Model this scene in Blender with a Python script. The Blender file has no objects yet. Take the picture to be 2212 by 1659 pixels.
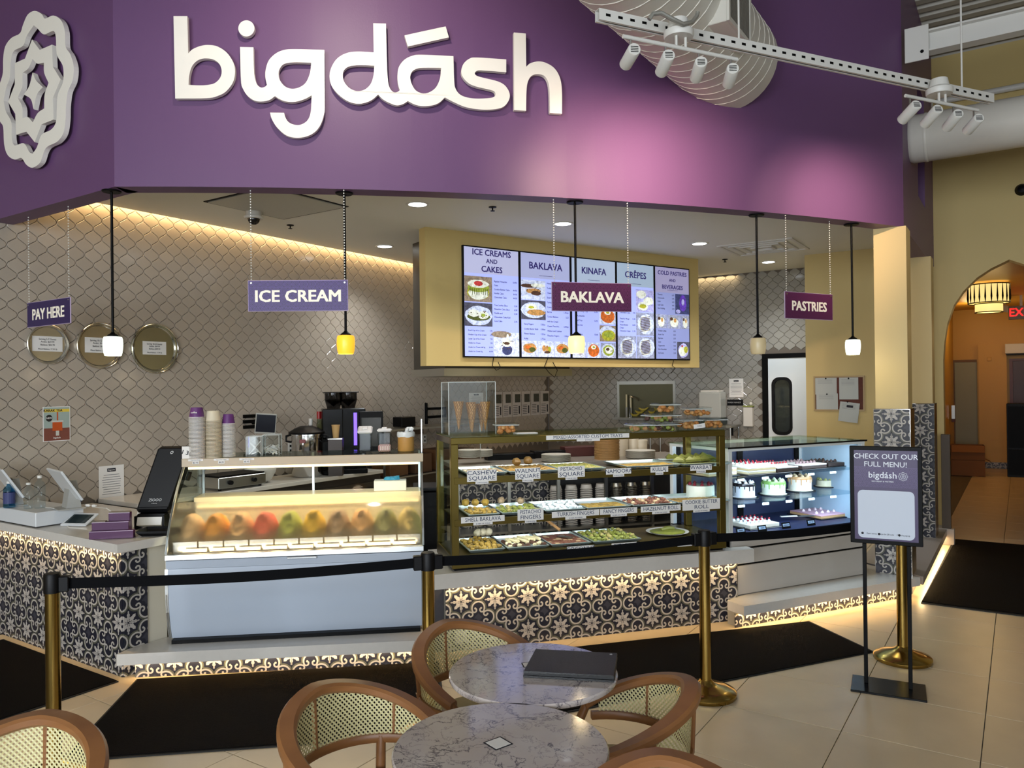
import bpy, bmesh, math, random
from mathutils import Vector, Matrix, Euler
random.seed(7)
S = bpy.context.scene
COL = S.collection
R = math.radians
ORD = ['first', 'second', 'third', 'fourth', 'fifth', 'sixth', 'seventh', 'eighth', 'ninth', 'tenth']

# ---------------------------------------------------------------- camera
FPX, CX, CY = 1661.0, 1106.0, 829.5          # focal length and centre in the 2212x1659 frame
cam_d = bpy.data.cameras.new('camera'); cam = bpy.data.objects.new('camera', cam_d); COL.objects.link(cam)
cam_d.sensor_width = 36.0; cam_d.lens = 36.0*FPX/2212.0; cam_d.clip_start = .05; cam_d.clip_end = 100
CAM = Vector((0, 0, 1.8))
CM = Matrix.Rotation(R(90.22), 3, 'X') @ Matrix.Rotation(R(-.65), 3, 'Z')
cam.location = CAM; cam.rotation_euler = CM.to_euler()
S.camera = cam

# ---------------------------------------------------------------- world, large lights, exposure
S.view_settings.view_transform = 'Standard'; S.view_settings.look = 'None'
S.view_settings.gamma = 1.0; S.view_settings.use_curve_mapping = False
S.view_settings.exposure = 0.0
S.cycles.max_bounces = 6; S.cycles.diffuse_bounces = 3; S.cycles.glossy_bounces = 2; S.cycles.transparent_max_bounces = 14
S.cycles.caustics_reflective = False; S.cycles.caustics_refractive = False; S.cycles.adaptive_threshold = .045; S.cycles.adaptive_min_samples = 12; S.cycles.light_sampling_threshold = .02
W = bpy.data.worlds.new('world'); S.world = W; W.use_nodes = True
W.node_tree.nodes['Background'].inputs[0].default_value = (.62, .74, 1.0, 1)
W.node_tree.nodes['Background'].inputs[1].default_value = .45
def light(name, kind, loc, power, col=(1, 1, 1), size=1, size_y=None, rot=None, to=None, spot=None, blend=.5):
    l = bpy.data.lights.new(name, kind); l.energy = power; l.color = col
    if kind == 'AREA':
        l.size = size
        if size_y: l.shape = 'RECTANGLE'; l.size_y = size_y
    else:
        l.shadow_soft_size = size
    if kind == 'SPOT':
        l.spot_size = R(spot); l.spot_blend = blend
    o = bpy.data.objects.new(name, l); COL.objects.link(o); o.location = loc
    if to is not None: o.rotation_euler = (Vector(to)-Vector(loc)).to_track_quat('-Z', 'Y').to_euler()
    elif rot is not None: o.rotation_euler = rot
    o['kind'] = 'helper'
    return o
WARM = (1.0, .72, .38)
# daylight through the three storefront windows behind the camera
for x, pw in ((-4.2, 560), (0, 280), (4.2, 80)):
    light('window_daylight', 'AREA', (x, -4.85, 2.1), pw, (.86, .93, 1.0), 3.4, 3.2, to=(x, 0, 1.7))

# ---------------------------------------------------------------- helpers
US = (.552, .834)                              # building grid: u runs away from the camera, v to the right
def AB(a, b, z=0): return Vector((.552*a+.834*b, .834*a-.552*b, z))
GRZ = -R(33.5)                                  # rotation of a thing whose x axis runs along v
URZ = R(56.5)                                   # rotation of a thing whose x axis runs along u
def ray(px, py):
    d = CM @ Vector((px-CX, CY-py, -FPX)); return d/d.y
def Pd(px, py, d): return CAM + ray(px, py)*d
def Pz(px, py, z):
    r = ray(px, py); return CAM + r*((z-1.8)/r.z)
def Pp(px, py, p0, n):
    r = ray(px, py); n = Vector(n); return CAM + r*((Vector(p0)-CAM).dot(n)/r.dot(n))
def Pa(px, py, a): return Pp(px, py, AB(a, 0), (.552, .834, 0))   # on a plane of constant a
def Pb(px, py, b): return Pp(px, py, AB(0, b), (.834, -.552, 0))  # on a plane of constant b
def ab(p): return (.552*p.x+.834*p.y, .834*p.x-.552*p.y, p.z)

def lin(h):
    if isinstance(h, str):
        h = h.lstrip('#'); c = [int(h[i:i+2], 16)/255 for i in (0, 2, 4)]
        return tuple(x/12.92 if x <= .04045 else ((x+.055)/1.055)**2.4 for x in c)
    return h
class X:                                        # arithmetic on shader sockets
    nt = None
    def __init__(s, k): s.k = k
    @staticmethod
    def op(o, *a):
        n = X.nt.nodes.new('ShaderNodeMath'); n.operation = o
        for i, v in enumerate(a):
            if isinstance(v, X): X.nt.links.new(v.k, n.inputs[i])
            else: n.inputs[i].default_value = v
        return X(n.outputs[0])
    def __add__(s, o): return X.op('ADD', s, o)
    __radd__ = __add__
    def __sub__(s, o): return X.op('SUBTRACT', s, o)
    def __rsub__(s, o): return X.op('SUBTRACT', o, s)
    def __mul__(s, o): return X.op('MULTIPLY', s, o)
    __rmul__ = __mul__
    def __truediv__(s, o): return X.op('DIVIDE', s, o)
    def lt(s, o): return X.op('LESS_THAN', s, o)
    def gt(s, o): return X.op('GREATER_THAN', s, o)
    def abs(s): return X.op('ABSOLUTE', s)
    def fr(s): return X.op('FRACT', s)
    def fl(s): return X.op('FLOOR', s)
    def sin(s): return X.op('SINE', s)
    def sqrt(s): return X.op('SQRT', s)
    def min(s, o): return X.op('MINIMUM', s, o)
    def max(s, o): return X.op('MAXIMUM', s, o)
def hyp(a, b): return (a*a+b*b).sqrt()

MATS = {}
def mat(name, col='#808080', rough=.5, metal=0, emit=None, es=0, noise=0, nscale=8, bump=0, bscale=60, coat=0, spec=.5, alpha=None, stretch=None):
    if name in MATS: return MATS[name]
    m = bpy.data.materials.new(name); m.use_nodes = True; nt = m.node_tree
    b = nt.nodes['Principled BSDF']; c = lin(col)
    b.inputs['Base Color'].default_value = (*c, 1); b.inputs['Roughness'].default_value = rough
    b.inputs['Metallic'].default_value = metal; b.inputs['Specular IOR Level'].default_value = spec
    b.inputs['Coat Weight'].default_value = coat
    if emit is not None:
        b.inputs['Emission Color'].default_value = (*lin(emit), 1); b.inputs['Emission Strength'].default_value = es
    if noise or bump:
        tc = nt.nodes.new('ShaderNodeTexCoord'); src = tc.outputs['Object']
        if stretch:
            mp = nt.nodes.new('ShaderNodeMapping'); mp.inputs['Scale'].default_value = stretch
            nt.links.new(src, mp.inputs[0]); src = mp.outputs[0]
    if noise:
        n = nt.nodes.new('ShaderNodeTexNoise'); n.inputs['Scale'].default_value = nscale; n.inputs['Detail'].default_value = 4
        nt.links.new(src, n.inputs['Vector'])
        r = nt.nodes.new('ShaderNodeMixRGB'); r.inputs[1].default_value = (*[x*(1-noise) for x in c], 1); r.inputs[2].default_value = (*[min(1, x*(1+noise)) for x in c], 1)
        nt.links.new(n.outputs[0], r.inputs[0]); nt.links.new(r.outputs[0], b.inputs['Base Color'])
    if bump:
        n2 = nt.nodes.new('ShaderNodeTexNoise'); n2.inputs['Scale'].default_value = bscale
        nt.links.new(src, n2.inputs['Vector'])
        bp = nt.nodes.new('ShaderNodeBump'); bp.inputs['Strength'].default_value = bump; bp.inputs['Distance'].default_value = .01
        nt.links.new(n2.outputs[0], bp.inputs['Height']); nt.links.new(bp.outputs[0], b.inputs['Normal'])
    MATS[name] = m; return m
def glass(name, tint=(.93, .97, .95), refl=.09, haze=0, hazecol=(.8, .8, .75)):
    if name in MATS: return MATS[name]
    m = bpy.data.materials.new(name); m.use_nodes = True; nt = m.node_tree
    nt.nodes.remove(nt.nodes['Principled BSDF']); out = nt.nodes['Material Output']
    t = nt.nodes.new('ShaderNodeBsdfTransparent'); t.inputs[0].default_value = (*tint, 1)
    g = nt.nodes.new('ShaderNodeBsdfGlossy'); g.inputs['Roughness'].default_value = .02
    lw = nt.nodes.new('ShaderNodeLayerWeight'); lw.inputs[0].default_value = .5
    pw_ = nt.nodes.new('ShaderNodeMath'); pw_.operation = 'POWER'; pw_.inputs[1].default_value = 4; nt.links.new(lw.outputs['Facing'], pw_.inputs[0])
    mu = nt.nodes.new('ShaderNodeMath'); mu.operation = 'MULTIPLY_ADD'; mu.inputs[1].default_value = .4; mu.inputs[2].default_value = refl*.07
    nt.links.new(pw_.outputs[0], mu.inputs[0])
    mx = nt.nodes.new('ShaderNodeMixShader'); nt.links.new(mu.outputs[0], mx.inputs[0])
    nt.links.new(t.outputs[0], mx.inputs[1]); nt.links.new(g.outputs[0], mx.inputs[2]); last = mx
    if haze:
        tr = nt.nodes.new('ShaderNodeBsdfTranslucent'); tr.inputs[0].default_value = (*hazecol, 1)
        nz = nt.nodes.new('ShaderNodeTexNoise'); nz.inputs['Scale'].default_value = 5; nz.inputs['Detail'].default_value = 6
        mm = nt.nodes.new('ShaderNodeMath'); mm.operation = 'MULTIPLY'; mm.inputs[1].default_value = haze*2; nt.links.new(nz.outputs[0], mm.inputs[0])
        m2 = nt.nodes.new('ShaderNodeMixShader'); nt.links.new(mm.outputs[0], m2.inputs[0])
        nt.links.new(mx.outputs[0], m2.inputs[1]); nt.links.new(tr.outputs[0], m2.inputs[2]); last = m2
    nt.links.new(last.outputs[0], out.inputs[0]); MATS[name] = m; return m
def shader(name, fn, rough=.5, spec=.5, emit=0, uv=True):
    """fn(x, y) -> list of (mask, colour) painted over the first colour"""
    if name in MATS: return MATS[name]
    m = bpy.data.materials.new(name); m.use_nodes = True; nt = m.node_tree; X.nt = nt
    b = nt.nodes['Principled BSDF']; b.inputs['Roughness'].default_value = rough; b.inputs['Specular IOR Level'].default_value = spec
    tc = nt.nodes.new('ShaderNodeTexCoord'); sp = nt.nodes.new('ShaderNodeSeparateXYZ')
    nt.links.new(tc.outputs['UV' if uv else 'Object'], sp.inputs[0])
    base, layers = fn(X(sp.outputs[0]), X(sp.outputs[1]))
    cur = None
    for msk, col in layers:
        r = nt.nodes.new('ShaderNodeMixRGB'); nt.links.new(msk.k, r.inputs[0])
        if cur is None: r.inputs[1].default_value = (*lin(base), 1)
        else: nt.links.new(cur, r.inputs[1])
        r.inputs[2].default_value = (*lin(col), 1); cur = r.outputs[0]
    nt.links.new(cur, b.inputs['Base Color'])
    if emit:
        nt.links.new(cur, b.inputs['Emission Color']); b.inputs['Emission Strength'].default_value = emit
    MATS[name] = m; return m

class MB:                                       # collects shapes into ONE mesh
    def __init__(s): s.v = []; s.f = []; s.u = None; s.cur = 0; s.mi = {}
    def add(s, vs, fs, uv=None):
        n = len(s.v); s.v += [tuple(q) for q in vs]
        if s.cur:
            for k in range(len(fs)): s.mi[len(s.f)+k] = s.cur
        s.f += [tuple(i+n for i in f) for f in fs]
        if uv is not None:
            if s.u is None: s.u = {}
            for k, q in enumerate(uv): s.u[n+k] = q
        return s
    def box(s, x0, x1, y0, y1, z0, z1, M=None):
        v = [Vector((x, y, z)) for x in (x0, x1) for y in (y0, y1) for z in (z0, z1)]
        if M is not None: v = [M @ q for q in v]
        return s.add(v, [(0, 1, 3, 2), (4, 6, 7, 5), (0, 4, 5, 1), (2, 3, 7, 6), (0, 2, 6, 4), (1, 5, 7, 3)])
    def cbox(s, x0, x1, y0, y1, z0, z1, c=.005, M=None):   # box with chamfered edges
        v = []; f = []
        lo = (x0, y0, z0); hi = (x1, y1, z1); idx = {}
        for i in (0, 1):
            for j in (0, 1):
                for k in (0, 1):
                    for ax in range(3):
                        p = [hi[0] if i else lo[0], hi[1] if j else lo[1], hi[2] if k else lo[2]]
                        for q in range(3):
                            if q != ax: p[q] += -c if (i, j, k)[q] else c
                        idx[(i, j, k, ax)] = len(v); v.append(Vector(p))
        for ax in range(3):
            o = [q for q in range(3) if q != ax]
            for sd in (0, 1):
                r = []
                for (p, q) in ((0, 0), (1, 0), (1, 1), (0, 1)):
                    key = [0, 0, 0]; key[ax] = sd; key[o[0]] = p; key[o[1]] = q; r.append(idx[(*key, ax)])
                f.append(tuple(r if (sd == 1) == (ax != 1) else r[::-1]))
            for p in (0, 1):
                for q in (0, 1):
                    ka = [0, 0, 0]; ka[o[0]] = p; ka[o[1]] = q; kb = ka[:]; kb[ax] = 1
                    f.append((idx[(*ka, o[0])], idx[(*kb, o[0])], idx[(*kb, o[1])], idx[(*ka, o[1])]))
        for i in (0, 1):
            for j in (0, 1):
                for k in (0, 1): f.append((idx[(i, j, k, 0)], idx[(i, j, k, 1)], idx[(i, j, k, 2)]))
        if M is not None: v = [M @ q for q in v]
        return s.add(v, f)
    def tube(s, pts, r, n=8, cap=True, closed=False):
        pts = [Vector(p) for p in pts]; rs = r if isinstance(r, (list, tuple)) else [r]*len(pts)
        m = len(pts); up = None; vs = []
        for i, p in enumerate(pts):
            if closed: t = pts[(i+1) % m]-pts[i-1]
            else: t = pts[min(i+1, m-1)]-pts[max(i-1, 0)]
            t = t.normalized() if t.length > 1e-9 else Vector((0, 0, 1))
            if up is None: up = Vector((0, 0, 1)) if abs(t.z) < .9 else Vector((1, 0, 0))
            a = t.cross(up).normalized(); bq = a.cross(t).normalized(); up = bq
            for k in range(n):
                w = 2*math.pi*k/n; vs.append(p+(a*math.cos(w)+bq*math.sin(w))*rs[i])
        fs = []
        for i in range(m if closed else m-1):
            j = (i+1) % m
            for k in range(n): fs.append((i*n+k, i*n+(k+1) % n, j*n+(k+1) % n, j*n+k))
        if cap and not closed: fs += [tuple(range(n-1, -1, -1)), tuple(range((m-1)*n, m*n))]
        return s.add(vs, fs)
    def cyl(s, c, r, h, n=20, r2=None): return s.lathe([(r, 0), (r2 if r2 is not None else r, h)], c, n)
    def lathe(s, prof, c=(0, 0, 0), n=20, M=None, cap=True):
        c = Vector(c); vs = []
        for (r, z) in prof:
            for k in range(n):
                w = 2*math.pi*k/n; q = Vector((r*math.cos(w), r*math.sin(w), z)); vs.append((M @ q if M is not None else q)+c)
        fs = [(i*n+k, i*n+(k+1) % n, (i+1)*n+(k+1) % n, (i+1)*n+k) for i in range(len(prof)-1) for k in range(n)]
        if cap:
            if prof[0][0] > 1e-6: fs.append(tuple(range(n-1, -1, -1)))
            if prof[-1][0] > 1e-6: fs.append(tuple(range((len(prof)-1)*n, len(prof)*n)))
        return s.add(vs, fs)
    def prism(s, poly, z0, z1, M=None):          # convex or simple polygon in xy extruded along z
        n = len(poly); v = [Vector((p[0], p[1], z0)) for p in poly]+[Vector((p[0], p[1], z1)) for p in poly]
        if M is not None: v = [M @ q for q in v]
        return s.add(v, [tuple(range(n-1, -1, -1)), tuple(range(n, 2*n))]+[(i, (i+1) % n, n+(i+1) % n, n+i) for i in range(n)])
    def ball(s, c, r, n=10, m=6, sc=(1, 1, 1), M=None, jit=0):
        c = Vector(c); vs = [(0, 0, -1)]; 
        for i in range(1, m):
            t = math.pi*i/m
            for k in range(n):
                w = 2*math.pi*k/n; q = 1+random.uniform(-jit, jit); vs.append((math.sin(t)*math.cos(w)*q, math.sin(t)*math.sin(w)*q, -math.cos(t)*q))
        vs.append((0, 0, 1)); o = []
        for q in vs:
            q = Vector((q[0]*r*sc[0], q[1]*r*sc[1], q[2]*r*sc[2]))
            o.append((M @ q if M is not None else q)+c)
        fs = [(0, 1+(k+1) % n, 1+k) for k in range(n)]
        for i in range(m-2):
            for k in range(n): fs.append((1+i*n+k, 1+i*n+(k+1) % n, 1+(i+1)*n+(k+1) % n, 1+(i+1)*n+k))
        e = len(vs)-1; b = 1+(m-2)*n
        fs += [(b+k, b+(k+1) % n, e) for k in range(n)]
        return s.add(o, fs)
    def quad(s, a, b, c, d, uv=None): return s.add([a, b, c, d], [(0, 1, 2, 3)], uv)
    def text(s, body, size, M=None, bold=0, ext=.0006, align='CENTER', sx=1, font_res=2):
        cu = bpy.data.curves.new('t', 'FONT'); cu.body = body; cu.size = size; cu.extrude = ext; cu.offset = 0
        cu.align_x = align; cu.align_y = 'CENTER'; cu.resolution_u = font_res
        o = bpy.data.objects.new('t', cu); me = bpy.data.meshes.new_from_object(o)
        D = Matrix.Diagonal((sx, 1, 1, 1)); T = (M @ D) if M is not None else D
        for sh, sv in (((-1, -1), (1, -1), (1, 1), (-1, 1), (0, 0)) if bold else ((0, 0),)):
            o_ = Vector((sh*bold*size, sv*bold*size*.6, sh*.00006+sv*.00003)); s.add([T @ (v.co+o_) for v in me.vertices], [tuple(p.vertices) for p in me.polygons])
        bpy.data.meshes.remove(me); bpy.data.objects.remove(o); bpy.data.curves.remove(cu); return s
    def mesh(s, name, m=None, smooth=False):
        me = bpy.data.meshes.new(name); me.from_pydata(s.v, [], s.f)
        if s.u is not None:
            l = me.uv_layers.new(name='UVMap')
            for lp in me.loops:
                q = s.u.get(lp.vertex_index, (0, 0)); l.data[lp.index].uv = q
        for q in (m if isinstance(m, (list, tuple)) else [m]):
            if q is not None: me.materials.append(q)
        for k, i in s.mi.items(): me.polygons[k].material_index = i
        if smooth:
            me.polygons.foreach_set('use_smooth', [True]*len(me.polygons))
            try: me.set_sharp_from_angle(angle=R(38))
            except Exception: pass
        me.update(); return me
    def obj(s, name, m, parent=None, smooth=False, loc=None, rz=None):
        o = bpy.data.objects.new(name, s.mesh(name, m, smooth)); COL.objects.link(o)
        if parent is not None: o.parent = parent
        if loc is not None: o.location = loc
        if rz is not None: o.rotation_euler = (0, 0, rz)
        return o
def tag(o, label=None, cat=None, group=None, kind=None):
    if label: o['label'] = label
    if cat: o['category'] = cat
    if group: o['group'] = group
    if kind: o['kind'] = kind
    return o
def thing(name, label, cat, loc=(0, 0, 0), rz=0, group=None):
    o = bpy.data.objects.new(name, None); COL.objects.link(o); o.empty_display_size = .1
    o.location = loc; o.rotation_euler = (0, 0, rz); return tag(o, label, cat, group)
def copy_tree(o, parent=None):
    c = o.copy(); COL.objects.link(c)
    if parent is not None: c.parent = parent
    for ch in o.children: copy_tree(ch, c)
    return c
def FR(loc, rz): return Matrix.Translation(Vector(loc)) @ Matrix.Rotation(rz, 4, 'Z')
def UP(x, y, z, rx=90): return Matrix.Translation((x, y, z)) @ Matrix.Rotation(R(rx), 4, 'X')   # text standing up, facing -y
def struct(o, label=None): o['kind'] = 'structure'; return tag(o, label)
def smoothpoly(pts, n=5):
    """closed outline; a point with a third value is a sharp corner"""
    m = len(pts); out = []
    for i in range(m):
        p0, p1, p2, p3 = pts[i-1], pts[i], pts[(i+1) % m], pts[(i+2) % m]
        a = Vector(p1[:2]); b = Vector(p2[:2])
        t1 = (b-Vector(p0[:2]))*.5 if len(p1) == 2 else (b-a)
        t2 = (Vector(p3[:2])-a)*.5 if len(p2) == 2 else (b-a)
        for k in range(n):
            s = k/n
            out.append(a*(2*s**3-3*s**2+1)+t1*(s**3-2*s**2+s)+b*(-2*s**3+3*s**2)+t2*(s**3-s**2))
    return out
def fill2d(loops, ext):
    cu = bpy.data.curves.new('f', 'CURVE'); cu.dimensions = '2D'; cu.fill_mode = 'BOTH'; cu.extrude = ext
    for lp in loops:
        sp = cu.splines.new('POLY'); sp.points.add(len(lp)-1); sp.use_cyclic_u = True
        for i, p in enumerate(lp): sp.points[i].co = (p[0], p[1], 0, 1)
    o = bpy.data.objects.new('f', cu); me = bpy.data.meshes.new_from_object(o)
    v = [w.co.copy() for w in me.vertices]; f = [tuple(p.vertices) for p in me.polygons]
    bpy.data.meshes.remove(me); bpy.data.objects.remove(o); bpy.data.curves.remove(cu); return v, f
# ================================================================ SETTING
FX0, FX1 = -2.547, 3.34                         # the sign wall bulges gently towards the room
def FC(x): return 5.2817+.2345*x+.04096*x*x
def FT(x):
    t = Vector((1, .2345+.08192*x, 0)); return t.normalized()
ZS, ZC, ZH = 3.12, 3.40, 5.5                    # soffit, counter ceiling, hall ceiling
BL, AB_, AY = -6.6, 11.07, 10.0                 # left tile wall (b), back tile wall (a), ochre wall (a)
M_purple = mat('purple_paint', (.128, .058, .15), .45, bump=.03, bscale=90, spec=.4)
M_ochre = mat('ochre_paint', '#c9b173', .55, bump=.03, bscale=80)
M_ceil = mat('ceiling_paint', '#e4e4dc', .7)
M_grout = mat('wall_grout', '#6b6258', .8)
M_white = mat('white_laminate', '#d9dadd', .32)
M_stone = mat('white_quartz', '#cfcac2', .22, noise=.05, nscale=30)
M_brass = mat('polished_brass', '#a98d4c', .2, 1)
M_blackpl = mat('black_plastic', '#08080a', .45, spec=.2)
M_blackmt = mat('black_metal', '#060607', .45, spec=.12)
M_steel = mat('brushed_steel', '#b8b8b2', .28, 1)
M_chrome = mat('chrome', '#d0d0d0', .1, 1)
M_whitemt = mat('white_painted_metal', '#d8d6cf', .4)
M_paper = mat('paper', '#e6e4e0', .8)
M_ink = mat('ink', '#22222a', .8)
M_alu = mat('aluminium', '#cfd3d4', .3, .9)
M_led = mat('warm_led', '#ffd27a', .5, emit='#ffc96a', es=9)
M_glass = glass('clear_glass')
M_glassedge = mat('glass_edge', '#7fa392', .1, spec=.8)

# ---- floor: slab plus 61 cm tiles laid along the building grid
def pt_in(p, poly):
    c = False; j = len(poly)-1
    for i in range(len(poly)):
        if (poly[i][1] > p[1]) != (poly[j][1] > p[1]) and p[0] < (poly[j][0]-poly[i][0])*(p[1]-poly[i][1])/(poly[j][1]-poly[i][1])+poly[i][0]: c = not c
        j = i
    return c
M_floortile = mat('porcelain_floor_tile', '#cfbd9f', .3, noise=.09, nscale=5, bump=.02, bscale=12)
floor = struct(MB().box(-14, 14, -6, 22, -.12, -.006).obj('floor', mat('floor_grout', '#5f574d', .8)), 'floor of large beige porcelain tiles')
TS, A0, B0 = .617, 4.87, -.18
cells = []
for i in range(-12, 26):
    for j in range(-14, 12):
        a = A0+TS*i; b = B0+TS*j; c = AB(a+TS/2, b+TS/2)
        if c.y < 1.4 or c.y > 17.2: continue
        q = c.x/c.y
        if q < -.80 or q > .86: continue
        if a > 9.9 and (b < -1.3 or b > 1.6): continue
        if b < -6.6: continue
        cells.append((c.y, a, b))
cells.sort()
tm = MB().cbox(0, TS-.004, 0, TS-.004, -.01, 0, .0015).mesh('floor_tile', M_floortile)
def tile_visible(c):                            # the floor behind the counters shows little
    x, y = c
    return not (-3 < x < 3.3 and FC(x)+.5 < y and y < 9) or x > 3.3
near = [t for t in cells if tile_visible(AB(t[1]+.3, t[2]+.3)[:2])][:300]
ns = set(near)
for (d, a, b) in near:
    o = bpy.data.objects.new('tile', tm); COL.objects.link(o); o.parent = floor
    o.location = AB(a+.002, b+.002); o.rotation_euler = (0, 0, GRZ)
rest = MB()
for t in cells:
    if t in ns: continue
    rest.box(0, TS-.004, 0, TS-.004, -.01, 0, FR(AB(t[1]+.002, t[2]+.002), GRZ))
if rest.v: tag(rest.obj('tile_field', M_floortile, floor), kind='stuff')

# ---- sign wall (curved), with its left return and its right return
def strip(xs, off, z0, z1, mb):
    vs = []
    for x in xs:
        n = Vector((-FT(x).y, FT(x).x, 0)); p = Vector((x, FC(x), 0))+n*off; vs += [(p.x, p.y, z0), (p.x, p.y, z1)]
    mb.add(vs, [(2*i, 2*i+2, 2*i+3, 2*i+1) for i in range(len(xs)-1)])
XS = [FX0+(FX1-FX0)*i/28 for i in range(29)]
mb = MB()
for i in range(28):
    xa, xb = XS[i], XS[i+1]; q = []
    for x in (xa, xb):
        n = Vector((-FT(x).y, FT(x).x, 0)); p = Vector((x, FC(x), 0)); q += [p, p+n*.16]
    for z in (ZS, ZH): mb.v += [(w.x, w.y, z) for w in q]
    k = len(mb.v)-8
    mb.f += [(k, k+2, k+6, k+4), (k+1, k+5, k+7, k+3), (k, k+1, k+3, k+2), (k+4, k+6, k+7, k+5)]
mb.f += [(0, 4, 5, 1), (k+2, k+3, k+7, k+6)]
struct(mb.obj('wall_front', M_purple, smooth=True), 'curved purple fascia wall carrying the big white shop name')
cl = Vector((FX0, FC(FX0), 0)); aL = ab(cl)[0]
struct(MB().box(-4.5, 0, 0, .16, ZS, ZH).obj('wall_left_return', M_purple, loc=cl, rz=GRZ), 'purple fascia wall carrying the white emblem')
cr = Vector((FX1, FC(FX1), 0)); aR, bR = ab(cr)[:2]
LR = AY-aR
mb = MB()
for (y0, y1, z0, z1) in ((0, 1.17, ZS, ZH), (1.17, 1.81, ZS, 3.62), (1.17, 1.81, 4.75, ZH), (1.81, LR, ZS, ZH)): mb.box(-.16, 0, y0, y1, z0, z1)
struct(mb.obj('wall_right_return', M_purple, loc=cr, rz=GRZ), 'purple fascia side wall with a narrow slot window')

# ---- counter ceiling with cove gap along the left wall
poly = []
for x in XS: poly.append((x+.0, FC(x)+.1))
p = [AB(aR+.1, bR-.05), AB(AY, bR-.05), AB(AY, -2.23), AB(AB_, -2.23), AB(AB_, BL+.09), AB(aL+.1, BL+.09)]
poly += [(q.x, q.y) for q in p]
struct(MB().prism(poly, ZC, ZC+.05).obj('ceiling', M_ceil), 'grey painted ceiling over the counters')
# hall roof deck: corrugated steel running along v
mb = MB(); prof = []
for i in range(150):
    a = -9+i*.2; prof += [(a, ZH), (a+.1, ZH), (a+.125, ZH+.05), (a+.175, ZH+.05)]
vs = []
for (a, z) in prof: vs += [AB(a, -12, z), AB(a, 14, z)]
mb.add(vs, [(2*i, 2*i+1, 2*i+3, 2*i+2) for i in range(len(prof)-1)])
struct(mb.obj('ceiling_deck', mat('painted_deck', '#b5b0a4', .6)), 'corrugated metal roof deck above the hall')

# ---- ochre wall (with pointed arch) and corridor behind it
arch = [(-.735, 0), (-.735, 2.05), (-.721, 2.249), (-.691, 2.458), (-.624, 2.663), (-.532, 2.813), (-.397, 2.957), (-.264, 3.048), (-.156, 3.099), (-.092, 3.13)]
arch = arch+[(-.184-x, z) for (x, z) in arch[-2::-1]]
outer = [(-2.23, 0), (-2.23, ZC+.02), (bR-.1, ZC+.02), (bR-.1, ZH), (7, ZH), (7, 0)]
v, f = fill2d([[(x, z) for (x, z) in arch[::-1]+outer]], .1)
Mx = FR(AB(AY+.1, 0), GRZ) @ Matrix.Rotation(R(90), 4, 'X')
wr = struct(MB().add([Mx @ q for q in v], f).obj('wall_right', M_ochre), 'ochre hall wall with a pointed arch opening')
M_gold = mat('warm_ochre_plaster', '#c79a3c', .45)
mb = MB(); cA0, cA1, cB0, cB1 = AY+.2, 18.9, -1.2, 3.0
struct(MB().box(cB0-.1, cB0, cA0, cA1, 0, 3.4).obj('wall_corridor_left', M_gold, rz=GRZ), 'corridor side wall')
struct(MB().box(cB0-.1, cB1, cA1, cA1+.1, 0, 3.4).obj('wall_corridor_end', M_gold, rz=GRZ), 'corridor end wall painted ochre')
struct(MB().box(cB1, cB1+.1, cA0, cA1, 0, 3.4).obj('wall_corridor_right', M_gold, rz=GRZ), 'far side wall of the corridor')
struct(MB().box(cB0, cB1, cA0, cA1, 3.32, 3.4).obj('ceiling_corridor', M_gold, rz=GRZ), 'gold painted corridor ceiling')
# ---- storefront wall behind the camera with window openings
mb = MB(); mb.box(-9, 9, -5.2, -5, 4.15, ZH).box(-9, 9, -5.2, -5, 0, .45)
for x in (-9, -6.05, -2.35, 1.85, 5.95): mb.box(x, x+(.5 if abs(x) < 6 else (2.95 if x < 0 else 3.05)), -5.2, -5, .45, 4.15)
struct(mb.obj('wall_storefront', M_ochre), 'storefront wall behind the viewer')
for i, x in enumerate((-4.2, 0, 4.2)):
    w = struct(MB().box(x-1.85, x-1.79, -5.15, -5.05, .45, 4.15).box(x+1.79, x+1.85, -5.15, -5.05, .45, 4.15).box(x-1.79, x+1.79, -5.15, -5.05, .45, .51).box(x-1.79, x+1.79, -5.15, -5.05, 4.09, 4.15).box(x-.03, x+.03, -5.15, -5.05, .51, 4.09).box(x-1.79, x+1.79, -5.15, -5.05, 2.6, 2.66).obj('window_%d' % (i+1), M_blackmt), 'black storefront window frame')

struct(MB().box(9, 9.2, -5.2, 7, 0, ZH).obj('wall_light_block_right', M_ochre), 'unseen wall added on the right to block ambient light')  # out of view, added to keep world light off the right side
struct(MB().box(-9.2, -9, -5.2, 12, 0, ZH).obj('wall_light_block_left', M_ochre), 'unseen wall added on the left to block ambient light')  # matching unseen enclosure, added to shut out world light from the left
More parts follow.
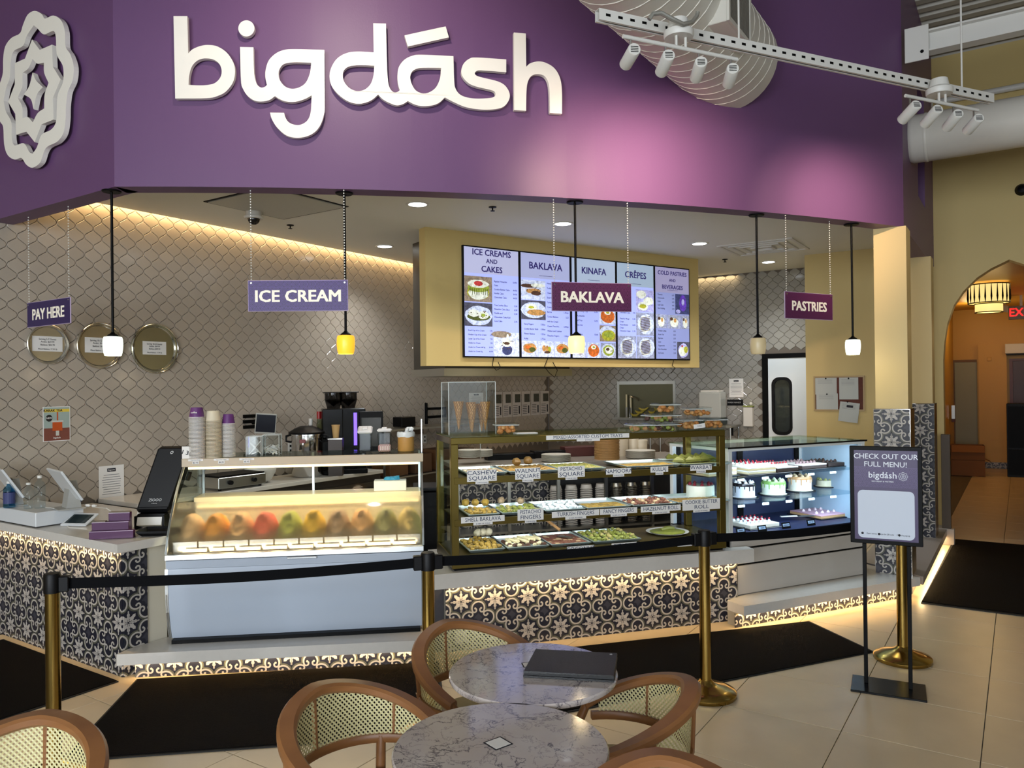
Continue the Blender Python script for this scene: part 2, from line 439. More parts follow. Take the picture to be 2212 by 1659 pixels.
# ---- tile walls: lantern shaped glazed tiles, the nearest as single pieces
LW, LH = .150, .156
def lantern(w, h, g=.0016):
    e = []; n = 6                               # one S-shaped edge, turned and mirrored for the other three
    for k in range(n):
        s = k/n; x, z = s*w/2, h/2-s*h/2
        o = -.0066*math.sin(2*math.pi*s)*(1.3 if k in (1, 5) else 1)+(.0022 if k == 2 else (-.0022 if k == 4 else 0))
        l = math.hypot(w, h); e.append((x+o*h/l, z+o*w/l))
    q = []
    for (x, z) in e: q.append((x, z))
    for (x, z) in [(w/2, 0)]+e[:0:-1]: q.append((x, -z))
    for (x, z) in e: q.append((-x, -z))
    for (x, z) in [(w/2, 0)]+e[:0:-1]: q.append((-x, z))
    out = []
    for (x, z) in q:
        l = math.hypot(x, z); s = (l-g*1.6)/l; out.append((x*s, z*s))
    return out
def lantern_mesh(t=.007, c=.0035):
    o = lantern(LW, LH); n = len(o); mb = MB()
    vs = [(x, 0, z) for (x, z) in o]+[(x, -t+.002, z) for (x, z) in o]+[(x*(1-c/.07), -t, z*(1-c/.07)) for (x, z) in o]
    fs = [tuple(range(2*n, 3*n))]
    for i in range(n):
        j = (i+1) % n
        fs += [(i, j, n+j, n+i), (n+i, n+j, 2*n+j, 2*n+i)]
    mb.add(vs, fs); return mb
LT = lantern_mesh(); 
def glaze(name, col):
    m = mat(name, col, .13, spec=.55)
    nt = m.node_tree; b = nt.nodes['Principled BSDF']; X.nt = nt
    oi = nt.nodes.new('ShaderNodeObjectInfo'); tc = nt.nodes.new('ShaderNodeTexCoord')
    nz = nt.nodes.new('ShaderNodeTexNoise'); nz.inputs['Scale'].default_value = 2.2
    nt.links.new(tc.outputs['Object'], nz.inputs['Vector'])
    rr = nt.nodes.new('ShaderNodeMixRGB'); c = lin(col); rr.inputs[1].default_value = (*[q*.9 for q in c], 1); rr.inputs[2].default_value = (*[min(1, q*1.1) for q in c], 1)
    mm = X(oi.outputs['Random'])*.6+X(nz.outputs[0])*.5
    nt.links.new(mm.k, rr.inputs[0]); nt.links.new(rr.outputs[0], b.inputs['Base Color'])
    return m
M_tileL = glaze('taupe_glazed_tile', '#ada294')
M_tileB = glaze('grey_glazed_tile', '#989690')
TLM = LT.mesh('lantern_tile', M_tileL); TBM = LT.mesh('lantern_tile', M_tileB)
def tile_wall(name, label, base, rz, L, z0, z1, mesh, m, x0, zk, key, holes=()):
    w = struct(MB().box(0, L, 0, .12, 0, 3.6).obj(name, M_grout, loc=base, rz=rz), label)
    c = []; i0 = int(-1); r = 0; Mw = FR(base, rz)
    nz = int((z1-z0)/(LH/2))+2
    for j in range(nz):
        z = zk+LH/2*(j-int((zk-z0)/(LH/2)))
        if not z0 <= z <= z1: continue
        jj = j-int((zk-z0)/(LH/2))
        x = x0+(LW/2 if jj % 2 else 0)
        x -= LW*math.floor(x/LW)
        while x < L:
            if LW/2 <= x <= L-LW/2 and not any(h[0]-.06 < x < h[1]+.06 and h[2]-.06 < z < h[3]+.06 for h in holes): c.append((x, z))
            x += LW
    c.sort(key=lambda t: key(Mw @ Vector((t[0], 0, t[1])))); rest = MB()
    for k, (x, z) in enumerate(c):
        if k < 300:
            o = bpy.data.objects.new('tile', mesh); COL.objects.link(o); o.parent = w; o.location = (x, 0, z)
        else:
            T = Matrix.Translation((x, 0, z)); rest.add([T @ Vector(q) for q in LT.v], LT.f)
    if rest.v: tag(rest.obj('tile_field', m, w), kind='stuff')
    return w
def inview(p):
    q = CM.transposed() @ (p-CAM); x, y = CX+FPX*q.x/-q.z, CY-FPX*q.y/-q.z
    return x, y
def keyL(p):
    x, y = inview(p); return p.y+(100 if x < -5 or y < 410+max(0, (250-x)*.25) or y > 1060 or (x > 250 and y > 1000) else 0)
wL = tile_wall('wall_left', 'side wall of taupe lantern shaped glazed tiles', AB(1.9, BL), URZ, AB_-1.9, .9, 3.52, TLM, M_tileL, 2.983-1.9, 1.788, keyL)
DL, DR, DT = None, None, None
pD0 = ab(Pa(1648, 765, AB_)); pD1 = ab(Pa(1745, 765, AB_))
bd0, dtop = pD0[1], pD0[2]
def keyB(p):
    x, y = inview(p); return (0 if (1190 < x < 1760 and 560 < y < 960) and not (1190 < x < 1510 and y < 785) else 100)+p.y
wB = tile_wall('wall_back', 'back wall of grey lantern shaped glazed tiles', AB(AB_, BL), GRZ, -2.23-BL, .9, 3.4, TBM, M_tileB, .1, 1.788, keyB, holes=[(bd0-BL, 9, 0, dtop)])
# fascia of the cove: LED strip lying on the ceiling edge
tag(MB().box(.35, AB_-2.8, -.085, -.07, ZC+.055, ZC+.065).obj('led_strip', M_led, loc=AB(2.7, BL), rz=URZ), 'warm light strip hidden in the ceiling cove along the tile wall', 'light strip')
light('cove_light', 'AREA', AB(6.9, BL+.05, ZC+.045), 26, WARM, 8.3, .05, rot=(0, 0, URZ))
light('cove_light', 'AREA', AB(AB_-.05, -4.4, ZC-.02), 5, WARM, 2.0, .05, rot=(0, 0, GRZ))
# unseen inner return wall that closes the kitchen recess
struct(MB().box(-2.23, -2.13, AY+.2, AB_+.1, 0, ZC).obj('wall_recess', M_ochre, rz=GRZ), 'end wall of the kitchen recess')
# ================================================================ SIGN WALL: lettering, emblem
M_letter = mat('white_acrylic', '#efeae0', .35)
def on_curve(px, py, off):
    r = ray(px, py); d = 5.0
    for _ in range(12): d = FC(r.x*d)-off
    return r.x*d, 1.8+r.z*d
def wrap(v, off):                                # (x, z, depth) -> world on the bulging wall
    out = []
    for q in v:
        n = Vector((FT(q.x).y, -FT(q.x).x, 0)); out.append(Vector((q.x, FC(q.x), 0))+n*(off+q.z)+Vector((0, 0, q.y)))
    return out
def trace(pts, ox): return [(*on_curve(ox+p[0]/2.989, p[1]/2.989, .05), *p[2:]) for p in pts]
circ = [(1586+52*math.cos(k*R(30)), 183+52*math.sin(k*R(30))) for k in range(12)]
c = 1
LET = {
 'letter_b': (0, [[(1117,104,c),(1206,104,c),(1212,345,c),(1240,318),(1290,297),(1340,290),(1400,300),(1460,340),(1500,400),(1513,460),(1500,530),(1455,590),(1400,620),(1330,634),(1128,636,c)],
   [(1214,548,c),(1218,490),(1235,430),(1270,392),(1315,377),(1370,383),(1410,410),(1427,455),(1418,500),(1385,535),(1340,548),(1280,551)]]),
 'dot_of_i': (0, [circ]),
 'letters_ig': (0, [[(1545,303,c),(1631,305,c),(1634,430),(1640,500),(1655,545),(1680,565),(1705,560),(1718,548,c),(1708,500),(1710,450),(1730,390),(1775,345),(1830,322),(1900,317),(2087,322,c),(2090,660),(2085,740),(2055,820),(2000,870),(1920,890),(1845,875),(1785,825),(1750,770),(1738,727,c),(1828,728,c),(1838,760),(1860,790),(1900,806),(1940,803),(1980,775),(2000,720),(2006,615,c),(1960,640),(1900,657),(1840,655),(1800,640),(1770,621,c),(1735,645),(1690,655),(1640,650),(1595,620),(1565,575),(1551,520)],
   [(2003,405,c),(1995,470),(1970,530),(1930,562),(1880,573),(1835,558),(1803,520),(1793,480),(1800,445),(1825,415),(1870,404),(1920,402)]]),
 'letters_das': (640, [[(489,150,c),(571,152,c),(577,400),(582,500),(592,560),(615,592),(640,595),(660,583,c),(648,540),(645,480),(655,430),(690,385),(740,360),(800,353),(1005,362,c),(1010,520),(1018,570),(1045,608),(1090,628),(1150,636),(1220,634),(1260,628),(1276,612),(1268,590),(1235,578),(1150,558),(1100,535),(1065,495),(1056,460),(1068,415),(1105,380),(1155,371),(1345,383,c),(1345,466,c),(1200,455),(1160,456),(1143,470),(1152,487),(1190,500),(1290,525),(1340,555),(1367,605),(1360,650),(1325,690),(1260,706),(1170,706),(1080,690),(1010,660),(970,640),(950,629,c),(910,665),(860,682),(800,685),(750,672),(712,652,c),(680,672),(640,680),(595,665),(550,640),(521,610,c),(480,645),(430,665),(380,669),(320,650),(260,605),(220,550),(208,490),(222,430),(260,375),(320,342),(390,333),(492,338,c)],
   [(496,424,c),(490,490),(470,545),(430,580),(380,587),(335,568),(303,530),(293,490),(300,455),(330,430),(375,422),(430,421)],
   [(926,438,c),(920,500),(895,560),(855,593),(810,603),(765,585),(738,545),(727,500),(737,465),(765,445),(810,438)]]),
 'accent_stroke': (640, [[(690,228,c),(955,170,c),(976,241,c),(712,300,c)]]),
 'letter_h': (640, [[(1394,209,c),(1471,216,c),(1474,430,c),(1500,408),(1550,396),(1600,405),(1655,440),(1690,500),(1703,580),(1704,734,c),(1626,729,c),(1624,600),(1615,530),(1590,490),(1545,478),(1505,492),(1482,535),(1475,600),(1473,715,c),(1396,710,c)]])}
sign = thing('shop_name_lettering', 'big white raised shop name lettering on the purple wall', 'sign')
for nm, (ox, loops) in LET.items():
    v, f = fill2d([smoothpoly(trace(l, ox), 5) for l in loops], .016)
    MB().add(wrap(v, .034), f).obj(nm, M_letter, sign)
# emblem on the left return: two wavy rings and a pointed heart
EM = [('outer_ring', [[(225,70),(270,90),(292,120),(345,100),(395,130),(420,200),(425,300),(455,350),(478,430),(470,520),(440,590),(428,680),(425,770),(410,860),(370,915),(310,945),(285,980),(260,1050),(210,1083),(170,1062),(140,1020),(95,1030),(50,1000),(28,930),(22,820),(0,780),(-28,680),(-22,600),(0,540),(20,470),(22,380),(35,300),(75,245),(130,215),(150,160),(180,95)],
  [(220,163,c),(245,185),(285,222),(345,200),(362,240),(368,350),(405,420),(412,480),(405,540),(375,610),(368,700),(362,790),(330,838),(270,870),(240,950),(212,992,c),(190,980),(155,925),(95,938),(78,890),(75,790),(40,720),(25,650,c),(40,570),(65,500),(72,390),(90,330),(150,295),(175,230)]]),
 ('star_ring', [[(x, y, c) for x, y in [(208,255),(258,322),(337,288),(343,430),(393,512),(343,632),(347,772),(270,803),(225,918),(172,850),(105,870),(100,735),(54,658),(97,545),(97,408),(163,378)]],
  [(212,380,c),(240,410),(285,405,c),(287,470),(315,535,c),(290,610),(287,700,c),(245,730),(213,790,c),(180,755),(147,765,c),(145,690),(115,630,c),(145,560),(147,470,c),(185,440)]]),
 ('centre_diamond', [[(212,468,c),(235,520),(278,562,c),(240,610),(218,705,c),(200,640),(155,610,c),(190,555)]])]
emb = thing('wall_emblem', 'white rosette emblem mounted on the left purple wall', 'emblem')
for nm, loops in EM:
    ls = []
    for l in loops:
        q = []
        for p in l:
            w = ab(Pa(p[0]/2.989, p[1]/2.989, aL-.06)); q.append((w[1], w[2], *p[2:]))
        ls.append(smoothpoly(q, 4))
    v, f = fill2d(ls, .016)
    MB().add([AB(aL-.045+q.z, q.x, q.y) for q in v], f).obj(nm, M_letter, emb)

# ================================================================ DUCTS, BEAM, TRACK LIGHTS
M_duct = mat('painted_duct', '#d3cfc4', .42)
E = Pd(1568, 128, 5.76); UD = Vector((.552, .834, 0))
def ring_pts(c, r, tilt, n=28):
    sd = Vector((.834, -.552, 0)); o = []
    for k in range(n):
        w = 2*math.pi*k/n; q = sd*math.cos(w)+Vector((0, 0, 1))*math.sin(w); o.append(c+q*r+UD*(tilt*math.sin(w+.6)))
    return o
dt = thing('spiral_duct', 'fat white spiral air duct with raised seams above the lettering', 'duct', E)
MB().tube([UD*.12, -UD*6.5], .352, 40).obj('tube', M_duct, dt, True)
mb = MB()
for k in range(52): mb.tube(ring_pts(UD*(-.02-.122*k), .353, .05), .0034, 5, closed=True)
mb.obj('spiral_seam', mat('seam_paint', '#e9e4d8', .4), dt)
g0 = Pd(1570, 44, 4.62)
dg = thing('duct_register', 'white boxy air register with a vertical grille on the spiral duct', 'air vent', g0, GRZ)
MB().cbox(-.24, 0, 0, .46, 0, .62, .004).obj('housing', M_duct, dg)
gbm = MB().box(.001, .012, 0, .008, .04, .58).mesh('bar', mat('grille_grey', '#6f6a60', .6))  # bars in a darker grey than the housing
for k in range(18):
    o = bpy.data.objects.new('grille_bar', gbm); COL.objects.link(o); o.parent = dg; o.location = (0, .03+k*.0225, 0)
MB().box(0, .016, 0, .025, 0, .62).box(0, .016, .435, .46, 0, .62).box(0, .016, .025, .435, 0, .03).obj('grille_frame', M_duct, dg)
d2 = ab(Vector((3.66, 6.96, 4.0)))
dr = thing('round_duct', 'plain white round air duct passing in front of the ochre wall', 'duct', (3.64, 6.975, 4.0), GRZ)
Rx = Matrix.Rotation(R(90), 4, 'Y')
MB().lathe([(.05, -.02), (.15, -.015), (.2, 0), (.212, .03), (.212, 6)], (0, 0, 0), 40, M=Rx).obj('tube', M_duct, dr, True)
for k in range(4): MB().lathe([(.2135, .12+1.2*k), (.216, .125+1.2*k), (.216, .14+1.2*k), (.2135, .145+1.2*k)], (0, 0, 0), 40, M=Rx, cap=False).obj('joint_band', M_duct, dr, True)
bz = Pd(1962, 102, 6.55)
bm_ = thing('roof_beam', 'white steel roof beam with end plate on the purple wall', 'beam', bz, GRZ)
MB().box(0, 7, -.06, .06, .075, .09).box(0, 7, -.06, .06, -.09, -.075).box(0, 7, -.006, .006, -.075, .075).obj('web_and_flanges', M_whitemt, bm_)
MB().cbox(-.02, .16, -.075, -.062, -.16, .13, .003).obj('end_plate', M_whitemt, bm_)
MB().cyl((.11, 0, 0), .014, .004, 12).obj('bolt', M_blackmt, bm_).matrix_local = Matrix.Translation((.0, -.076, -.09)) @ Matrix.Rotation(R(90), 4, 'X')
for k, (z, r) in enumerate(((4.98, .035), (4.62, .028))):
    tag(MB().tube([AB(AY-.05, bR+.05, z), AB(AY-.05, 3.5, z)], r, 10).obj('conduit_pipe', M_whitemt, smooth=True), ['upper painted conduit pipe along the top of the ochre wall', 'lower painted conduit pipe behind the round duct'][k], 'pipe', 'conduit pipes')
# suspended strut with two four-lamp bars
s0 = Pz(1290, 33, 3.75); s1 = Pz(2141, 214, 3.75); sd = s1-s0; SL = sd.length; srz = math.atan2(sd.y, sd.x)
st = thing('suspended_strut', 'long slotted white steel strut hung across the hall', 'strut', s0, srz)
MB().box(0, SL, -.022, -.019, -.03, .03).box(0, SL, .019, .022, -.03, .03).box(0, SL, -.019, .019, .027, .03).box(0, SL, -.019, -.008, -.03, -.027).box(0, SL, .008, .019, -.03, -.027).obj('channel', M_whitemt, st)
mb = MB(); n = int(SL/.075)
for k in range(n): mb.box(.04+k*.075, .068+k*.075, -.0232, -.0218, -.006, .008)
tag(mb.obj('slot_row', M_blackmt, st), kind='stuff')
for q in (.3, .905):
    MB().tube([(SL*q, 0, .02), (SL*q, 0, ZH-3.75)], .006, 8).obj('hanger_rod', M_whitemt, st)
SPOTS = []
def track(px, py, bar, heads, label, aims):
    c = Pz(px, py, 3.66); t = thing('spot_bar_light', label, 'track light', c, srz, 'four-lamp spot bars')
    MB().lathe([(.075, 0), (.08, .01), (.08, .035), (.06, .05), (.05, .1)], (0, 0, 0), 24).obj('canopy', M_whitemt, t, True)
    Mi = FR(c, srz).inverted()
    b0 = Mi @ Pd(*bar[:2], c.y-.10); b1 = Mi @ Pd(*bar[2:], c.y+.12)
    zb = -.06; b0.y = b1.y = -.02; b0.z = b1.z = zb
    MB().tube([b0, b1], .011, 10).obj('bar', M_whitemt, t, True)
    for q in (-.03, .03): MB().tube([(q, -.02, zb), (q, -.02, .01)], .008, 6).obj('bar_post', M_whitemt, t)
    for k, aim in enumerate(aims):
        f = .06+.88*k/3; p = b0.lerp(b1, f); x, z = on_curve(*aim, 0); tgt = Mi @ Vector((x, FC(x), z))
        hp = p+Vector((0, 0, -.095)); dr_ = (tgt-hp).normalized()
        q = dr_.to_track_quat('-Z', 'Y').to_matrix()
        hd = MB().lathe([(.0, .07), (.031, .07), (.034, .066), (.034, -.085), (.029, -.085), (.027, -.07)], hp, 20, M=q, cap=False).obj('lamp_head', M_whitemt, t, True)
        mb = MB()
        for j in range(4): mb.box(-.02, .02, -.016+j*.009, -.012+j*.009, .0701, .0712, Matrix.Translation(hp) @ q.to_4x4())
        mb.obj('vent_slots', M_blackmt, hd)
        MB().tube([p, p+Vector((0, 0, -.07))], .006, 6).obj('stem', M_steel, t)
        lens = MB().lathe([(.0, -.072), (.026, -.072)], hp, 16, M=q, cap=False).obj('lens', mat('lamp_lens', '#fff2d8', .3, emit='#ffe7bf', es=6), hd)
        SPOTS.append((FR(c, srz) @ (hp+dr_*.1), FR(c, srz) @ tgt))
track(1466, 83, (1330, 95, 1596, 107), None, 'four-lamp white spot bar in front of the fat spiral duct', [(1230, 350), (1320, 395), (1430, 400), (1510, 405)])
track(2029, 205, (1938, 201, 2112, 237), None, 'four-lamp white spot bar at the far end of the strut', [(1755, 465), (1815, 475), (1880, 480), (1920, 470)])
fx = MB()
t = [p for p in st.children][0]
cd = thing('flexible_conduit', 'grey flexible conduit looping over the strut', 'cable', s0)
pts = [Pd(1402, 42, 3.98), Pd(1410, 30, 3.98), Pd(1428, 28, 3.99), Pd(1450, 40, 4.0), Pd(1475, 52, 4.02), Pd(1495, 48, 4.05), Pd(1505, 35, 4.08), Pd(1507, 26, 4.08)]
MB().tube([p-s0 for p in pts], .012, 8).obj('hose', mat('galvanised', '#9a9890', .45, .5), cd, True)
# camera dome on the ochre wall at the frame edge
tag(MB().lathe([(.0, .07), (.04, .055), (.06, .02), (.065, 0)], Pa(2207, 410, AY-.0), 20, M=Matrix.Rotation(GRZ, 3, 'Z') @ Matrix.Rotation(R(90), 3, 'X')).obj('dome_camera', M_blackpl, smooth=True), 'black dome camera on the ochre wall', 'camera')

# ================================================================ HANGING SIGNS AND PENDANTS
def rings(x, y, base, line, base2):
    P = .052
    def cell(ox, oy):
        fx = ((x/P+ox).fr()-.5)*P; fy = ((y/(P*1.732)+oy).fr()-.5)*P*1.732
        r = hyp(fx, fy); w = .0022
        return ((r-.0235).abs().lt(w)).max((r-.0155).abs().lt(w)).max((r-.007).abs().lt(w))
    return base, [(cell(0, 0).max(cell(.5, .5)), line)]
M_sgn1 = shader('violet_ring_print', lambda x, y: rings(x, y, '#2b174f', '#4a2f7c', 0), .45)
M_sgn2 = shader('plum_ring_print', lambda x, y: rings(x, y, '#3f0f35', '#66265a', 0), .45)
M_sgn0 = mat('violet_print', '#2b1850', .45)
M_signtxt = mat('cream_print', '#f1ead9', .5, emit='#f1ead9', es=.12)
def chain(p0, p1, n, parent):
    mb = MB()
    for k in range(n): mb.ball(Vector(p0).lerp(Vector(p1), (k+.5)/n), .0046, 6, 4, (1, 1, 1.2))
    return mb.obj('chain', mat('bright_chain', '#dcdcd6', .4, .2), parent)
def hang(label, txt, m, c, rz, w, z0, z1, size, sx):
    t = thing('hanging_sign', label, 'sign', (c[0], c[1], z0), rz, 'hanging counter signs'); h = z1-z0
    MB().cbox(-w/2, w/2, 0, .008, 0, h, .001).obj('board', mat('sign_edge', '#b9a6c4', .6), t)
    MB().quad((-w/2+.003, -.0006, .003), (w/2-.003, -.0006, .003), (w/2-.003, -.0006, h-.003), (-w/2+.003, -.0006, h-.003), [(0, 0), (w, 0), (w, h), (0, h)]).obj('printed_face', m, t)
    MB().text(txt, size, UP(0, -.0022, h*.47), .03, .0006, sx=sx).obj('lettering', M_signtxt, t)
    for s in (-1, 1):
        chain((s*(w/2-.022), .004, h-.02), (s*(w/2-.022), .004, ZS-z0), 34, t)
        MB().tube([(s*(w/2-.022), -.003, h-.018), (s*(w/2-.022), .012, h-.018)], .006, 10).obj('eyelet', M_chrome, t)
def onF(px, off=.08):
    r = ray(px, 640); d = 5.4
    for _ in range(12): d = FC(r.x*d)+off
    return r.x*d, d
pl = Pp(60, 660, AB(aL+.08, 0), (.552, .834, 0)); pr_ = Pp(150, 660, AB(aL+.08, 0), (.552, .834, 0)); pc = (pl+pr_)/2
hang('violet sign reading PAY HERE above the till', 'PAY HERE', M_sgn0, pc, GRZ, (pl-pr_).length*1.03, 2.285, 2.47, .112, .95)
x, y = onF(644, .03); hang('violet sign reading ICE CREAM above the ice cream case', 'ICE CREAM', M_sgn1, (x, y), math.atan(.03), .655, 2.315, 2.52, .108, 1.06)
x, y = onF(1279, .03); hang('plum sign reading BAKLAVA in front of the menu screens', 'BAKLAVA', M_sgn2, (x, y), math.atan(.25), .60, 2.33, 2.535, .108, 1.02)
x, y = onF(1748, .04); hang('plum sign reading PASTRIES above the cake case', 'PASTRIES', M_sgn2, (x, y), math.atan(.55), .55, 2.31, 2.52, .105, .95)
def pendant(px, top, label, col, es, w=0, d=None, lp=0):
    x, y = onF(px, .105) if d is None else (ray(px, 700).x*d, d)
    t = thing('pendant_lamp', label, 'lamp', (x, y, 2.035), 0, 'pendant lamps over the counter')
    MB().lathe([(.055, ZS-2.045), (.06, ZS-2.04), (.06, ZS-2.035)], (0, 0, 0), 20).obj('ceiling_plate', M_blackmt, t, True)
    MB().tube([(0, 0, .125), (0, 0, ZS-2.04)], .0085, 10).obj('rod', M_blackmt, t, True)
    MB().lathe([(.036, .124), (.034, .135), (.016, .147), (.01, .155)], (0, 0, 0), 18).obj('socket_cap', M_blackmt, t, True)
    prof = [(.050, 0), (.056, .02), (.060, .055), (.061, .08), (.059, .108), (.054, .123), (.035, .126), (.033, .121), (.052, .118), (.056, .08), (.055, .055), (.05, .02), (.046, .002)]
    MB().lathe(prof, (0, 0, 0), 24, cap=False).obj('glass_shade', mat('shade_'+label[:14], col, .35, emit=col, es=es), t, True)
    MB().ball((0, 0, .06), .022, 12, 8, (1, 1, 1.4)).obj('bulb', mat('bulb_'+label[:14], '#fff4dc', .3, emit='#fff0d0', es=max(es*3, .1)), t, True)
    if lp: light('pendant_glow', 'POINT', (x, y, 2.02), lp, (1, .82, .55), .04)
pendant(243, 0, 'brightly lit white pendant lamp nearest the till', '#ecf7e6', 1.5, lp=3)
pendant(746, 0, 'amber glowing pendant lamp beside the ice cream sign', '#f2b62e', .95, lp=1.5)
pendant(1244, 0, 'cream glowing pendant lamp before the menu screens', '#f7dc9a', 1.1, lp=2)
pendant(1636, 0, 'unlit cream pendant lamp left of the pastries sign', '#cdbb92', .12)
pendant(1841, 0, 'brightly lit white pendant lamp beside the tiled column', '#f0f6e8', 1.5, lp=3)
# downlights, sprinklers, panel, vent on the counter ceiling
k = 0
for (px, py, nm) in [(902, 441, 'round ceiling downlight nearest the sign wall'), (1216, 483, 'round ceiling downlight above the baklava sign'), (831, 532, 'round ceiling downlight left of the menu board wall'), (1511, 526, 'round ceiling downlight right of the menu board wall'), (1660, 566, 'round ceiling downlight above the kitchen door')]:
    p = Pz(px, py, ZC); t = thing('downlight', nm, 'ceiling light', (p.x, p.y, ZC), 0, 'recessed downlights')
    MB().lathe([(.105, 0), (.10, -.008), (.08, -.006), (.078, .0)], (0, 0, 0), 28, cap=False).obj('trim_ring', M_whitemt, t, True)
    MB().lathe([(0, -.004), (.079, -.004)], (0, 0, 0), 24, cap=False).obj('lens', mat('downlight_lens', '#ffffff', .4, emit='#f4fbff', es=9), t)
    light('downlight_beam', 'SPOT', (p.x, p.y, ZC-.03), 85, (.95, .98, 1.0), .07, to=(p.x, p.y, 0), spot=125, blend=.8)
for (px, py, nm) in [(627, 486, 'small ceiling sprinkler head left of the ice cream pendant'), (1064, 447, 'small ceiling sprinkler head above the menu board wall'), (1566, 560, 'small ceiling sprinkler head beside the ochre menu wall')]:
    p = Pz(px, py, ZC); t = thing('sprinkler_head', nm, 'sprinkler', (p.x, p.y, ZC), 0, 'ceiling sprinklers')
    MB().lathe([(.035, 0), (.034, -.006), (.012, -.01)], (0, 0, 0), 16).obj('escutcheon', M_blackmt, t)
    MB().lathe([(.006, -.008), (.006, -.03), (.02, -.034), (.02, -.038)], (0, 0, 0), 12).obj('deflector', M_blackmt, t)
p = Pz(548, 455, ZC); t = thing('dome_camera', 'white dome security camera with black eye on the counter ceiling', 'camera', (p.x, p.y, ZC))
MB().lathe([(.07, 0), (.07, -.05), (.085, -.055), (.08, -.075)], (0, 0, 0), 24).obj('housing', M_whitemt, t, True)
MB().ball((0, 0, -.072), .055, 16, 8).obj('dome', mat('dark_dome', '#101012', .1), t, True)
p = Pz(500, 428, ZC); q = Pz(705, 428, ZC)
c = (Pz(598, 416, ZC)+Pz(600, 462, ZC))/2
t = thing('access_panel', 'square ceiling access panel near the sign wall', 'panel', (c.x, c.y, ZC), GRZ)
MB().cbox(-.40, .40, -.40, .40, -.012, 0, .003).obj('door', mat('panel_paint', '#bdbdb6', .6), t)
MB().box(-.425, .425, -.425, -.405, -.006, 0).box(-.425, .425, .405, .425, -.006, 0).box(-.425, -.405, -.405, .405, -.006, 0).box(.405, .425, -.405, .405, -.006, 0).obj('rim', M_blackmt, t)
c = Pz(1650, 534, ZC); t = thing('ceiling_vent', 'square white ceiling air vent by the pastries sign', 'air vent', (c.x, c.y, ZC), GRZ)
for k, r in enumerate((.42, .32, .22, .12)):
    MB().box(-r, r, -r, -r+.03, -.012-.004*k, 0).box(-r, r, r-.03, r, -.012-.004*k, 0).box(-r, -r+.03, -r+.03, r-.03, -.012-.004*k, 0).box(r-.03, r, -r+.03, r-.03, -.012-.004*k, 0).obj('vane_ring', M_whitemt, t)

# ================================================================ MENU BOARD WALL WITH FIVE SCREENS
q0 = Pz(918, 490, ZC); q1 = Pz(1508, 560, ZC); bd = q1-q0; BLn = bd.length; brz = math.atan2(bd.y, bd.x)
bk = thing('menu_wall', 'ochre bulkhead hanging from the ceiling behind the menu screens', 'bulkhead', (q0.x, q0.y, 2.0), brz)
MB().box(0, BLn, 0, .13, .02, ZC-2.0).obj('plaster_box', M_ochre, bk)
hd = thing('range_hood', 'stainless steel hood edge below the ochre menu bulkhead', 'hood', (q0.x, q0.y, 1.9), brz)
MB().box(.28, 1.95, .15, .9, .02, .10).obj('canopy_rim', M_steel, hd)
MB().box(.30, 1.93, .17, .88, .10, ZC-1.9).obj('plenum', mat('dark_steel', '#55524c', .4, .8), hd)
bn = (math.sin(brz), -math.cos(brz), 0)
def onB(px, py):
    p = Pp(px, py, q0, bn); d = p-Vector((q0.x, q0.y, 0)); return d.x*math.cos(brz)+d.y*math.sin(brz), p.z
xs_ = [(onB(a, 540)[0]+onB(b, 775)[0])/2 for a, b in ((993, 1002), (1116, 1124), (1227, 1233), (1325, 1331), (1408, 1413), (1483, 1490))]
zt = onB(993, 529)[1]; zb = onB(1003, 772)[1]
M_disp = mat('screen_white', '#7c86c9', .3, emit='#a9b4f2', es=.95)
M_hdrs = [mat('screen_header_%d' % k, '#777777', .3, emit=cc, es=.85) for k, cc in enumerate(('#b9bce4', '#a7aedd', '#a9bbd6', '#9db4cc', '#9a94bf'))]
M_mtxt = mat('screen_text', '#0c0a20', .4, emit='#2f2c66', es=.6)
M_ttl = mat('screen_title', '#120c30', .4, emit='#34297a', es=.6)
def em(name, c, s=.85):
    m = mat('scr_'+name, c, .4, emit=c, es=s); nt = m.node_tree; b = nt.nodes['Principled BSDF']; q = lin(c)
    tc = nt.nodes.new('ShaderNodeTexCoord'); n = nt.nodes.new('ShaderNodeTexVoronoi'); n.inputs['Scale'].default_value = 75; nt.links.new(tc.outputs['Object'], n.inputs['Vector'])
    n2 = nt.nodes.new('ShaderNodeTexNoise'); n2.inputs['Scale'].default_value = 28; n2.inputs['Detail'].default_value = 5; nt.links.new(tc.outputs['Object'], n2.inputs['Vector']); X.nt = nt
    f_ = X(n.outputs['Distance'])*.5+(X(n2.outputs[0])-.35)*1.5
    r = nt.nodes.new('ShaderNodeMixRGB'); r.inputs[1].default_value = (*[v*.35 for v in q], 1); r.inputs[2].default_value = (*[min(1, v*1.35) for v in q], 1); r.use_clamp = True
    nt.links.new(f_.k, r.inputs[0]); nt.links.new(r.outputs[0], b.inputs['Emission Color']); nt.links.new(r.outputs[0], b.inputs['Base Color']); return m
PAL = {'wood': em('wood', '#8a7a68'), 'cream': em('cream', '#d8dccf'), 'green': em('green', '#8d9a3a'), 'dgreen': em('dgreen', '#4c5424'), 'plate': em('plate', '#bfc8e4'), 'choc': em('choc', '#4a3328'), 'navy': em('navy', '#39406a'), 'pastry': em('pastry', '#b0824c'), 'orange': em('orange', '#c0622a'), 'olive': em('olive', '#a2a032'), 'grey': em('grey', '#8f94ad'), 'violet': em('violet', '#5f3cae'), 'strip': em('strip', '#4a4a5a'), 'red': em('red', '#b23a3a'), 'lav': em('lav', '#a6a5d6')}
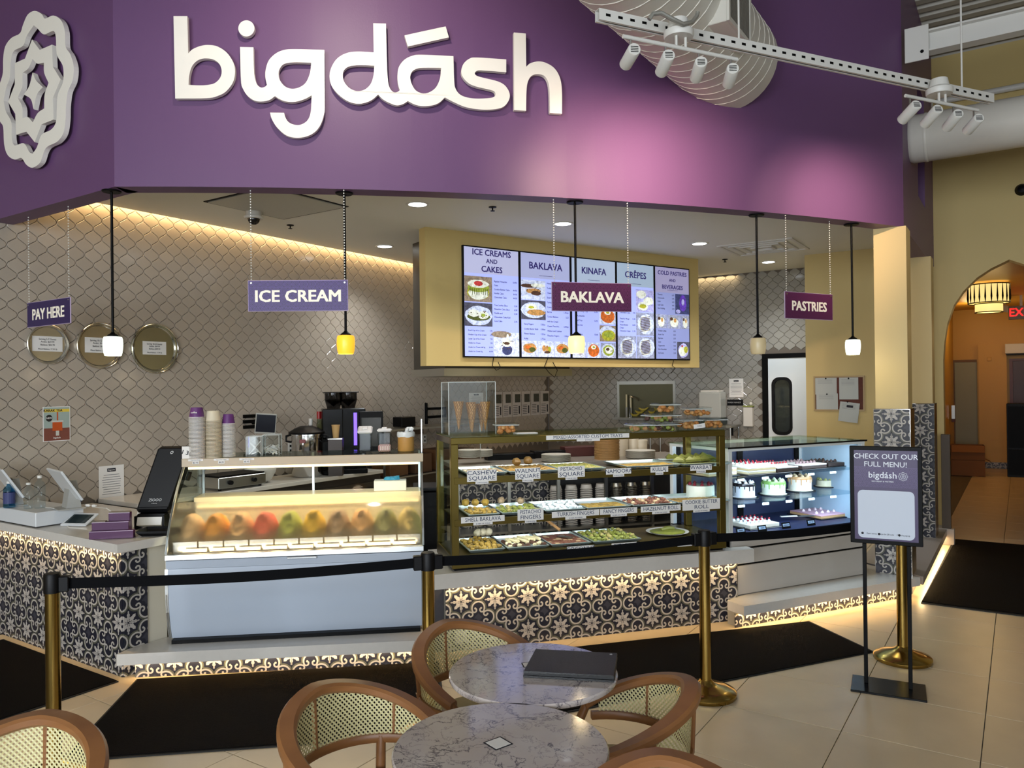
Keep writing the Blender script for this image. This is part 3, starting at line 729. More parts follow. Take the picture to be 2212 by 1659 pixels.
def disc(cx, cz, rx, rz_, y, n=14, rot=0, jit=0):
    o = []
    for k in range(n):
        w = 2*math.pi*k/n; j = 1+random.uniform(-jit, jit); a, b = rx*math.cos(w)*j, rz_*math.sin(w)*j
        o.append((cx+a*math.cos(rot)-b*math.sin(rot), y, cz+a*math.sin(rot)+b*math.cos(rot)))
    return o[::-1]
def photo(parent, x0, x1, z0, z1, kind):
    mb = MB(); y = -.0315; w = x1-x0; h = z1-z0; cx = (x0+x1)/2; cz = (z0+z1)/2
    spec = {'cake': ['wood', ('olive', 0, -.12, .42, .3), ('cream', 0, -.16, .36, .26), ('green', 0, .05, .4, .17), ('cream', 0, .2, .38, .16), ('red', .0, .22, .16, .1)],
            'roll': ['strip', ('plate', 0, -.05, .5, .42), ('dgreen', .0, -.1, .42, .16), ('cream', -.18, .05, .2, .16), ('cream', .16, -.02, .2, .17), ('green', .16, -.02, .08, .07)],
            'cup': ['plate', ('wood', -.2, .42, .4, .14), ('navy', .02, -.22, .2, .22), ('cream', .02, .05, .22, .14), ('cream', .04, .25, .05, .2), ('choc', 0, .05, .12, .06)],
            'logs': ['plate', ('choc', -.2, .2, .32, .1), ('cream', .18, .25, .3, .1), ('pastry', .0, -.05, .3, .14), ('choc', .1, -.15, .2, .12)],
            'slice': ['strip', ('plate', 0, 0, .5, .42), ('cream', -.08, .16, .24, .16), ('olive', -.1, .14, .12, .07), ('pastry', .1, -.12, .38, .16)],
            'squares': ['plate', ('pastry', 0, .05, .42, .3), ('orange', -.1, .1, .2, .12), ('dgreen', .15, -.05, .2, .16)],
            'fingers': ['plate', ('plate', 0, 0, .45, .4), ('pastry', -.15, .05, .12, .2), ('pastry', .05, .02, .12, .2), ('olive', .2, .0, .1, .18), ('choc', .05, -.2, .2, .08)],
            'soup': ['plate', ('orange', 0, -.02, .44, .42), ('cream', .0, .2, .2, .14), ('olive', 0, .2, .1, .07)],
            'kun': ['wood', ('plate', 0, .12, .5, .36), ('olive', .05, -.12, .44, .34), ('green', .05, -.06, .3, .18)],
            'salad': ['grey', ('plate', 0, 0, .46, .46), ('green', 0, 0, .36, .36), ('cream', .02, .03, .26, .24), ('choc', -.05, .08, .12, .1)],
            'crepe': ['grey', ('plate', .05, 0, .46, .44), ('cream', 0, 0, .34, .36), ('grey', 0, .02, .28, .3)],
            'tray': ['lav', ('cream', -.2, .28, .28, .18), ('cream', .2, 0, .28, .18), ('cream', -.12, -.25, .3, .2), ('olive', -.12, -.25, .2, .1)],
            'drink': ['navy', ('violet', .05, .05, .26, .42), ('lav', .05, .1, .1, .16), ('lav', -.3, -.38, .16, .1)],
            'milk': ['grey', ('cream', 0, -.05, .3, .36), ('choc', -.2, .2, .12, .12), ('pastry', .06, .1, .1, .16)],
            'sundae': ['strip', ('lav', 0, 0, .42, .42), ('cream', -.06, -.04, .3, .3), ('olive', .2, .06, .16, .2), ('red', -.1, .26, .07, .06)]}[kind]
    ms = [PAL[spec[0]]]; mb.quad((x0, y, z0), (x1, y, z0), (x1, y, z1), (x0, y, z1))
    for i, (mn, dx, dz, rx, rz_) in enumerate(spec[1:]):
        if PAL[mn] not in ms: ms.append(PAL[mn])
        mb.cur = ms.index(PAL[mn]); mb.add(disc(cx+dx*w, cz+dz*h, rx*w, rz_*h, y-.0006*(i+1), 16, 0, .05), [tuple(range(16))])
    if kind in ('cake', 'crepe', 'logs', 'salad', 'cup', 'roll'):      # drips and drizzle
        mn = PAL['choc' if kind != 'cake' else 'dgreen']
        if mn not in ms: ms.append(mn)
        mb.cur = ms.index(mn)
        for k in range(9):
            a = -.32+.08*k
            if kind == 'cake': mb.quad((cx+a*w, y-.006, cz-.02*h-random.uniform(.1, .28)*h), (cx+(a+.02)*w, y-.006, cz-.02*h-.2*h), (cx+(a+.02)*w, y-.006, cz+.02*h), (cx+a*w, y-.006, cz+.02*h))
            elif kind == 'crepe': mb.quad((cx-.28*w, y-.006, cz+a*h*.9-.05*h), (cx+.26*w, y-.006, cz+a*h*.9+.05*h), (cx+.26*w, y-.006, cz+a*h*.9+.075*h), (cx-.28*w, y-.006, cz+a*h*.9-.025*h))
            else: mb.add(disc(cx+random.uniform(-.3, .3)*w, cz+random.uniform(-.2, .15)*h, .03*w, .02*h, y-.006, 8), [tuple(range(8))])
    mb.obj('photo', ms, parent)
def lines(parent, x0, x1, z, items, size, gap, m=None):
    mb = MB()
    for k, it in enumerate(items):
        if isinstance(it, str): it = (it, '')
        if it[0]: mb.text(it[0], size, UP(x0, -.0322, z-gap*k), .012, .0001, 'LEFT', .92)
        if it[1]: mb.text(it[1], size, UP(x1, -.0322, z-gap*k), .012, .0001, 'RIGHT', .92)
    mb.obj('menu_text', m or M_mtxt, parent)
TITLES = [('ICE CREAMS', 'AND', 'CAKES'), ('BAKLAVA',), ('KINAFA',), ('CRÊPES',), ('COLD PASTRIES', 'AND', 'BEVERAGES')]
LBL = ['menu screen headed ICE CREAMS AND CAKES', 'menu screen headed BAKLAVA with pastry photos', 'menu screen headed KINAFA behind the hanging sign', 'menu screen headed CREPES with crepe photos', 'dim menu screen headed COLD PASTRIES AND BEVERAGES']
SH = zt-zb
for k in range(5):
    w = xs_[k+1]-xs_[k]-.004
    c0 = Vector((q0.x, q0.y, 0))+Vector((math.cos(brz), math.sin(brz), 0))*xs_[k]
    t = thing('menu_screen', LBL[k], 'screen', (c0.x, c0.y, zb), brz, 'wall menu screens')
    MB().cbox(0, w, -.03, -.002, 0, SH, .002).obj('bezel', M_blackpl, t)
    b = .014; x0, x1, z1 = b, w-b, SH-b
    MB().quad((x0, -.0302, b), (x1, -.0302, b), (x1, -.0302, z1), (x0, -.0302, z1)).obj('display', M_disp if k < 4 else mat('screen_dim', '#60688f', .3, emit='#8f98cc', es=.85), t)
    zh = SH*(.755 if k != 4 else .72)
    hmb = MB().quad((x0, -.0306, zh), (x1, -.0306, zh), (x1, -.0306, z1), (x0, -.0306, z1)).obj('header', M_hdrs[k], t)
    mb = MB(); tt = TITLES[k]; W_ = x1-x0
    for i, s_ in enumerate(tt):
        n = len(s_); sz = .105 if len(tt) == 1 else (.088 if k == 0 else .07)
        if s_ == 'AND': sz *= .72
        zc = (zh+z1)/2+(0 if len(tt) == 1 else (.085, 0, -.085)[i])
        mb.text(s_, sz, UP(w/2, -.0324, zc), .022, .0001)
    mb.box(w/2-.09, w/2+.09, -.0325, -.0322, zh+.03, zh+.034)
    mb.obj('title', M_ttl, t)
    hw = W_/2; P = lambda a, b_, c_, d_, kd: photo(t, x0+a*W_, x0+b_*W_, b+c_*(z1-b), b+d_*(z1-b), kd)
    Zf = lambda f: b+f*(z1-b)
    if k == 0:
        P(0, .5, .5, .735, 'cake'); P(.0, .5, .275, .49, 'roll'); P(.52, 1, 0, .225, 'cup')
        lines(t, x0+.535*W_, x1-.02, Zf(.70), [('Bigdash Pistachio', '54.95'), ('Cake', ''), ('Cookie Butter Cake', '44.95'), ('Vanilla Cake', '34.95'), ('Chocolate Cake', '44.95'), ('', ''), ('Tres Leches Slice', '5.50'), ('Pistachio Cake Slice', '6.50'), ('Vanilla and', '5.50'), ('Chocolate Cake Roll', ''), ('Lava Cake', '5.95')], .026, .0415)
        lines(t, x0+.06*W_, x0+.5*W_, Zf(.235), [('Small Cup of Ice Cream', '5.95'), ('Medium Cup of Ice Cream', '6.95'), ('Large Cup of Ice Cream', '7.95'), ('Arabic Ice Cream', '7.95'), ('Arabic Ice Cream half kg', '29.99'), ('Arabic Ice Cream kg', '49.99')], .022, .043)
    elif k == 1:
        P(0, .49, .55, .74, 'logs'); P(0, .49, .36, .545, 'slice')
        for j, kd in enumerate(('squares', 'fingers', 'squares')): P(.335*j, .335*j+.32, 0, .155, kd)
        lines(t, x0+.52*W_, x1-.02, Zf(.72), [('Mixed Trays', ''), ('Turkish Baklava', '1.50/pc'), ('Classic Hazelnut', '1.50/pc'), ('Shell Baklava', '1.25/pc'), ('Turkish Fingers', '1.50/pc'), ('Cashew Square', '1.50/pc'), ('Burma', '1.25/pc'), ('Turkish Baklava', '2.25'), ('with Ice Cream', ''), ('Classic Pistachio,', '2.00/pc'), ('Walnut and Cashew', ''), ('Pistachio Fingers', '1.50/pc')], .026, .052)
        lines(t, x0+.05*W_, x0+.48*W_, Zf(.315), [('Fancy Fingers', '1.50/pc'), ('Cookie Butter Rolls', '1.50/pc'), ('Flower Baklava', '1.25/pc'), ('Kullaj', '2.75/ea')], .025, .052)
    elif k == 2:
        P(.62, 1, .35, .52, 'soup'); P(.62, 1, .17, .335, 'kun'); P(.0, .3, 0, .155, 'fingers'); P(.33, .62, 0, .155, 'soup'); P(.64, 1, 0, .155, 'salad')
        lines(t, x0+.06*W_, x0+.58*W_, Zf(.70), [('Kinafa Nabulsi', '11.95'), ('Kinafa Soft', '11.95'), ('Kinafa with Cream', '12.95'), ('', ''), ('Small Tray', '24.95'), ('Kinafa Family Tray', '32.95'), ('with pistachio', ''), ('Small Tray', '16.95'), ('serves two', ''), ('', ''), ('Large Tray', '70.00')], .027, .052)
    elif k == 3:
        P(.5, 1, .5, .735, 'tray'); P(.5, 1, .245, .49, 'crepe'); P(0, .49, 0, .235, 'crepe'); P(.51, 1, 0, .235, 'crepe')
        lines(t, x0+.06*W_, x0+.48*W_, Zf(.48), [('Chocolate Crepe', '9.95'), ('', ''), ('Pistachio Mango', '12.95'), ('Crepe', ''), ('Nutty Banana', '10.95'), ('Crepe', ''), ('Fettuccine Crepe', '11.95'), ('', '')], .025, .036)
    else:
        P(.58, 1, .5, .72, 'drink'); P(0, .32, .335, .485, 'milk'); P(.34, .74, .335, .485, 'milk'); P(.76, 1, .335, .485, 'milk'); P(.62, 1, 0, .19, 'sundae')
        lines(t, x0+.06*W_, x0+.55*W_, Zf(.70), [('Tiramisu', '6.95'), ('Cheesecake', '6.95'), ('Eclair', '4.95'), ('Lazy Cake', '4.95'), ('Rice Pudding', '5.95')], .025, .042)
        lines(t, x0+.06*W_, x0+.58*W_, Zf(.305), [('Turkish Coffee', '3.95'), ('Karak Tea', '3.95'), ('Espresso', '2.95'), ('Latte', '4.95'), ('Cappuccino', '4.95'), ('Hot Chocolate', '4.95'), ('Iced Latte', '5.50')], .025, .045)
for k, pts in enumerate([[(1066, 772), (1064, 790), (1072, 800), (1082, 795), (1076, 782)], [(1184, 772), (1176, 792), (1186, 805), (1198, 815), (1204, 800), (1194, 782)], [(1455, 778), (1452, 790), (1459, 795), (1450, 806)]]):
    mb = MB(); pp = [Pp(a, b_, q0-Vector(bn)*-.02, bn) for a, b_ in pts]
    tag(mb.tube(pp, .004, 5).obj('dangling_cable', M_blackpl), ['thin black cable dangling under the first menu screen', 'thin black cable dangling under the second menu screen', 'thin black cable dangling under the last menu screen'][k], 'cable', 'cables below the screens')
# ================================================================ PATTERNED CEMENT TILES
def mosaic_fn(x, y):
    fx = ((x+.5).fr()-.5).abs(); fy = ((y+.5).fr()-.5).abs()
    p = fx.max(fy); q = fx.min(fy)
    n1 = (p*70).sin()*.008; s = (p+q)*.7071; t = (p-q)*.7071
    n2 = (s*62).sin()*.009
    leaf1 = q.lt(((p/.31)*3.1416).sin()*.034+n1)*p.lt(.305)*p.gt(.02)
    leaf2 = t.lt(((s/.30)*3.1416).sin()*.052+n2)*s.lt(.295)*s.gt(.05)
    r = hyp(p-.5, q-.22)
    keep = q.lt(.275)
    olive = (r-.232).abs().lt(.017)*keep*p.lt(.48)
    band = (r-.186).abs().lt(.023)*keep
    r2 = hyp(p-.387, q-.275); curl = (r2-.062).abs().lt(.022)*(q.gt(.272).max(p.gt(.40)*q.gt(.225)))
    r3 = hyp(p-.412, q-.225); dot = r3.lt(.030)
    dia = ((.5-p)+(.5-q)).lt(.13); dots = ((x*12).sin()*(y*12).sin()).gt(.45)*dia
    return '#22232f', [(dia, '#3a3a44'), (dots, '#22232f'), (olive, '#5a5a4c'), (band.max(curl).max(dot), '#b3ada4'), (leaf1.max(leaf2), '#b5afa8')]
M_mosaic = shader('patterned_cement_tile', mosaic_fn, .38)
TZ = .24
TILE_SHARED = {}
def mosaic(parent, L, z0, z1, sx, sz, y=0, x0=0):
    """tiles on the face y of a local frame, stars at tile corners"""
    g = .0012; i0 = math.floor((x0-sx)/TZ); j0 = math.floor((z0-sz)/TZ)
    i = i0
    while sx+i*TZ < L:
        j = j0
        while sz+j*TZ < z1:
            a0, a1 = sx+i*TZ, sx+(i+1)*TZ; c0, c1 = sz+j*TZ, sz+(j+1)*TZ
            b0, b1, d0, d1 = max(a0, x0), min(a1, L), max(c0, z0), min(c1, z1)
            if b1-b0 > .004 and d1-d0 > .004:
                w, h = b1-b0, d1-d0; key = (round(w, 4), round(h, 4), round((b0-a0)/TZ, 3), round((d0-c0)/TZ, 3))
                if key not in TILE_SHARED:
                    u0, u1, v0, v1 = (b0-a0)/TZ, (b1-a0)/TZ, (d0-c0)/TZ, (d1-c0)/TZ
                    mb = MB().add([(g, -.008, g), (w-g, -.008, g), (w-g, -.008, h-g), (g, -.008, h-g)], [(0, 1, 2, 3)], [(u0, v0), (u1, v0), (u1, v1), (u0, v1)])
                    n = len(mb.v); mb.add([(0.0006, 0, .0006), (w-.0006, 0, .0006), (w-.0006, 0, h-.0006), (.0006, 0, h-.0006), (g, -.008, g), (w-g, -.008, g), (w-g, -.008, h-g), (g, -.008, h-g)], [(0, 1, 5, 4), (1, 2, 6, 5), (2, 3, 7, 6), (3, 0, 4, 7)], [(u0, v0), (u1, v0), (u1, v1), (u0, v1)]*2)
                    TILE_SHARED[key] = mb.mesh('tile', M_mosaic)
                o = bpy.data.objects.new('tile', TILE_SHARED[key]); COL.objects.link(o); o.parent = parent; o.location = (b0, y, d0)
            j += 1
        i += 1
M_core = mat('counter_core', '#9a9488', .7)
def LF(p, o, rz):                                # world point -> local frame
    d = Vector(p)-Vector((o[0], o[1], 0)); c, s = math.cos(rz), math.sin(rz)
    return Vector((c*d.x+s*d.y, -s*d.x+c*d.y, d.z))
def strip_light(x0, x1, y, z, M, power, rzz, down=True):
    c = M @ Vector(((x0+x1)/2, y, z)); return light('under_counter_glow', 'AREA', c, power, WARM, abs(x1-x0), .02, rot=Euler((0, 0, rzz)))
# ---- pay counter (left)
oP = AB(2.682, -4.733); PC = thing('pay_counter', 'patterned tile pay counter with white quartz top at the left', 'counter', oP, GRZ)
MB().prism([(-1.86, .008), (-.008, .008), (-.008, .30), (-.42, .75), (-1.86, .75)], 0, .80).obj('core', M_core, PC)
mosaic(PC, 0, 0, .80, -.04, .335, 0, -1.86)
pc2 = bpy.data.objects.new('end_face', None); COL.objects.link(pc2); pc2.parent = PC; pc2.rotation_euler = (0, 0, R(90)); pc2.location = (0, 0, 0)
mosaic(pc2, .16, 0, .80, .03, .335, 0, .0)
MB().cbox(-.006, .0, .162, .30, 0, .80, .002).obj('end_panel', mat('cream_panel', '#cdc6b4', .5), PC)
MB().prism([(-1.86, -.075), (.075, -.075), (.075, .25), (-.41, .80), (-1.86, .80)], .80, .855).obj('quartz_top', M_stone, PC)
MB().box(-1.86, -.02, -.03, -.02, .788, .798).obj('led_strip', M_led, PC)
light('under_counter_glow', 'AREA', oP+Matrix.Rotation(GRZ, 3, 'Z') @ Vector((-.95, -.055, .79)), 5, WARM, 1.8, .02, rot=(R(50), 0, GRZ))
# ---- left ledge under the ice cream case
oL = Vector((-2.462, 4.758, 0)); rL = math.atan2(.188, 1.756)
LG = thing('low_ledge', 'low white quartz ledge under the ice cream case', 'ledge', oL, rL)
MB().prism([(.08, .088), (1.93, .088), (1.93, .85), (.68, .85)], 0, .105).obj('core', M_core, LG)
mosaic(LG, 1.93, 0, .105, .32, .105, .08, .08)
MB().prism([(0, 0), (1.95, 0), (1.95, .88), (.68, .88), (.03, .093)], .105, .175).obj('quartz_slab', M_stone, LG)
MB().box(.08, 1.93, .05, .06, .094, .103).obj('led_strip', M_led, LG)
light('under_counter_glow', 'AREA', FR(oL, rL) @ Vector((1.0, .03, .098)), 2.6, WARM, 1.85, .02, rot=(R(50), 0, rL))
# ---- middle counter
oM = Vector((-.528, 5.103, 0)); rM = math.atan2(.693, 2.337)
MC = thing('tiled_counter', 'patterned tile counter with white slab under the baklava case', 'counter', oM, rM)
ML = 2.437; tR = LF((1.724, 5.908, 0), oM, rM); ty = .115
x_l = LF(Pd(963, 1271, 5.22), oM, rM).x; x_r = tR.x-.03
MB().prism([(x_l, ty+.008), (x_r, ty+.008), (2.30, ty+.03), (2.17, .8), (x_l, .8)], 0, .46).obj('core', M_core, MC)
ss = LF(Pd(997, 1309, 5.25), oM, rM)
mosaic(MC, x_r, 0, .46, ss.x, .335, ty, x_l)
MB().prism([(0, 0), (ML, 0), (ML, .10), (2.29, .10), (2.17, .80), (.10, .80)], .46, .56).obj('white_slab', M_stone, MC)
MB().box(x_l, x_r, .07, .08, .449, .458).obj('led_strip', M_led, MC)
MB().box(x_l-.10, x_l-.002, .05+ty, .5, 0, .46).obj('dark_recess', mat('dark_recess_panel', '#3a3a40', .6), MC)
MB().box(x_r+.001, x_r+.006, ty-.006, ty+.02, 0, .46).obj('edge_trim', M_chrome, MC)
light('under_counter_glow', 'AREA', FR(oM, rM) @ Vector(((x_l+x_r)/2, .045, .452)), 6, WARM, x_r-x_l, .02, rot=(R(50), 0, rM))
# ---- right ledge, wrapping the tiled columns
oR = Vector((1.678, 5.632, 0)); rR = math.atan2(.784, 1.707)
RG = thing('low_ledge', 'low white quartz ledge under the cake case', 'ledge', oR, rR)
MB().prism([(.0, .088), (1.80, .088), (1.80, .95), (.28, .95), (.18, .25), (0, .18)], 0, .105).obj('core', M_core, RG)
mosaic(RG, 1.80, 0, .105, .13, .105, .08, -.02)
MB().prism([(0, 0), (1.878, 0), (1.878, 1.0), (.29, 1.0), (.175, .24), (0, .18)], .105, .175).obj('quartz_slab', M_stone, RG)
MB().box(0, 1.80, .05, .06, .094, .103).obj('led_strip', M_led, RG)
light('under_counter_glow', 'AREA', FR(oR, rR) @ Vector((.9, .03, .098)), 4, WARM, 1.8, .02, rot=(R(30), 0, rR))
SG = thing('side_ledge', 'low stone ledge running back beside the tiled columns', 'ledge', AB(7.25, -.70), GRZ)
MB().prism([(-.09, .08), (-.09, AY-7.28), (-.5, AY-7.28), (-.5, .33)], 0, .105).obj('core', M_core, SG)
MB().prism([(0, .0), (0, AY-7.28), (-.55, AY-7.28), (-.55, .36), (-.03, .02)], .105, .175).obj('stone_slab', mat('grey_quartz', '#a9a199', .35), SG)
MB().box(-.06, -.05, .05, AY-7.3, .094, .103).obj('led_strip', M_led, SG)
light('under_counter_glow', 'AREA', AB(8.6, -.73, .095), 5, WARM, .03, 2.6, rot=(0, 0, GRZ))
# ---- tiled columns
def column(a, b, w, d, label, sx, slim=.012):
    t = thing('tiled_column', label, 'column', AB(a, b, .175), GRZ, 'tile clad columns'); h = 1.395
    MB().box(.008, w-.0, .008, d, 0, h).obj('core', M_core, t)
    mosaic(t, w, 0, h, sx, .16, 0, 0)
    MB().box(w+.0005, w+.004, .004, d, 0, h).obj('side_mosaic', mat('bronze_mosaic', '#6b5a35', .3, .5, noise=.6, nscale=120), t)
    for q in (-.003, w+.0005): MB().box(q-.0005, q+.0045, -.011, -.0, 0, h+.003).obj('metal_edge', M_chrome, t)
    MB().box(-.003, w+.005, -.01, d, h+.001, h+.008).obj('cap_trim', M_chrome, t)
    MB().box(slim, w-slim, slim, d, h+.0085, ZS-.175).obj('painted_shaft', mat('cream_ochre_paint', '#d8bf84', .5), t)
column(7.215, -1.055, .275, .30, 'tile clad column at the near corner beside the cake case', .135)
column(9.12, -1.02, .26, .28, 'tile clad column further back by the arch', .13)

# ================================================================ ICE CREAM CASE
oI = Vector((-2.237, 4.979, 0)); rI = math.atan2(.209, 1.607); IL = 1.645
IC = thing('ice_cream_case', 'white ice cream display case with fogged curved glass', 'display case', (oI.x, oI.y, .175), rI)
Z = lambda z: z-.175
def sweep(prof, x0, x1, mb=None, closed=False):
    mb = mb or MB(); n = len(prof); vs = [(x0, y, z) for y, z in prof]+[(x1, y, z) for y, z in prof]
    fs = [(i, (i+1) % n, n+(i+1) % n, n+i) for i in range(n if closed else n-1)]
    if closed: fs += [tuple(range(n-1, -1, -1)), tuple(range(n, 2*n))]
    return mb.add(vs, fs)
pan = [(0, .2), (-.03, .28), (-.055, .38), (-.07, .5), (-.075, .6), (-.07, .66)]
M_casew = mat('case_white', '#b7c2d1', .28)
sweep([(y, Z(z)) for y, z in pan]+[(.8, Z(.66)), (.8, Z(.2))], .02, IL-.02, closed=True).obj('front_panel', M_casew, IC, True)
sweep([(-.082, Z(.664)), (-.085, Z(.715)), (.0, Z(.715)), (.0, Z(.664))], .01, IL-.01, closed=True).obj('lower_rail', M_casew, IC)
gl = [(-.07, .715), (-.085, .72), (-.083, .75), (-.06, .755)]
sweep([(y, Z(z)) for y, z in gl], .005, IL-.005, closed=True).obj('glass_sill', M_alu, IC)
MB().cbox(.76, .95, -.095, -.085, Z(.70), Z(.715), .003).obj('latch_handle', M_alu, IC)
arcp = [(-.07, .755), (-.03, .86), (.03, .96), (.105, 1.06), (.19, 1.15), (.30, 1.245), (.335, 1.275)]
M_fog = None
def fogglass():
    m = bpy.data.materials.new('fogged_glass'); m.use_nodes = True; nt = m.node_tree; nt.nodes.remove(nt.nodes['Principled BSDF'])
    t = nt.nodes.new('ShaderNodeBsdfTransparent'); rf = nt.nodes.new('ShaderNodeBsdfRefraction'); rf.inputs['IOR'].default_value = 1.08; rf.inputs['Roughness'].default_value = .38
    rf.inputs[0].default_value = (.95, .93, .88, 1)
    tl = nt.nodes.new('ShaderNodeBsdfTranslucent'); tl.inputs[0].default_value = (.85, .8, .68, 1)
    gg = nt.nodes.new('ShaderNodeBsdfGlossy'); gg.inputs['Roughness'].default_value = .05
    a = nt.nodes.new('ShaderNodeMixShader'); nt.links.new(t.outputs[0], a.inputs[1]); nt.links.new(rf.outputs[0], a.inputs[2])
    nz = nt.nodes.new('ShaderNodeTexNoise'); nz.inputs['Scale'].default_value = 6; nz.inputs['Detail'].default_value = 5
    tc = nt.nodes.new('ShaderNodeTexCoord'); nt.links.new(tc.outputs['Object'], nz.inputs['Vector'])
    mr = nt.nodes.new('ShaderNodeMapRange'); mr.inputs[1].default_value = .3; mr.inputs[2].default_value = .6; mr.inputs[3].default_value = .72; mr.inputs[4].default_value = .97
    nt.links.new(nz.outputs[0], mr.inputs[0]); nt.links.new(mr.outputs[0], a.inputs[0])
    b = nt.nodes.new('ShaderNodeMixShader'); b.inputs[0].default_value = .13; nt.links.new(a.outputs[0], b.inputs[1]); nt.links.new(tl.outputs[0], b.inputs[2])
    c_ = nt.nodes.new('ShaderNodeMixShader'); c_.inputs[0].default_value = .04; nt.links.new(b.outputs[0], c_.inputs[1]); nt.links.new(gg.outputs[0], c_.inputs[2])
    nt.links.new(c_.outputs[0], nt.nodes['Material Output'].inputs[0]); return m
M_fog = fogglass()
sweep([(y, Z(z)) for y, z in arcp[:4]], .012, IL-.012).obj('fogged_glass', M_fog, IC, True)
sweep([(y, Z(z)) for y, z in arcp[3:]], .012, IL-.012).obj('front_glass', M_glass, IC, True)
for x0, x1 in ((0, .012), (IL-.012, IL)):
    pr = [(y, Z(z)) for y, z in arcp]+[(y+.02, Z(z)) for y, z in arcp[::-1]]
    sweep(pr, x0, x1, closed=True).obj('glass_edge_strip', M_alu, IC)
pr = [(y, Z(z)) for y, z in pan]
sweep(pr+[(y+.03, z) for y, z in pr[::-1]], 0, .018, closed=True).obj('end_trim', M_alu, IC)
sweep(pr+[(y+.03, z) for y, z in pr[::-1]], IL-.018, IL, closed=True).obj('end_trim', M_alu, IC)
sweep([(y, Z(z)) for y, z in [(0, .2), (-.03, .28), (-.055, .38), (-.07, .5), (-.07, .755), (.8, .755), (.8, .2)]], .004, .012, closed=True).obj('end_panel', mat('case_cream', '#d8d2c0', .4), IC)
sweep([(y, Z(z)) for y, z in arcp+[(.8, 1.275), (.8, .755)]], .003, .009, closed=True).obj('end_glass', glass('end_glass', (.8, .86, .82), .1), IC)
sweep([(y, Z(z)) for y, z in arcp+[(.8, 1.275), (.8, .755)]], IL-.009, IL-.003, closed=True).obj('end_glass', MATS['end_glass'], IC)
MB().cbox(-.005, IL+.005, .325, .345, Z(1.272), Z(1.33), .003).obj('top_fascia', mat('case_fascia', '#b8a78c', .4), IC)
MB().box(.0, IL, .345, .80, Z(1.318), Z(1.33)).obj('top_glass', glass('grey_top_glass', (.62, .68, .64), .25), IC)
MB().tube([(.03, .365, Z(1.262)), (IL-.03, .365, Z(1.262))], .011, 8).obj('light_tube', mat('case_tube', '#fff1c8', .4, emit='#ffe2a0', es=2.4), IC)
for x in (.02, IL/2, IL-.02): MB().box(x-.008, x+.008, .785, .80, Z(.755), Z(1.318)).obj('rear_post', M_alu, IC)
MB().cbox(.012, IL-.012, .55, .80, Z(.98), Z(1.03), .003).obj('rear_sill', mat('case_sill', '#e3d6b4', .35), IC)
MB().box(.012, IL-.012, .56, .565, Z(.76), Z(.98)).obj('rear_wall', mat('case_liner', '#cfc7ad', .35), IC)
MB().box(.012, IL-.012, -.05, .80, Z(.70), Z(.715)).obj('well_floor', MATS['case_liner'], IC)
MB().tube([(.03, .545, Z(.985)), (IL-.03, .545, Z(.985))], .009, 8).obj('rear_light_tube', mat('case_tube_dim', '#fff1c8', .4, emit='#ffe2a0', es=.9), IC)
MI = FR((oI.x, oI.y, 0), rI)
light('case_glow', 'AREA', MI @ Vector((IL/2, .36, 1.24)), 9, (1, .80, .48), IL-.1, .06, to=MI @ Vector((IL/2, .2, .7)))
light('case_glow', 'AREA', MI @ Vector((IL/2, -.035, .765)), 1.8, (1, .80, .48), IL-.1, .02, to=MI @ Vector((IL/2, .25, .95)))
MB().box(.03, IL-.03, -.05, .79, Z(.176)+.0, Z(.2)).obj('plinth', M_blackmt, IC)
for x in (.08, IL-.08):
    for y in (.03, .72): MB().cyl((x, y, 0), .015, .004, 10).obj('foot', M_alu, IC)
ICM = [('beige', '#d9b98a'), ('mango orange', '#f0a229'), ('caramel', '#dcb07a'), ('strawberry red', '#e2503c'), ('pistachio green', '#a5b440'), ('lemon yellow', '#ffc400'), ('hazelnut brown', '#9c7f62'), ('peach', '#eab273'), ('mint grey', '#9aa06a'), ('vanilla', '#f3d88c')]
for k, (nm, cc) in enumerate(ICM):
    x = .10+k*(IL-.2)/9; p = MI @ Vector((x, .18, .716))
    t = thing('ice_cream_tub', 'steel tub heaped with %s ice cream in the fogged case' % nm, 'ice cream', p, rI, 'ice cream tubs')
    w = .075
    MB().box(-w, w, -.17, -.167, 0, .10).box(-w, w, .167, .17, 0, .10).box(-w, -w+.003, -.167, .167, 0, .10).box(w-.003, w, -.167, .167, 0, .10).box(-w, w, -.17, .17, 0, .003).obj('pan', M_steel, t)
    MB().ball((0, 0, .09), 1, 16, 10, (.088, .15, .17), jit=.05).ball((0, -.06, .15), 1, 12, 8, (.06, .07, .11), jit=.07).obj('ice_cream', mat('ice_'+nm.replace(' ', '_'), cc, .6, noise=.15, nscale=20, bump=.3, bscale=40), t, True)
for k in range(9):
    p = MI @ Vector((.17+k*(IL-.3)/8, -.025, .757))
    t = tag(MB().box(-.075, .075, 0, .003, 0, .022, Matrix.Rotation(R(-25), 4, 'X')).obj('flavour_card', mat('card_cream', '#f6e6bc', .6), loc=p, rz=rI), '%s small cream flavour card from the left along the case glass' % ORD[k], 'card', 'flavour cards in the ice cream case')

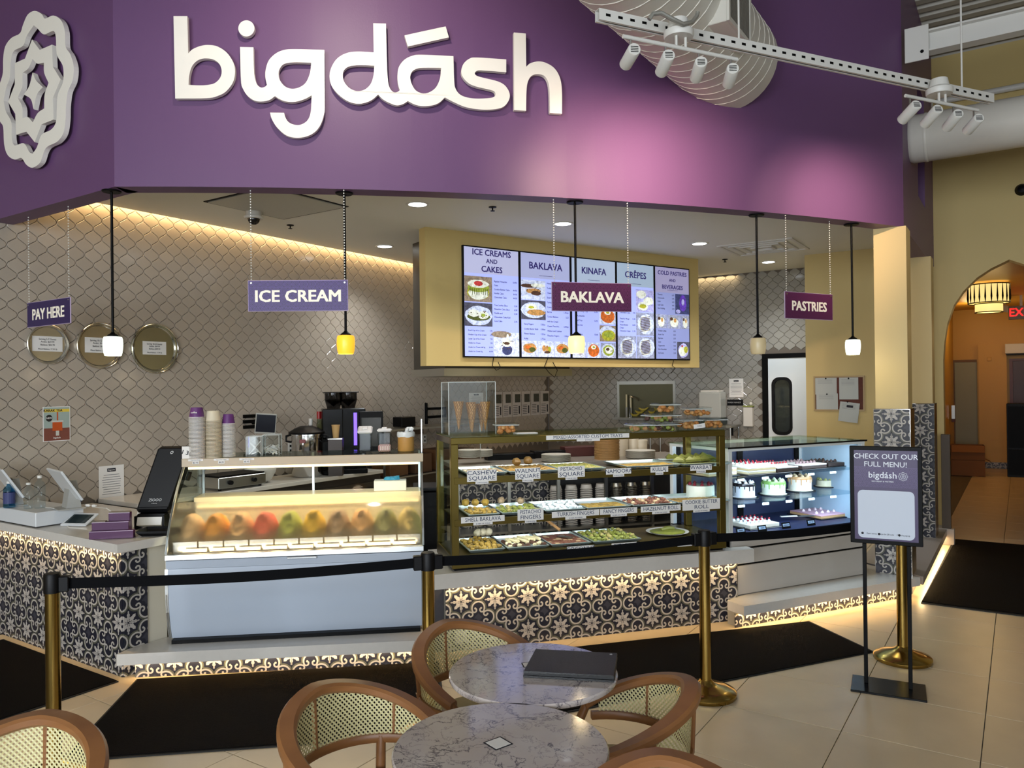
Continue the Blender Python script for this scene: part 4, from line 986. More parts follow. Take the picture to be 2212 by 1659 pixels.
# ================================================================ BAKLAVA CASE
M_goldm = mat('gold_anodised', '#6e5f2c', .32, .8)
oG = Vector((-.417, 5.185, 0)); rG = math.atan2(.583, 2.011); GL = 2.094; GD = .56
GC = thing('baklava_case', 'gold framed three level baklava display case', 'display case', (oG.x, oG.y, .56), rG)
z_ = lambda z: z-.56
pw = .05
for (x, y) in ((0, 0), (GL-pw, 0), (0, GD-pw), (GL-pw, GD-pw)):
    MB().cbox(x, x+pw, y, y+pw, z_(.66), z_(1.415), .003).obj('post', M_goldm, GC)
MB().cbox(0, GL, 0, GD, z_(.575), z_(.66), .003).obj('base', M_goldm, GC)
MB().box(.02, GL-.02, .02, GD-.02, 0, .015).obj('plinth', M_blackmt, GC)
for q in ((0, GL, 0, .03), (0, GL, GD-.03, GD)): MB().cbox(*q, z_(1.415), z_(1.46), .003).obj('top_rail', M_goldm, GC)
for q in ((0, .03, .03, GD-.03), (GL-.03, GL, .03, GD-.03)): MB().cbox(*q, z_(1.415), z_(1.46), .003).obj('top_rail', M_goldm, GC)
MB().box(.004, GL-.004, .004, GD-.004, z_(1.4605), z_(1.468)).obj('top_glass', glass('green_top_glass', (.75, .82, .7), .3), GC)
for zz in (1.19, .905):
    MB().cbox(pw*.4, GL-pw*.4, -.004, .022, z_(zz-.045), z_(zz), .002).obj('shelf_edge', M_goldm, GC)
    MB().box(pw, GL-pw, .022, GD-.02, z_(zz-.012), z_(zz-.004)).obj('shelf', mat('shelf_bronze', '#5b5030', .35, .6), GC)
MB().box(.008, .013, pw, GD-pw, z_(.66), z_(1.415)).obj('side_glass', MATS['end_glass'], GC)
MB().box(GL-.013, GL-.008, pw, GD-pw, z_(.66), z_(1.415)).obj('side_glass', M_glass, GC)
MG = FR((oG.x, oG.y, 0), rG)
light('case_glow', 'AREA', MG @ Vector((GL/2, .1, 1.40)), 5, (1, .95, .85), GL-.2, .05, to=MG @ Vector((GL/2, .3, .6)))
light('case_glow', 'AREA', MG @ Vector((GL/2, .06, 1.13)), 4.5, (.92, 1, .98), GL-.2, .04, to=MG @ Vector((GL/2, .35, .6)))
light('case_glow', 'AREA', MG @ Vector((GL/2, .06, .85)), 3.5, (.92, 1, .98), GL-.2, .04, to=MG @ Vector((GL/2, .35, .4)))
def gx(px, y=.27): return LF(Pp(px, 1000, MG @ Vector((0, y, 0)), (math.sin(rG), -math.cos(rG), 0)), oG, rG).x
M_tray = mat('tray_metal', '#c9dcdc', .3, .75)
M_liner = mat('paper_liner', '#d8e6ea', .7)
NUT = {'pist': ('#7f8436', '#a89a5c'), 'walnut': ('#a5823f', '#6b4f22'), 'gold': ('#b08f3e', '#8a6f2e'), 'white': ('#e3ecee', '#c9d6da'), 'choc': ('#5a3c2c', '#e6d9ac'), 'brown': ('#7a4a38', '#c9ad84'), 'green': ('#6c7030', '#84803a'), 'hazel': ('#a58c6a', '#d9ceb0')}
M_n = {k: [mat('pastry_%s_a' % k, a, .5, noise=.25, nscale=60), mat('pastry_%s_b' % k, b, .5, noise=.25, nscale=60)] for k, (a, b) in NUT.items()}
def tray(px0, px1, zz, label, food, style, y0=.05, dep=.44):
    x0, x1 = gx(px0), gx(px1); cx = (x0+x1)/2; w = (x1-x0)/2; p = MG @ Vector((cx, y0+dep/2, zz))
    t = thing('pastry_tray', label, 'tray', p, rG, 'pastry trays'); h = dep/2; rim = .022
    tilt = R(5)
    mb = MB(); o = [(-w, -h), (w, -h), (w, h), (-w, h)]; i = [(-w+.012, -h+.012), (w-.012, -h+.012), (w-.012, h-.012), (-w+.012, h-.012)]
    mb.add([(*q, rim) for q in o]+[(*q, rim) for q in i]+[(q[0]*.97, q[1]*.97, .003) for q in i]+[(*q, rim-.004) for q in o]+[(q[0]*.95, q[1]*.95, .0) for q in i],
           [(0, 1, 5, 4), (1, 2, 6, 5), (2, 3, 7, 6), (3, 0, 4, 7), (4, 5, 9, 8), (5, 6, 10, 9), (6, 7, 11, 10), (7, 4, 8, 11), (8, 9, 10, 11), (0, 12, 13, 1), (1, 13, 14, 2), (2, 14, 15, 3), (3, 15, 12, 0), (12, 16, 17, 13), (13, 17, 18, 14), (14, 18, 19, 15), (15, 19, 16, 12), (16, 19, 18, 17)])
    mb.obj('pan', M_tray, t)
    MB().box(-w+.02, w-.02, -h+.02, h-.02, .0035, .005).obj('liner', M_liner, t)
    # what lies in it
    ms = M_n[food]; mb = MB(); yy = h-.10
    rowsy = {'full': h-.03, 'half': h*.35}.get(style[0], h-.03)
    nx = max(3, int(2*w/.036)); ny = int((rowsy+h-.03)/.034)
    for a in range(nx):
        for b in range(ny):
            x = -w+.03+(2*w-.06)*a/(nx-1)+random.uniform(-.004, .004); y = -h+.03+.034*b+random.uniform(-.004, .004)
            mb.cur = 0 if random.random() < .72 else 1
            zc = .012+(.01*math.sin(a*1.3+b)+.01 if style[1] == 'heap' else 0)
            Q = Matrix.Translation((x, y, zc)) @ Matrix.Rotation(random.uniform(-.4, .4), 4, 'Z')
            if style[1] == 'cube': mb.cbox(-.014, .014, -.014, .014, -.009, .012, .004, Q)
            elif style[1] == 'flat': mb.cbox(-.017, .017, -.015, .015, -.009, .004, .002, Q)
            else: mb.ball((x, y, zc), .017, 7, 5, (1, .8, .75), jit=.18)
    tag(mb.obj('small_pastries', ms, t), kind='stuff')
    return t, w, h
tray(994, 1078, 1.19, 'tray of cashew squares at the left of the top level', 'hazel', ('half', 'cube'))
tray(1082, 1186, 1.19, 'tray of walnut squares on the top level', 'walnut', ('full', 'cube'))
tray(1190, 1284, 1.19, 'tray of pistachio squares on the top level', 'pist', ('full', 'cube'))
tray(1328, 1440, 1.19, 'half empty tray of kullaj on the top level', 'gold', ('half', 'flat'))
tray(1444, 1548, 1.19, 'tray of folded green warbat pastries on the top level', 'green', ('full', 'flat'))
tray(996, 1062, .905, 'tray of shell baklava at the left of the middle level', 'gold', ('half', 'heap'))
tray(1066, 1152, .905, 'tray of pistachio fingers on the middle level', 'pist', ('half', 'heap'))
tray(1156, 1240, .905, 'tray of white turkish fingers on the middle level', 'white', ('half', 'heap'))
tray(1244, 1336, .905, 'nearly empty tray of fancy fingers on the middle level', 'gold', ('half', 'flat'))
tray(1340, 1430, .905, 'tray of hazelnut rolls on the middle level', 'brown', ('half', 'heap'))
tray(1434, 1545, .905, 'tray of cookie butter rolls at the right of the middle level', 'walnut', ('half', 'flat'))
tray(996, 1072, .661, 'tray heaped with golden nut baklava on the bottom level', 'gold', ('full', 'heap'))
tray(1076, 1164, .661, 'tray of striped chocolate rolls on the bottom level', 'choc', ('half', 'heap'))
tray(1168, 1252, .661, 'tray of brown coconut baklava on the bottom level', 'brown', ('full', 'flat'))
tray(1256, 1356, .661, 'tray heaped with green pistachio rolls on the bottom level', 'pist', ('full', 'heap'))
def pastry(px, zz, y, label, cat, kind, m, n, group, rz0=0, sc=1):
    for k in range(n):
        x = gx(px[0]+(px[1]-px[0])*(k+.5)/n); p = MG @ Vector((x, y+random.uniform(-.05, .05), zz))
        mb = MB()
        if kind == 'triangle': mb.prism([(-.045*sc, -.03), (.045*sc, -.03), (0, .045*sc)], 0, .016).add([(-.04*sc, -.02, .016), (.04*sc, -.02, .016), (0, .04*sc, .016), (0, .0, .04)], [(0, 1, 3), (1, 2, 3), (2, 0, 3)])
        elif kind == 'ball': mb.ball((0, 0, .022*sc), .024*sc, 9, 6, (1, 1, .9), jit=.12)
        elif kind == 'finger': mb.tube([(-.04, 0, .012), (.04, 0, .012)], .012, 7)
        elif kind == 'log': mb.tube([(0, -.06, .012), (0, .06, .012)], .011, 7)
        tag(mb.obj(cat.replace(' ', '_'), m, loc=p, rz=rG+rz0+random.uniform(-.35, .35), smooth=kind != 'triangle'), ORD[k]+' '+label+' from the left', cat, group)
pastry((1448, 1545), 1.217, .22, 'folded green pastry in the front row of the right top tray', 'pastry', 'triangle', M_n['green'][0], 9, 'warbat triangles')
pastry((1450, 1540), 1.225, .34, 'folded green pastry in the back row of the right top tray', 'pastry', 'triangle', M_n['green'][0], 8, 'warbat triangles')
pastry((1100, 1160), 1.226, .30, 'large brown walnut pastry on top of the walnut squares', 'pastry', 'ball', M_n['walnut'][1], 2, 'walnut pastries', 0, 1.4)
pastry((1000, 1060), .94, .34, 'golden shell shaped pastry piled at the back of its tray', 'pastry', 'ball', M_n['gold'][0], 3, 'shell pastries', 0, 1.2)
pastry((1076, 1150), .93, .40, 'pale nut pastry at the back of the pistachio finger tray', 'pastry', 'ball', M_n['hazel'][0], 2, 'pale nut pastries', 0, 1.2)
pastry((1165, 1240), .935, .26, 'white coated turkish finger lying on the pile', 'pastry', 'finger', M_n['white'][0], 6, 'white fingers', .9)
pastry((1084, 1160), .69, .2, 'cream and chocolate striped roll laid in a row', 'pastry', 'log', M_n['choc'][1], 8, 'striped rolls', .3)
pastry((1035, 1072), .70, .42, 'round cream coloured pastry at the back of the golden tray', 'pastry', 'ball', M_n['hazel'][1], 3, 'round cream pastries', 0, 1.3)
p = MG @ Vector((gx(1440), .27, .661)); t = thing('pastry_plate', 'round plate of flat green pastries on the bottom level', 'plate', p, rG)
MB().lathe([(0, .003), (.12, .003), (.16, .016), (.165, .016), (.12, 0), (0, 0)], (0, 0, 0), 28).obj('plate', M_whitemt, t, True)
MB().lathe([(0, .024), (.10, .022), (.135, .014)], (0, 0, 0), 24, cap=False).obj('green_pastry', M_n['pist'][0], t)
tag(MB().tube([(-.06, -.01, .03), (.0, 0, .036), (.06, .01, .03)], [.012, .02, .012], 8).obj('filled_roll', M_n['green'][0], loc=p, rz=rG, smooth=True), 'green filled roll lying on the round plate of flat pastries', 'pastry')
p = MG @ Vector((gx(1215), .30, .672)); t = thing('cake_spatula', 'wooden handled spatula resting in the coconut tray', 'spatula', p, rG+.6)
MB().tube([(0, .02, .06), (0, .14, .12)], .011, 8).obj('handle', mat('light_wood', '#b98d5c', .5), t, True)
MB().cbox(-.028, .028, -.09, .03, .012, .016, .001).obj('blade', M_steel, t)
CARDS = [((1008, 1072), 1026, 1.19, 'CASHEW\nSQUARE'), ((1112, 1166), 1020, 1.19, 'WALNUT\nSQUARE'), ((1204, 1262), 1018, 1.19, 'PISTACHIO\nSQUARE'), ((1308, 1362), 1018, 1.19, 'NAMOORA'), ((1404, 1442), 1014, 1.19, 'KULLAJ'), ((1490, 1536), 1009, 1.19, 'WARBAT'),
         ((994, 1088), 1120, .905, 'SHELL BAKLAVA'), ((1116, 1172), 1113, .905, 'PISTACHIO\nFINGERS'), ((1190, 1292), 1108, .905, 'TURKISH FINGERS'), ((1294, 1374), 1103, .905, 'FANCY FINGERS'), ((1382, 1468), 1097, .905, 'HAZELNUT ROLL'), ((1472, 1553), 1092, .905, 'COOKIE BUTTER\nROLL'),
         ((1222, 1280), 1190, .655, 'COCONUT'), ((1318, 1372), 1183, .655, 'PISTACHIO'), ((1440, 1512), 1178, .655, 'BAKLAVA')]
M_lblblue = mat('label_blue_ink', '#1d2f55', .8)
for (pp, py, zz, tx) in CARDS:
    x0, x1 = gx(pp[0], 0), gx(pp[1], 0); w = x1-x0; n = tx.count('\n')+1; h = .037*n+.022
    zc = zz-.012 if n == 1 else zz+.0
    p = MG @ Vector(((x0+x1)/2, -.007, zc-h/2)); one = tx.replace('\n', ' ')
    t = thing('name_card', 'white card lettered %s clipped to the shelf edge' % one, 'card', p, rG, 'pastry name cards')
    MB().box(-w/2, w/2, -.0015, 0, .018, h).obj('card', M_paper, t)
    MB().box(-w*.22, w*.22, -.0012, 0, 0, .0178).obj('price_strip', M_paper, t)
    mb = MB()
    for i, s_ in enumerate(tx.split('\n')):
        sz = .039; mb.text(s_, sz, UP(0, -.0022, h-.02-.037*i), 0, .0002, sx=min(1.3, (w*.94)/(len(s_)*sz*.64)))
    mb.text('$1.50EA OR 19.99/LB', .011, UP(0, -.0018, .009), .003, .0002, sx=min(1, w*.42/(19*.011*.55)))
    mb.obj('lettering', M_lblblue, t)
p = MG @ Vector((gx(1271, 0), -.004, 1.418)); w = gx(1361, 0)-gx(1182, 0)
t = thing('name_card', 'long white card lettered MIXED/ASSORTED CUSTOM TRAYS on the top rail', 'card', p, rG, 'pastry name cards')
MB().box(-w/2, w/2, -.0015, 0, .008, .04).box(-w*.14, w*.14, -.0015, 0, -.008, .0075).obj('card', M_paper, t)
MB().text('MIXED/ASSORTED CUSTOM TRAYS', .034, UP(0, -.0022, .024), 0, .0002, sx=w*.95/(27*.034*.66)).text('$19.99/LB', .012, UP(0, -.0022, 0), .003, .0002).obj('lettering', M_lblblue, t)

# ================================================================ CAKE CASE
rK = math.atan2(.634, 1.293); oK = Vector((1.728, 5.878, 0))-Vector((math.cos(rK), math.sin(rK), 0))*.07+Vector((-math.sin(rK), math.cos(rK), 0))*.04
KL = 1.50; KD = .72
KC = thing('cake_case', 'white cake display case with cool lights and glass top', 'display case', (oK.x, oK.y, .175), rK)
k_ = lambda z: z-.175
M_casew2 = mat('case_panel_white', '#b9b3ab', .3)
for (z0, z1) in ((.18, .40), (.415, .525), (.54, .60)): MB().cbox(.02, KL, 0, .02, k_(z0), k_(z1), .002).obj('front_panel', M_casew2, KC)
MB().box(.03, KL-.01, .02, KD, k_(.18), k_(.60)).obj('cabinet_core', M_blackmt, KC)
MB().box(.0, KL, .0, KD, k_(.60), k_(.63)).obj('deck', mat('navy_deck', '#1b2140', .35), KC)
M_frame = mat('case_frame_white', '#dfe3e2', .35)
for (x, y) in ((0, 0), (0, KD-.04), (KL-.04, KD-.04), (KL-.04, 0)): MB().cbox(x, x+.04, y, y+.04, k_(.63), k_(1.285), .003).obj('frame_post', M_frame, KC)
for q in ((0, KL, 0, .03), (0, KL, KD-.03, KD), (0, .03, .03, KD-.03), (KL-.03, KL, .03, KD-.03)): MB().box(*q, k_(1.285), k_(1.308)).obj('top_frame', M_frame, KC)
MB().box(-.01, KL+.01, -.01, KD+.01, k_(1.309), k_(1.318)).obj('top_glass', MATS['green_top_glass'], KC)
MB().box(-.012, KL+.012, -.016, -.0105, k_(1.306), k_(1.319)).obj('glass_edge', M_blackpl, KC)
MB().box(.04, KL-.04, .004, .008, k_(.63), k_(1.285)).obj('front_glass', glass('cool_glass', (.93, .96, 1), .1), KC)
MB().box(.004, .009, .04, KD-.04, k_(.63), k_(1.285)).obj('side_glass', MATS['cool_glass'], KC)
MB().box(.04, KL-.04, KD-.02, KD-.01, k_(.63), k_(1.285)).obj('rear_door', mat('rear_navy', '#2b3350', .3), KC)
for q in ((.04, .09), (.72, .78), (KL-.09, KL-.04)): MB().box(q[0], q[1], KD-.035, KD-.021, k_(.63), k_(1.285)).obj('door_stile', M_blackmt, KC)
MB().box(KL-.012, KL-.004, .04, KD-.04, k_(.63), k_(1.285)).obj('end_panel', mat('pale_blue_panel', '#9fb3c2', .35), KC)
MB().box(.0, .05, KD-.25, KD-.0, k_(.2), k_(.63)).obj('side_cabinet', M_frame, KC)
MK = FR((oK.x, oK.y, 0), rK)
for zz in (1.075, .872):
    MB().box(.04, KL-.04, .03, KD-.04, k_(zz-.008), k_(zz)).obj('glass_shelf', glass('shelf_glass', (.8, .9, .95), .2), KC)
    for k in range(6):
        x = .12+k*.25; MB().box(x, x+.06, .022, .032, k_(zz-.026), k_(zz-.009)).obj('shelf_light', mat('cool_led', '#e8fbff', .4, emit='#d8f6ff', es=5), KC)
    light('case_glow', 'AREA', MK @ Vector((KL/2, .06, zz-.02)), 4.5, (.80, .93, 1), KL-.2, .05, to=MK @ Vector((KL/2, .45, zz-.5)))
light('case_glow', 'AREA', MK @ Vector((KL/2, .06, 1.27)), 6.5, (.80, .93, 1), KL-.2, .05, to=MK @ Vector((KL/2, .4, .8)))
def kx(px, y=.3): return LF(Pp(px, 1000, MK @ Vector((0, y, 0)), (math.sin(rK), -math.cos(rK), 0)), oK, rK).x
M_cream = mat('whipped_cream', '#eef0ea', .5, bump=.2, bscale=50); M_board = mat('cake_board', '#15151a', .35)
def cake(px, zz, y, r, h, label, body, drip, top, dollop, ndrip=14):
    p = MK @ Vector((kx(px, y), y, zz)); t = thing('layer_cake', label, 'cake', p, rK, 'whole cakes')
    MB().lathe([(0, 0), (r*1.35, 0), (r*1.35, .006), (0, .006)], (0, 0, 0), 28).obj('cake_board', M_board, t)
    MB().lathe([(r*1.12, .0065), (r*1.15, .009), (r*1.0, .012), (r, h-.012), (r*.97, h), (0, h)], (0, 0, 0), 28).obj('cake_body', mat('cake_'+body[1:], body, .5, noise=.05), t, True)
    if drip:
        mb = MB(); md = mat('drip_'+drip[1:], drip, .25)
        mb.lathe([(r*1.012, h-.022), (r*1.015, h-.004), (r*.98, h+.004), (0, h+.004)], (0, 0, 0), 28, cap=False)
        mb.obj('drip_icing', md, t, True)
        for k in range(ndrip):
            w = 2*math.pi*k/ndrip; l = random.uniform(.25, .62)*h; x, yy = r*1.012*math.cos(w), r*1.012*math.sin(w)
            MB().tube([(x, yy, h-.012), (x, yy, h-l)], [.0055, .004], 5).obj('drip', md, t)
    for k in range(dollop):
        w = 2*math.pi*k/dollop; MB().lathe([(.016, 0), (.014, .008), (.007, .016), (0, .022)], (r*.78*math.cos(w), r*.78*math.sin(w), h+.003), 8).obj('cream_swirl', mat('swirl_'+top[1:], top, .5), t, True)
    return t
cake(1512, .872, .3, .11, .13, 'white cream cake with cherries behind the gold corner post', '#e6ecdf', None, '#7a1f2d', 9)
cake(1606, .872, .28, .088, .118, 'white cake with black chocolate drip', '#c9ccd6', '#14121a', '#d9d9dc', 9)
cake(1670, .872, .28, .095, .115, 'white cake with green pistachio drip', '#d8e0cf', '#7fae5c', '#cfe0c0', 9)
cake(1727, .872, .34, .096, .125, 'white cake with caramel drip', '#e9e2d2', '#c79a6a', '#e0c9a2', 9)
cake(1782, .872, .42, .075, .06, 'small low cheesecake with chopped nuts on top', '#e6e0c0', None, '#b9c07a', 8)
def slab(px0, px1, zz, y0, y1, label, layers, tops, ntop, group, mtop=M_cream):
    x0, x1 = kx(px0, (y0+y1)/2), kx(px1, (y0+y1)/2); p = MK @ Vector(((x0+x1)/2, (y0+y1)/2, zz)); w, h = (x1-x0)/2, (y1-y0)/2
    t = thing('cake_slab', label, 'cake', p, rK, group)
    MB().cbox(-w-.02, w+.02, -h-.02, h+.02, 0, .006, .002).obj('tray', M_board, t); z = .0065
    for nm, hh, cc in layers:
        MB().cbox(-w, w, -h, h, z, z+hh, .002).obj(nm, mat('layer_'+cc[1:], cc, .6, noise=.1), t); z += hh+.0003
    for k in range(ntop):
        a = -w+.02+(2*w-.04)*((k % 6)+.5)/6; b = -h+.03+(2*h-.06)*((k//6)+.5)/max(1, (ntop+5)//6)
        o = MB().lathe([(.015, 0), (.013, .01), (.006, .018), (0, .023)], (a, b, z), 8).obj('cream_swirl', mtop, t, True)
        if tops: MB().ball((a, b, z+.026), .009, 8, 6).obj(tops, mat('cherry_red', '#8e1426', .2), o, True)
LY = [('sponge_layer', .016, '#d9c9a0'), ('cream_layer', .012, '#efeee6'), ('sponge_layer', .016, '#cdb98c'), ('cream_layer', .012, '#efeee6')]
slab(1584, 1642, 1.075, .10, .45, 'layered sponge slices topped with cream and cherries', LY, 'cherry', 18, 'cake slabs on the top shelf')
slab(1646, 1690, 1.075, .10, .45, 'dark chocolate slices topped with cream and cherries', [('chocolate_layer', .03, '#33231c'), ('cream_layer', .008, '#e9e6dc')], 'cherry', 12, 'cake slabs on the top shelf')
slab(1700, 1752, 1.075, .16, .5, 'cream slices with dark berry drizzle', [('chocolate_layer', .026, '#3a2924'), ('cream_layer', .01, '#ddd6d2')], None, 12, 'cake slabs on the top shelf', mat('berry_swirl', '#8c6f72', .5))
slab(1758, 1815, 1.075, .2, .52, 'dark chocolate eclair row at the right of the top shelf', [('chocolate_layer', .028, '#2a1c18')], None, 12, 'cake slabs on the top shelf', mat('choc_swirl', '#3b241d', .4))
slab(1500, 1560, 1.075, .16, .5, 'layered sponge slices with red berries beside the gold corner post', LY, 'cherry', 12, 'cake slabs on the top shelf')
slab(1590, 1652, .631, .14, .45, 'tray of white cube meringue cakes with red fruit', [('sponge_layer', .03, '#d7cdbb')], 'raspberry', 18, 'cakes on the case floor', mat('cool_cream', '#dfe9f2', .5))
slab(1738, 1820, .631, .2, .55, 'fruit tart strip with pink stripes on a white tray', [('tart_base', .02, '#c9a070'), ('pink_glaze', .008, '#c79aa8')], None, 12, 'cakes on the case floor', mat('pink_swirl', '#e2c9cf', .5))
for k, (px, tx) in enumerate(((1600, 'TIRAMISU'), (1646, 'ECLAIR'), (1698, 'CHEESECAKE'), (1752, 'FRUIT TART'))):
    p = MK @ Vector((kx(px, .05), .05, .631)); t = thing('price_tag', 'small black price tag lettered %s on the cake case floor' % tx, 'tag', p, rK, 'black price tags in the cake case')
    MB().box(-.045, .045, 0, .004, 0, .05, Matrix.Rotation(R(-15), 4, 'X')).obj('card', M_blackpl, t)
    MB().box(-.035, .035, -.0015, -.0003, .018, .04, Matrix.Rotation(R(-15), 4, 'X')).obj('print_panel', mat('tag_print', '#a9bfd6', .6), t)
    MB().text(tx, .012, Matrix.Rotation(R(-15), 4, 'X') @ UP(0, -.0022, .029), .002, .0002, sx=.8).obj('lettering', M_ink, t)
p = MK @ Vector((kx(1720), .3, .66)); t = thing('cake_server', 'steel cake server lying across the case floor', 'server', p, rK-.3)
MB().cbox(-.15, .0, -.012, .012, 0, .01, .002).obj('handle', M_whitemt, t); MB().prism([(0, -.01), (.06, -.03), (.16, -.02), (.16, .02), (.06, .03), (0, .01)], 0, .003).obj('blade', M_steel, t)
# ================================================================ ON THE PAY COUNTER
def gl_thing(*a, **k): return thing(*a, **k)
def box_thing(name, label, cat, p, rz, w, d, h, m, c=.004, group=None):
    return tag(MB().cbox(0, w, 0, d, 0, h, c).obj(name, m, loc=p, rz=rz), label, cat, group)
zP = .856
c = Pz(77, 1141, zP)
t = thing('cash_drawer', 'long white box under the till on the pay counter', 'cash drawer', c, GRZ)
MB().cbox(-.72, 0, 0, .33, .006, .105, .004).obj('body', mat('till_white', '#d5d8da', .3), t)
MB().box(-.70, -.02, .01, .32, 0, .006).obj('base', M_blackpl, t)
zD = zP+.106
def bottle(px, py, label, col, r, h, neck, cap, group=None, gl=True):
    p = Pz(px, py, zD); t = thing('clear_bottle', label, 'bottle', p, 0, group)
    MB().lathe([(r*.96, 0), (r, .008), (r, h*.3), (r*.94, h*.34), (r, h*.38), (r, h*.68), (r*.8, h*.78), (neck, h*.84), (neck, h*.92)], (0, 0, 0), 18).obj('body', glass('bottle_'+col[1:], tuple(min(1, q*1.15+.05) for q in lin(col)), .16), t, True)
    MB().lathe([(neck*1.15, h*.92), (neck*1.15, h), (0, h)], (0, 0, 0), 14).obj('cap', cap, t, True); return t
b1 = bottle(62, 1098, 'clear ribbed plastic bottle left of its taller twin', '#dfe6ea', .031, .185, .014, M_whitemt)
b2 = bottle(86, 1097, 'taller clear ribbed plastic bottle beside the till screen', '#dfe6ea', .037, .235, .014, M_whitemt)
t = bottle(20, 1096, 'pump bottle of blue hand sanitiser at the left edge', '#8fb6cc', .038, .19, .015, M_whitemt)
MB().tube([(0, 0, .19), (0, 0, .225), (-.03, -.01, .225)], .006, 8).obj('pump_nozzle', M_whitemt, t)
MB().lathe([(.0385, .03), (.0385, .11)], (0, 0, 0), 18, cap=False).obj('label_wrap', mat('label_navy', '#39406e', .6), t)
def till(px, py, label, rz, mirror=1, s=1.2):
    p = Pz(px, py, zD); t = thing('till_screen', label, 'till', p, rz, 'till screens')
    Q = Matrix.Translation((0, .02, .15*s)) @ Matrix.Rotation(R(58), 4, 'X')
    MB().cbox(-.155*s, .155*s, -.105*s, .105*s, -.012, .004, .003, Q).obj('screen_shell', mat('till_white', '#d5d8da', .3), t)
    MB().box(-.145*s, .145*s, -.095*s, .095*s, .0045, .006, Q).obj('screen', mat('dark_screen', '#14161c', .15), t)
    MB().prism([(-.07, .0), (.03, .0), (.0, .17*s), (-.04, .17*s)], -.06, .06, Matrix.Rotation(R(90), 4, 'X') @ Matrix.Rotation(R(90), 4, 'Y')).obj('stand', mat('till_grey', '#a5a49e', .35), t)
    MB().cbox(-.1, .1, -.09, .09, 0, .008, .002).obj('foot', mat('till_grey', '#a5a49e', .35), t)
till(148, 1098, 'white tilted till screen on the right of the white box', GRZ+R(168))
till(24, 1092, 'white tilted till screen at the left photo edge', GRZ+R(168))
p = Pz(160, 1090, zD); mb = MB()
for k in range(7): mb.ball((random.uniform(-.035, .035), random.uniform(-.02, .02), .014+random.uniform(0, .012)), .017, 8, 5, jit=.25)
tag(mb.obj('blue_cloth', mat('blue_rubber', '#2c4a86', .6), loc=p, smooth=True), 'crumpled dark blue cloth behind the till screen', 'cloth')
p = Pz(196, 1096, zD); mb = MB()
for k in range(5): mb.ball((random.uniform(-.03, .03), random.uniform(-.015, .015), .01+random.uniform(0, .006)), .012, 8, 5, (1.4, 1, .6), jit=.3)
tag(mb.obj('crumpled_tissue', M_paper, loc=p, smooth=True), 'small crumpled white tissue at the edge of the white box', 'tissue')
p = Pz(168, 1134, zP); t = thing('customer_tablet', 'small white card payment tablet propped on the counter', 'tablet', p, GRZ+R(25))
Q = Matrix.Translation((0, 0.02, .035)) @ Matrix.Rotation(R(24), 4, 'X')
MB().cbox(-.10, .10, -.075, .075, -.006, .006, .003, Q).obj('shell', mat('till_white', '#d5d8da', .3), t)
MB().box(-.08, .08, -.055, .055, .0065, .0072, Q).obj('screen', mat('tablet_screen', '#2a3436', .1), t)
MB().box(-.07, .07, .0, .08, 0, .02).obj('foot', mat('till_grey', '#a5a49e', .35), t)
for k, pts in enumerate([[(98, 1096, zD), (118, 1098, zD+.01), (128, 1110, zP+.06), (133, 1125, zP+.005), (150, 1140, zP), (188, 1143, zP)], [(200, 1095, zD), (230, 1098, zP+.08), (245, 1108, zP+.05), (246, 1120, zP+.03)]]):
    pp = [Pz(a, b, zz) for a, b, zz in pts]
    tag(MB().tube(pp, .0035, 6).obj('white_cable', M_whitemt), ['white cable running from the white box to the purple holder', 'white cable arching behind the purple holder'][k], 'cable', 'white counter cables')
p = Pz(192, 1166, zP); t = thing('brochure_holder', 'stepped purple card holder on the pay counter', 'holder', p, R(10))
M_pur = mat('purple_acrylic', '#4c1c4a', .35, spec=.3)
for k, (x0, x1, y0, z1) in enumerate(((0, .265, 0, .05), (0, .222, .05, .10), (.085, .215, .10, .15))):
    MB().cbox(x0, x1, y0, y0+.045, 0, z1, .002).obj('step', M_pur, t)
    MB().box(x0, x1, y0-.0015, y0-.0003, z1-.003, z1).obj('step_edge', mat('pale_lilac', '#c9b3cc', .4), t)
MB().box(.088, .212, .104, .142, .1505, .156).obj('cards', mat('brown_cards', '#7d7264', .6), t)
MB().box(.004, .08, .054, .092, .1005, .106).obj('cards', MATS['brown_cards'], t)
# black kiosk and its tray
p = Pz(330, 1140, zP); t = thing('black_kiosk', 'tall black slanted kiosk with a paper slot beside the ice cream case', 'kiosk', p, R(4))
Q = Matrix.Translation((0, .03, .10)) @ Matrix.Rotation(R(-14), 4, 'X') @ Matrix(((1, 0, .26, 0), (0, 1, 0, 0), (0, 0, 1, 0), (0, 0, 0, 1)))
M_kio = mat('kiosk_black', '#0e0e10', .45, spec=.2)
MB().cbox(-.115, .115, -.05, .06, .0, .46, .02, Q).obj('body', M_kio, t, True)
MB().cbox(-.10, .105, -.056, -.051, .03, .44, .004, Q).obj('front_panel', mat('kiosk_panel', '#131315', .4, spec=.2), t)
MB().text('ZIOOO', .026, Q @ UP(0, -.058, .08), .01, .0004).text('ordering', .011, Q @ UP(0, -.058, .058), 0, .0004).obj('lettering', mat('grey_print', '#b9b9b9', .5), t)
MB().lathe([(.006, -.0005), (.011, -.0005)], (0, 0, 0), 14, cap=False, M=(Q @ UP(0, -.058, .41)).to_3x3()).obj('logo_ring', mat('grey_print', '#b9b9b9', .5), t).location = Q @ Vector((0, -.058, .41))
MB().box(-.09, .09, -.03, .04, .03, .10).obj('neck', M_blackpl, t)
for q in (-.10, .085): MB().box(q, q+.015, -.06, .04, .0, .09).obj('side_bracket', M_blackpl, t)
MB().box(-.082, .082, -.075, -.0, .005, .06, Matrix.Rotation(R(-20), 4, 'X')).obj('paper_roll', M_paper, t)
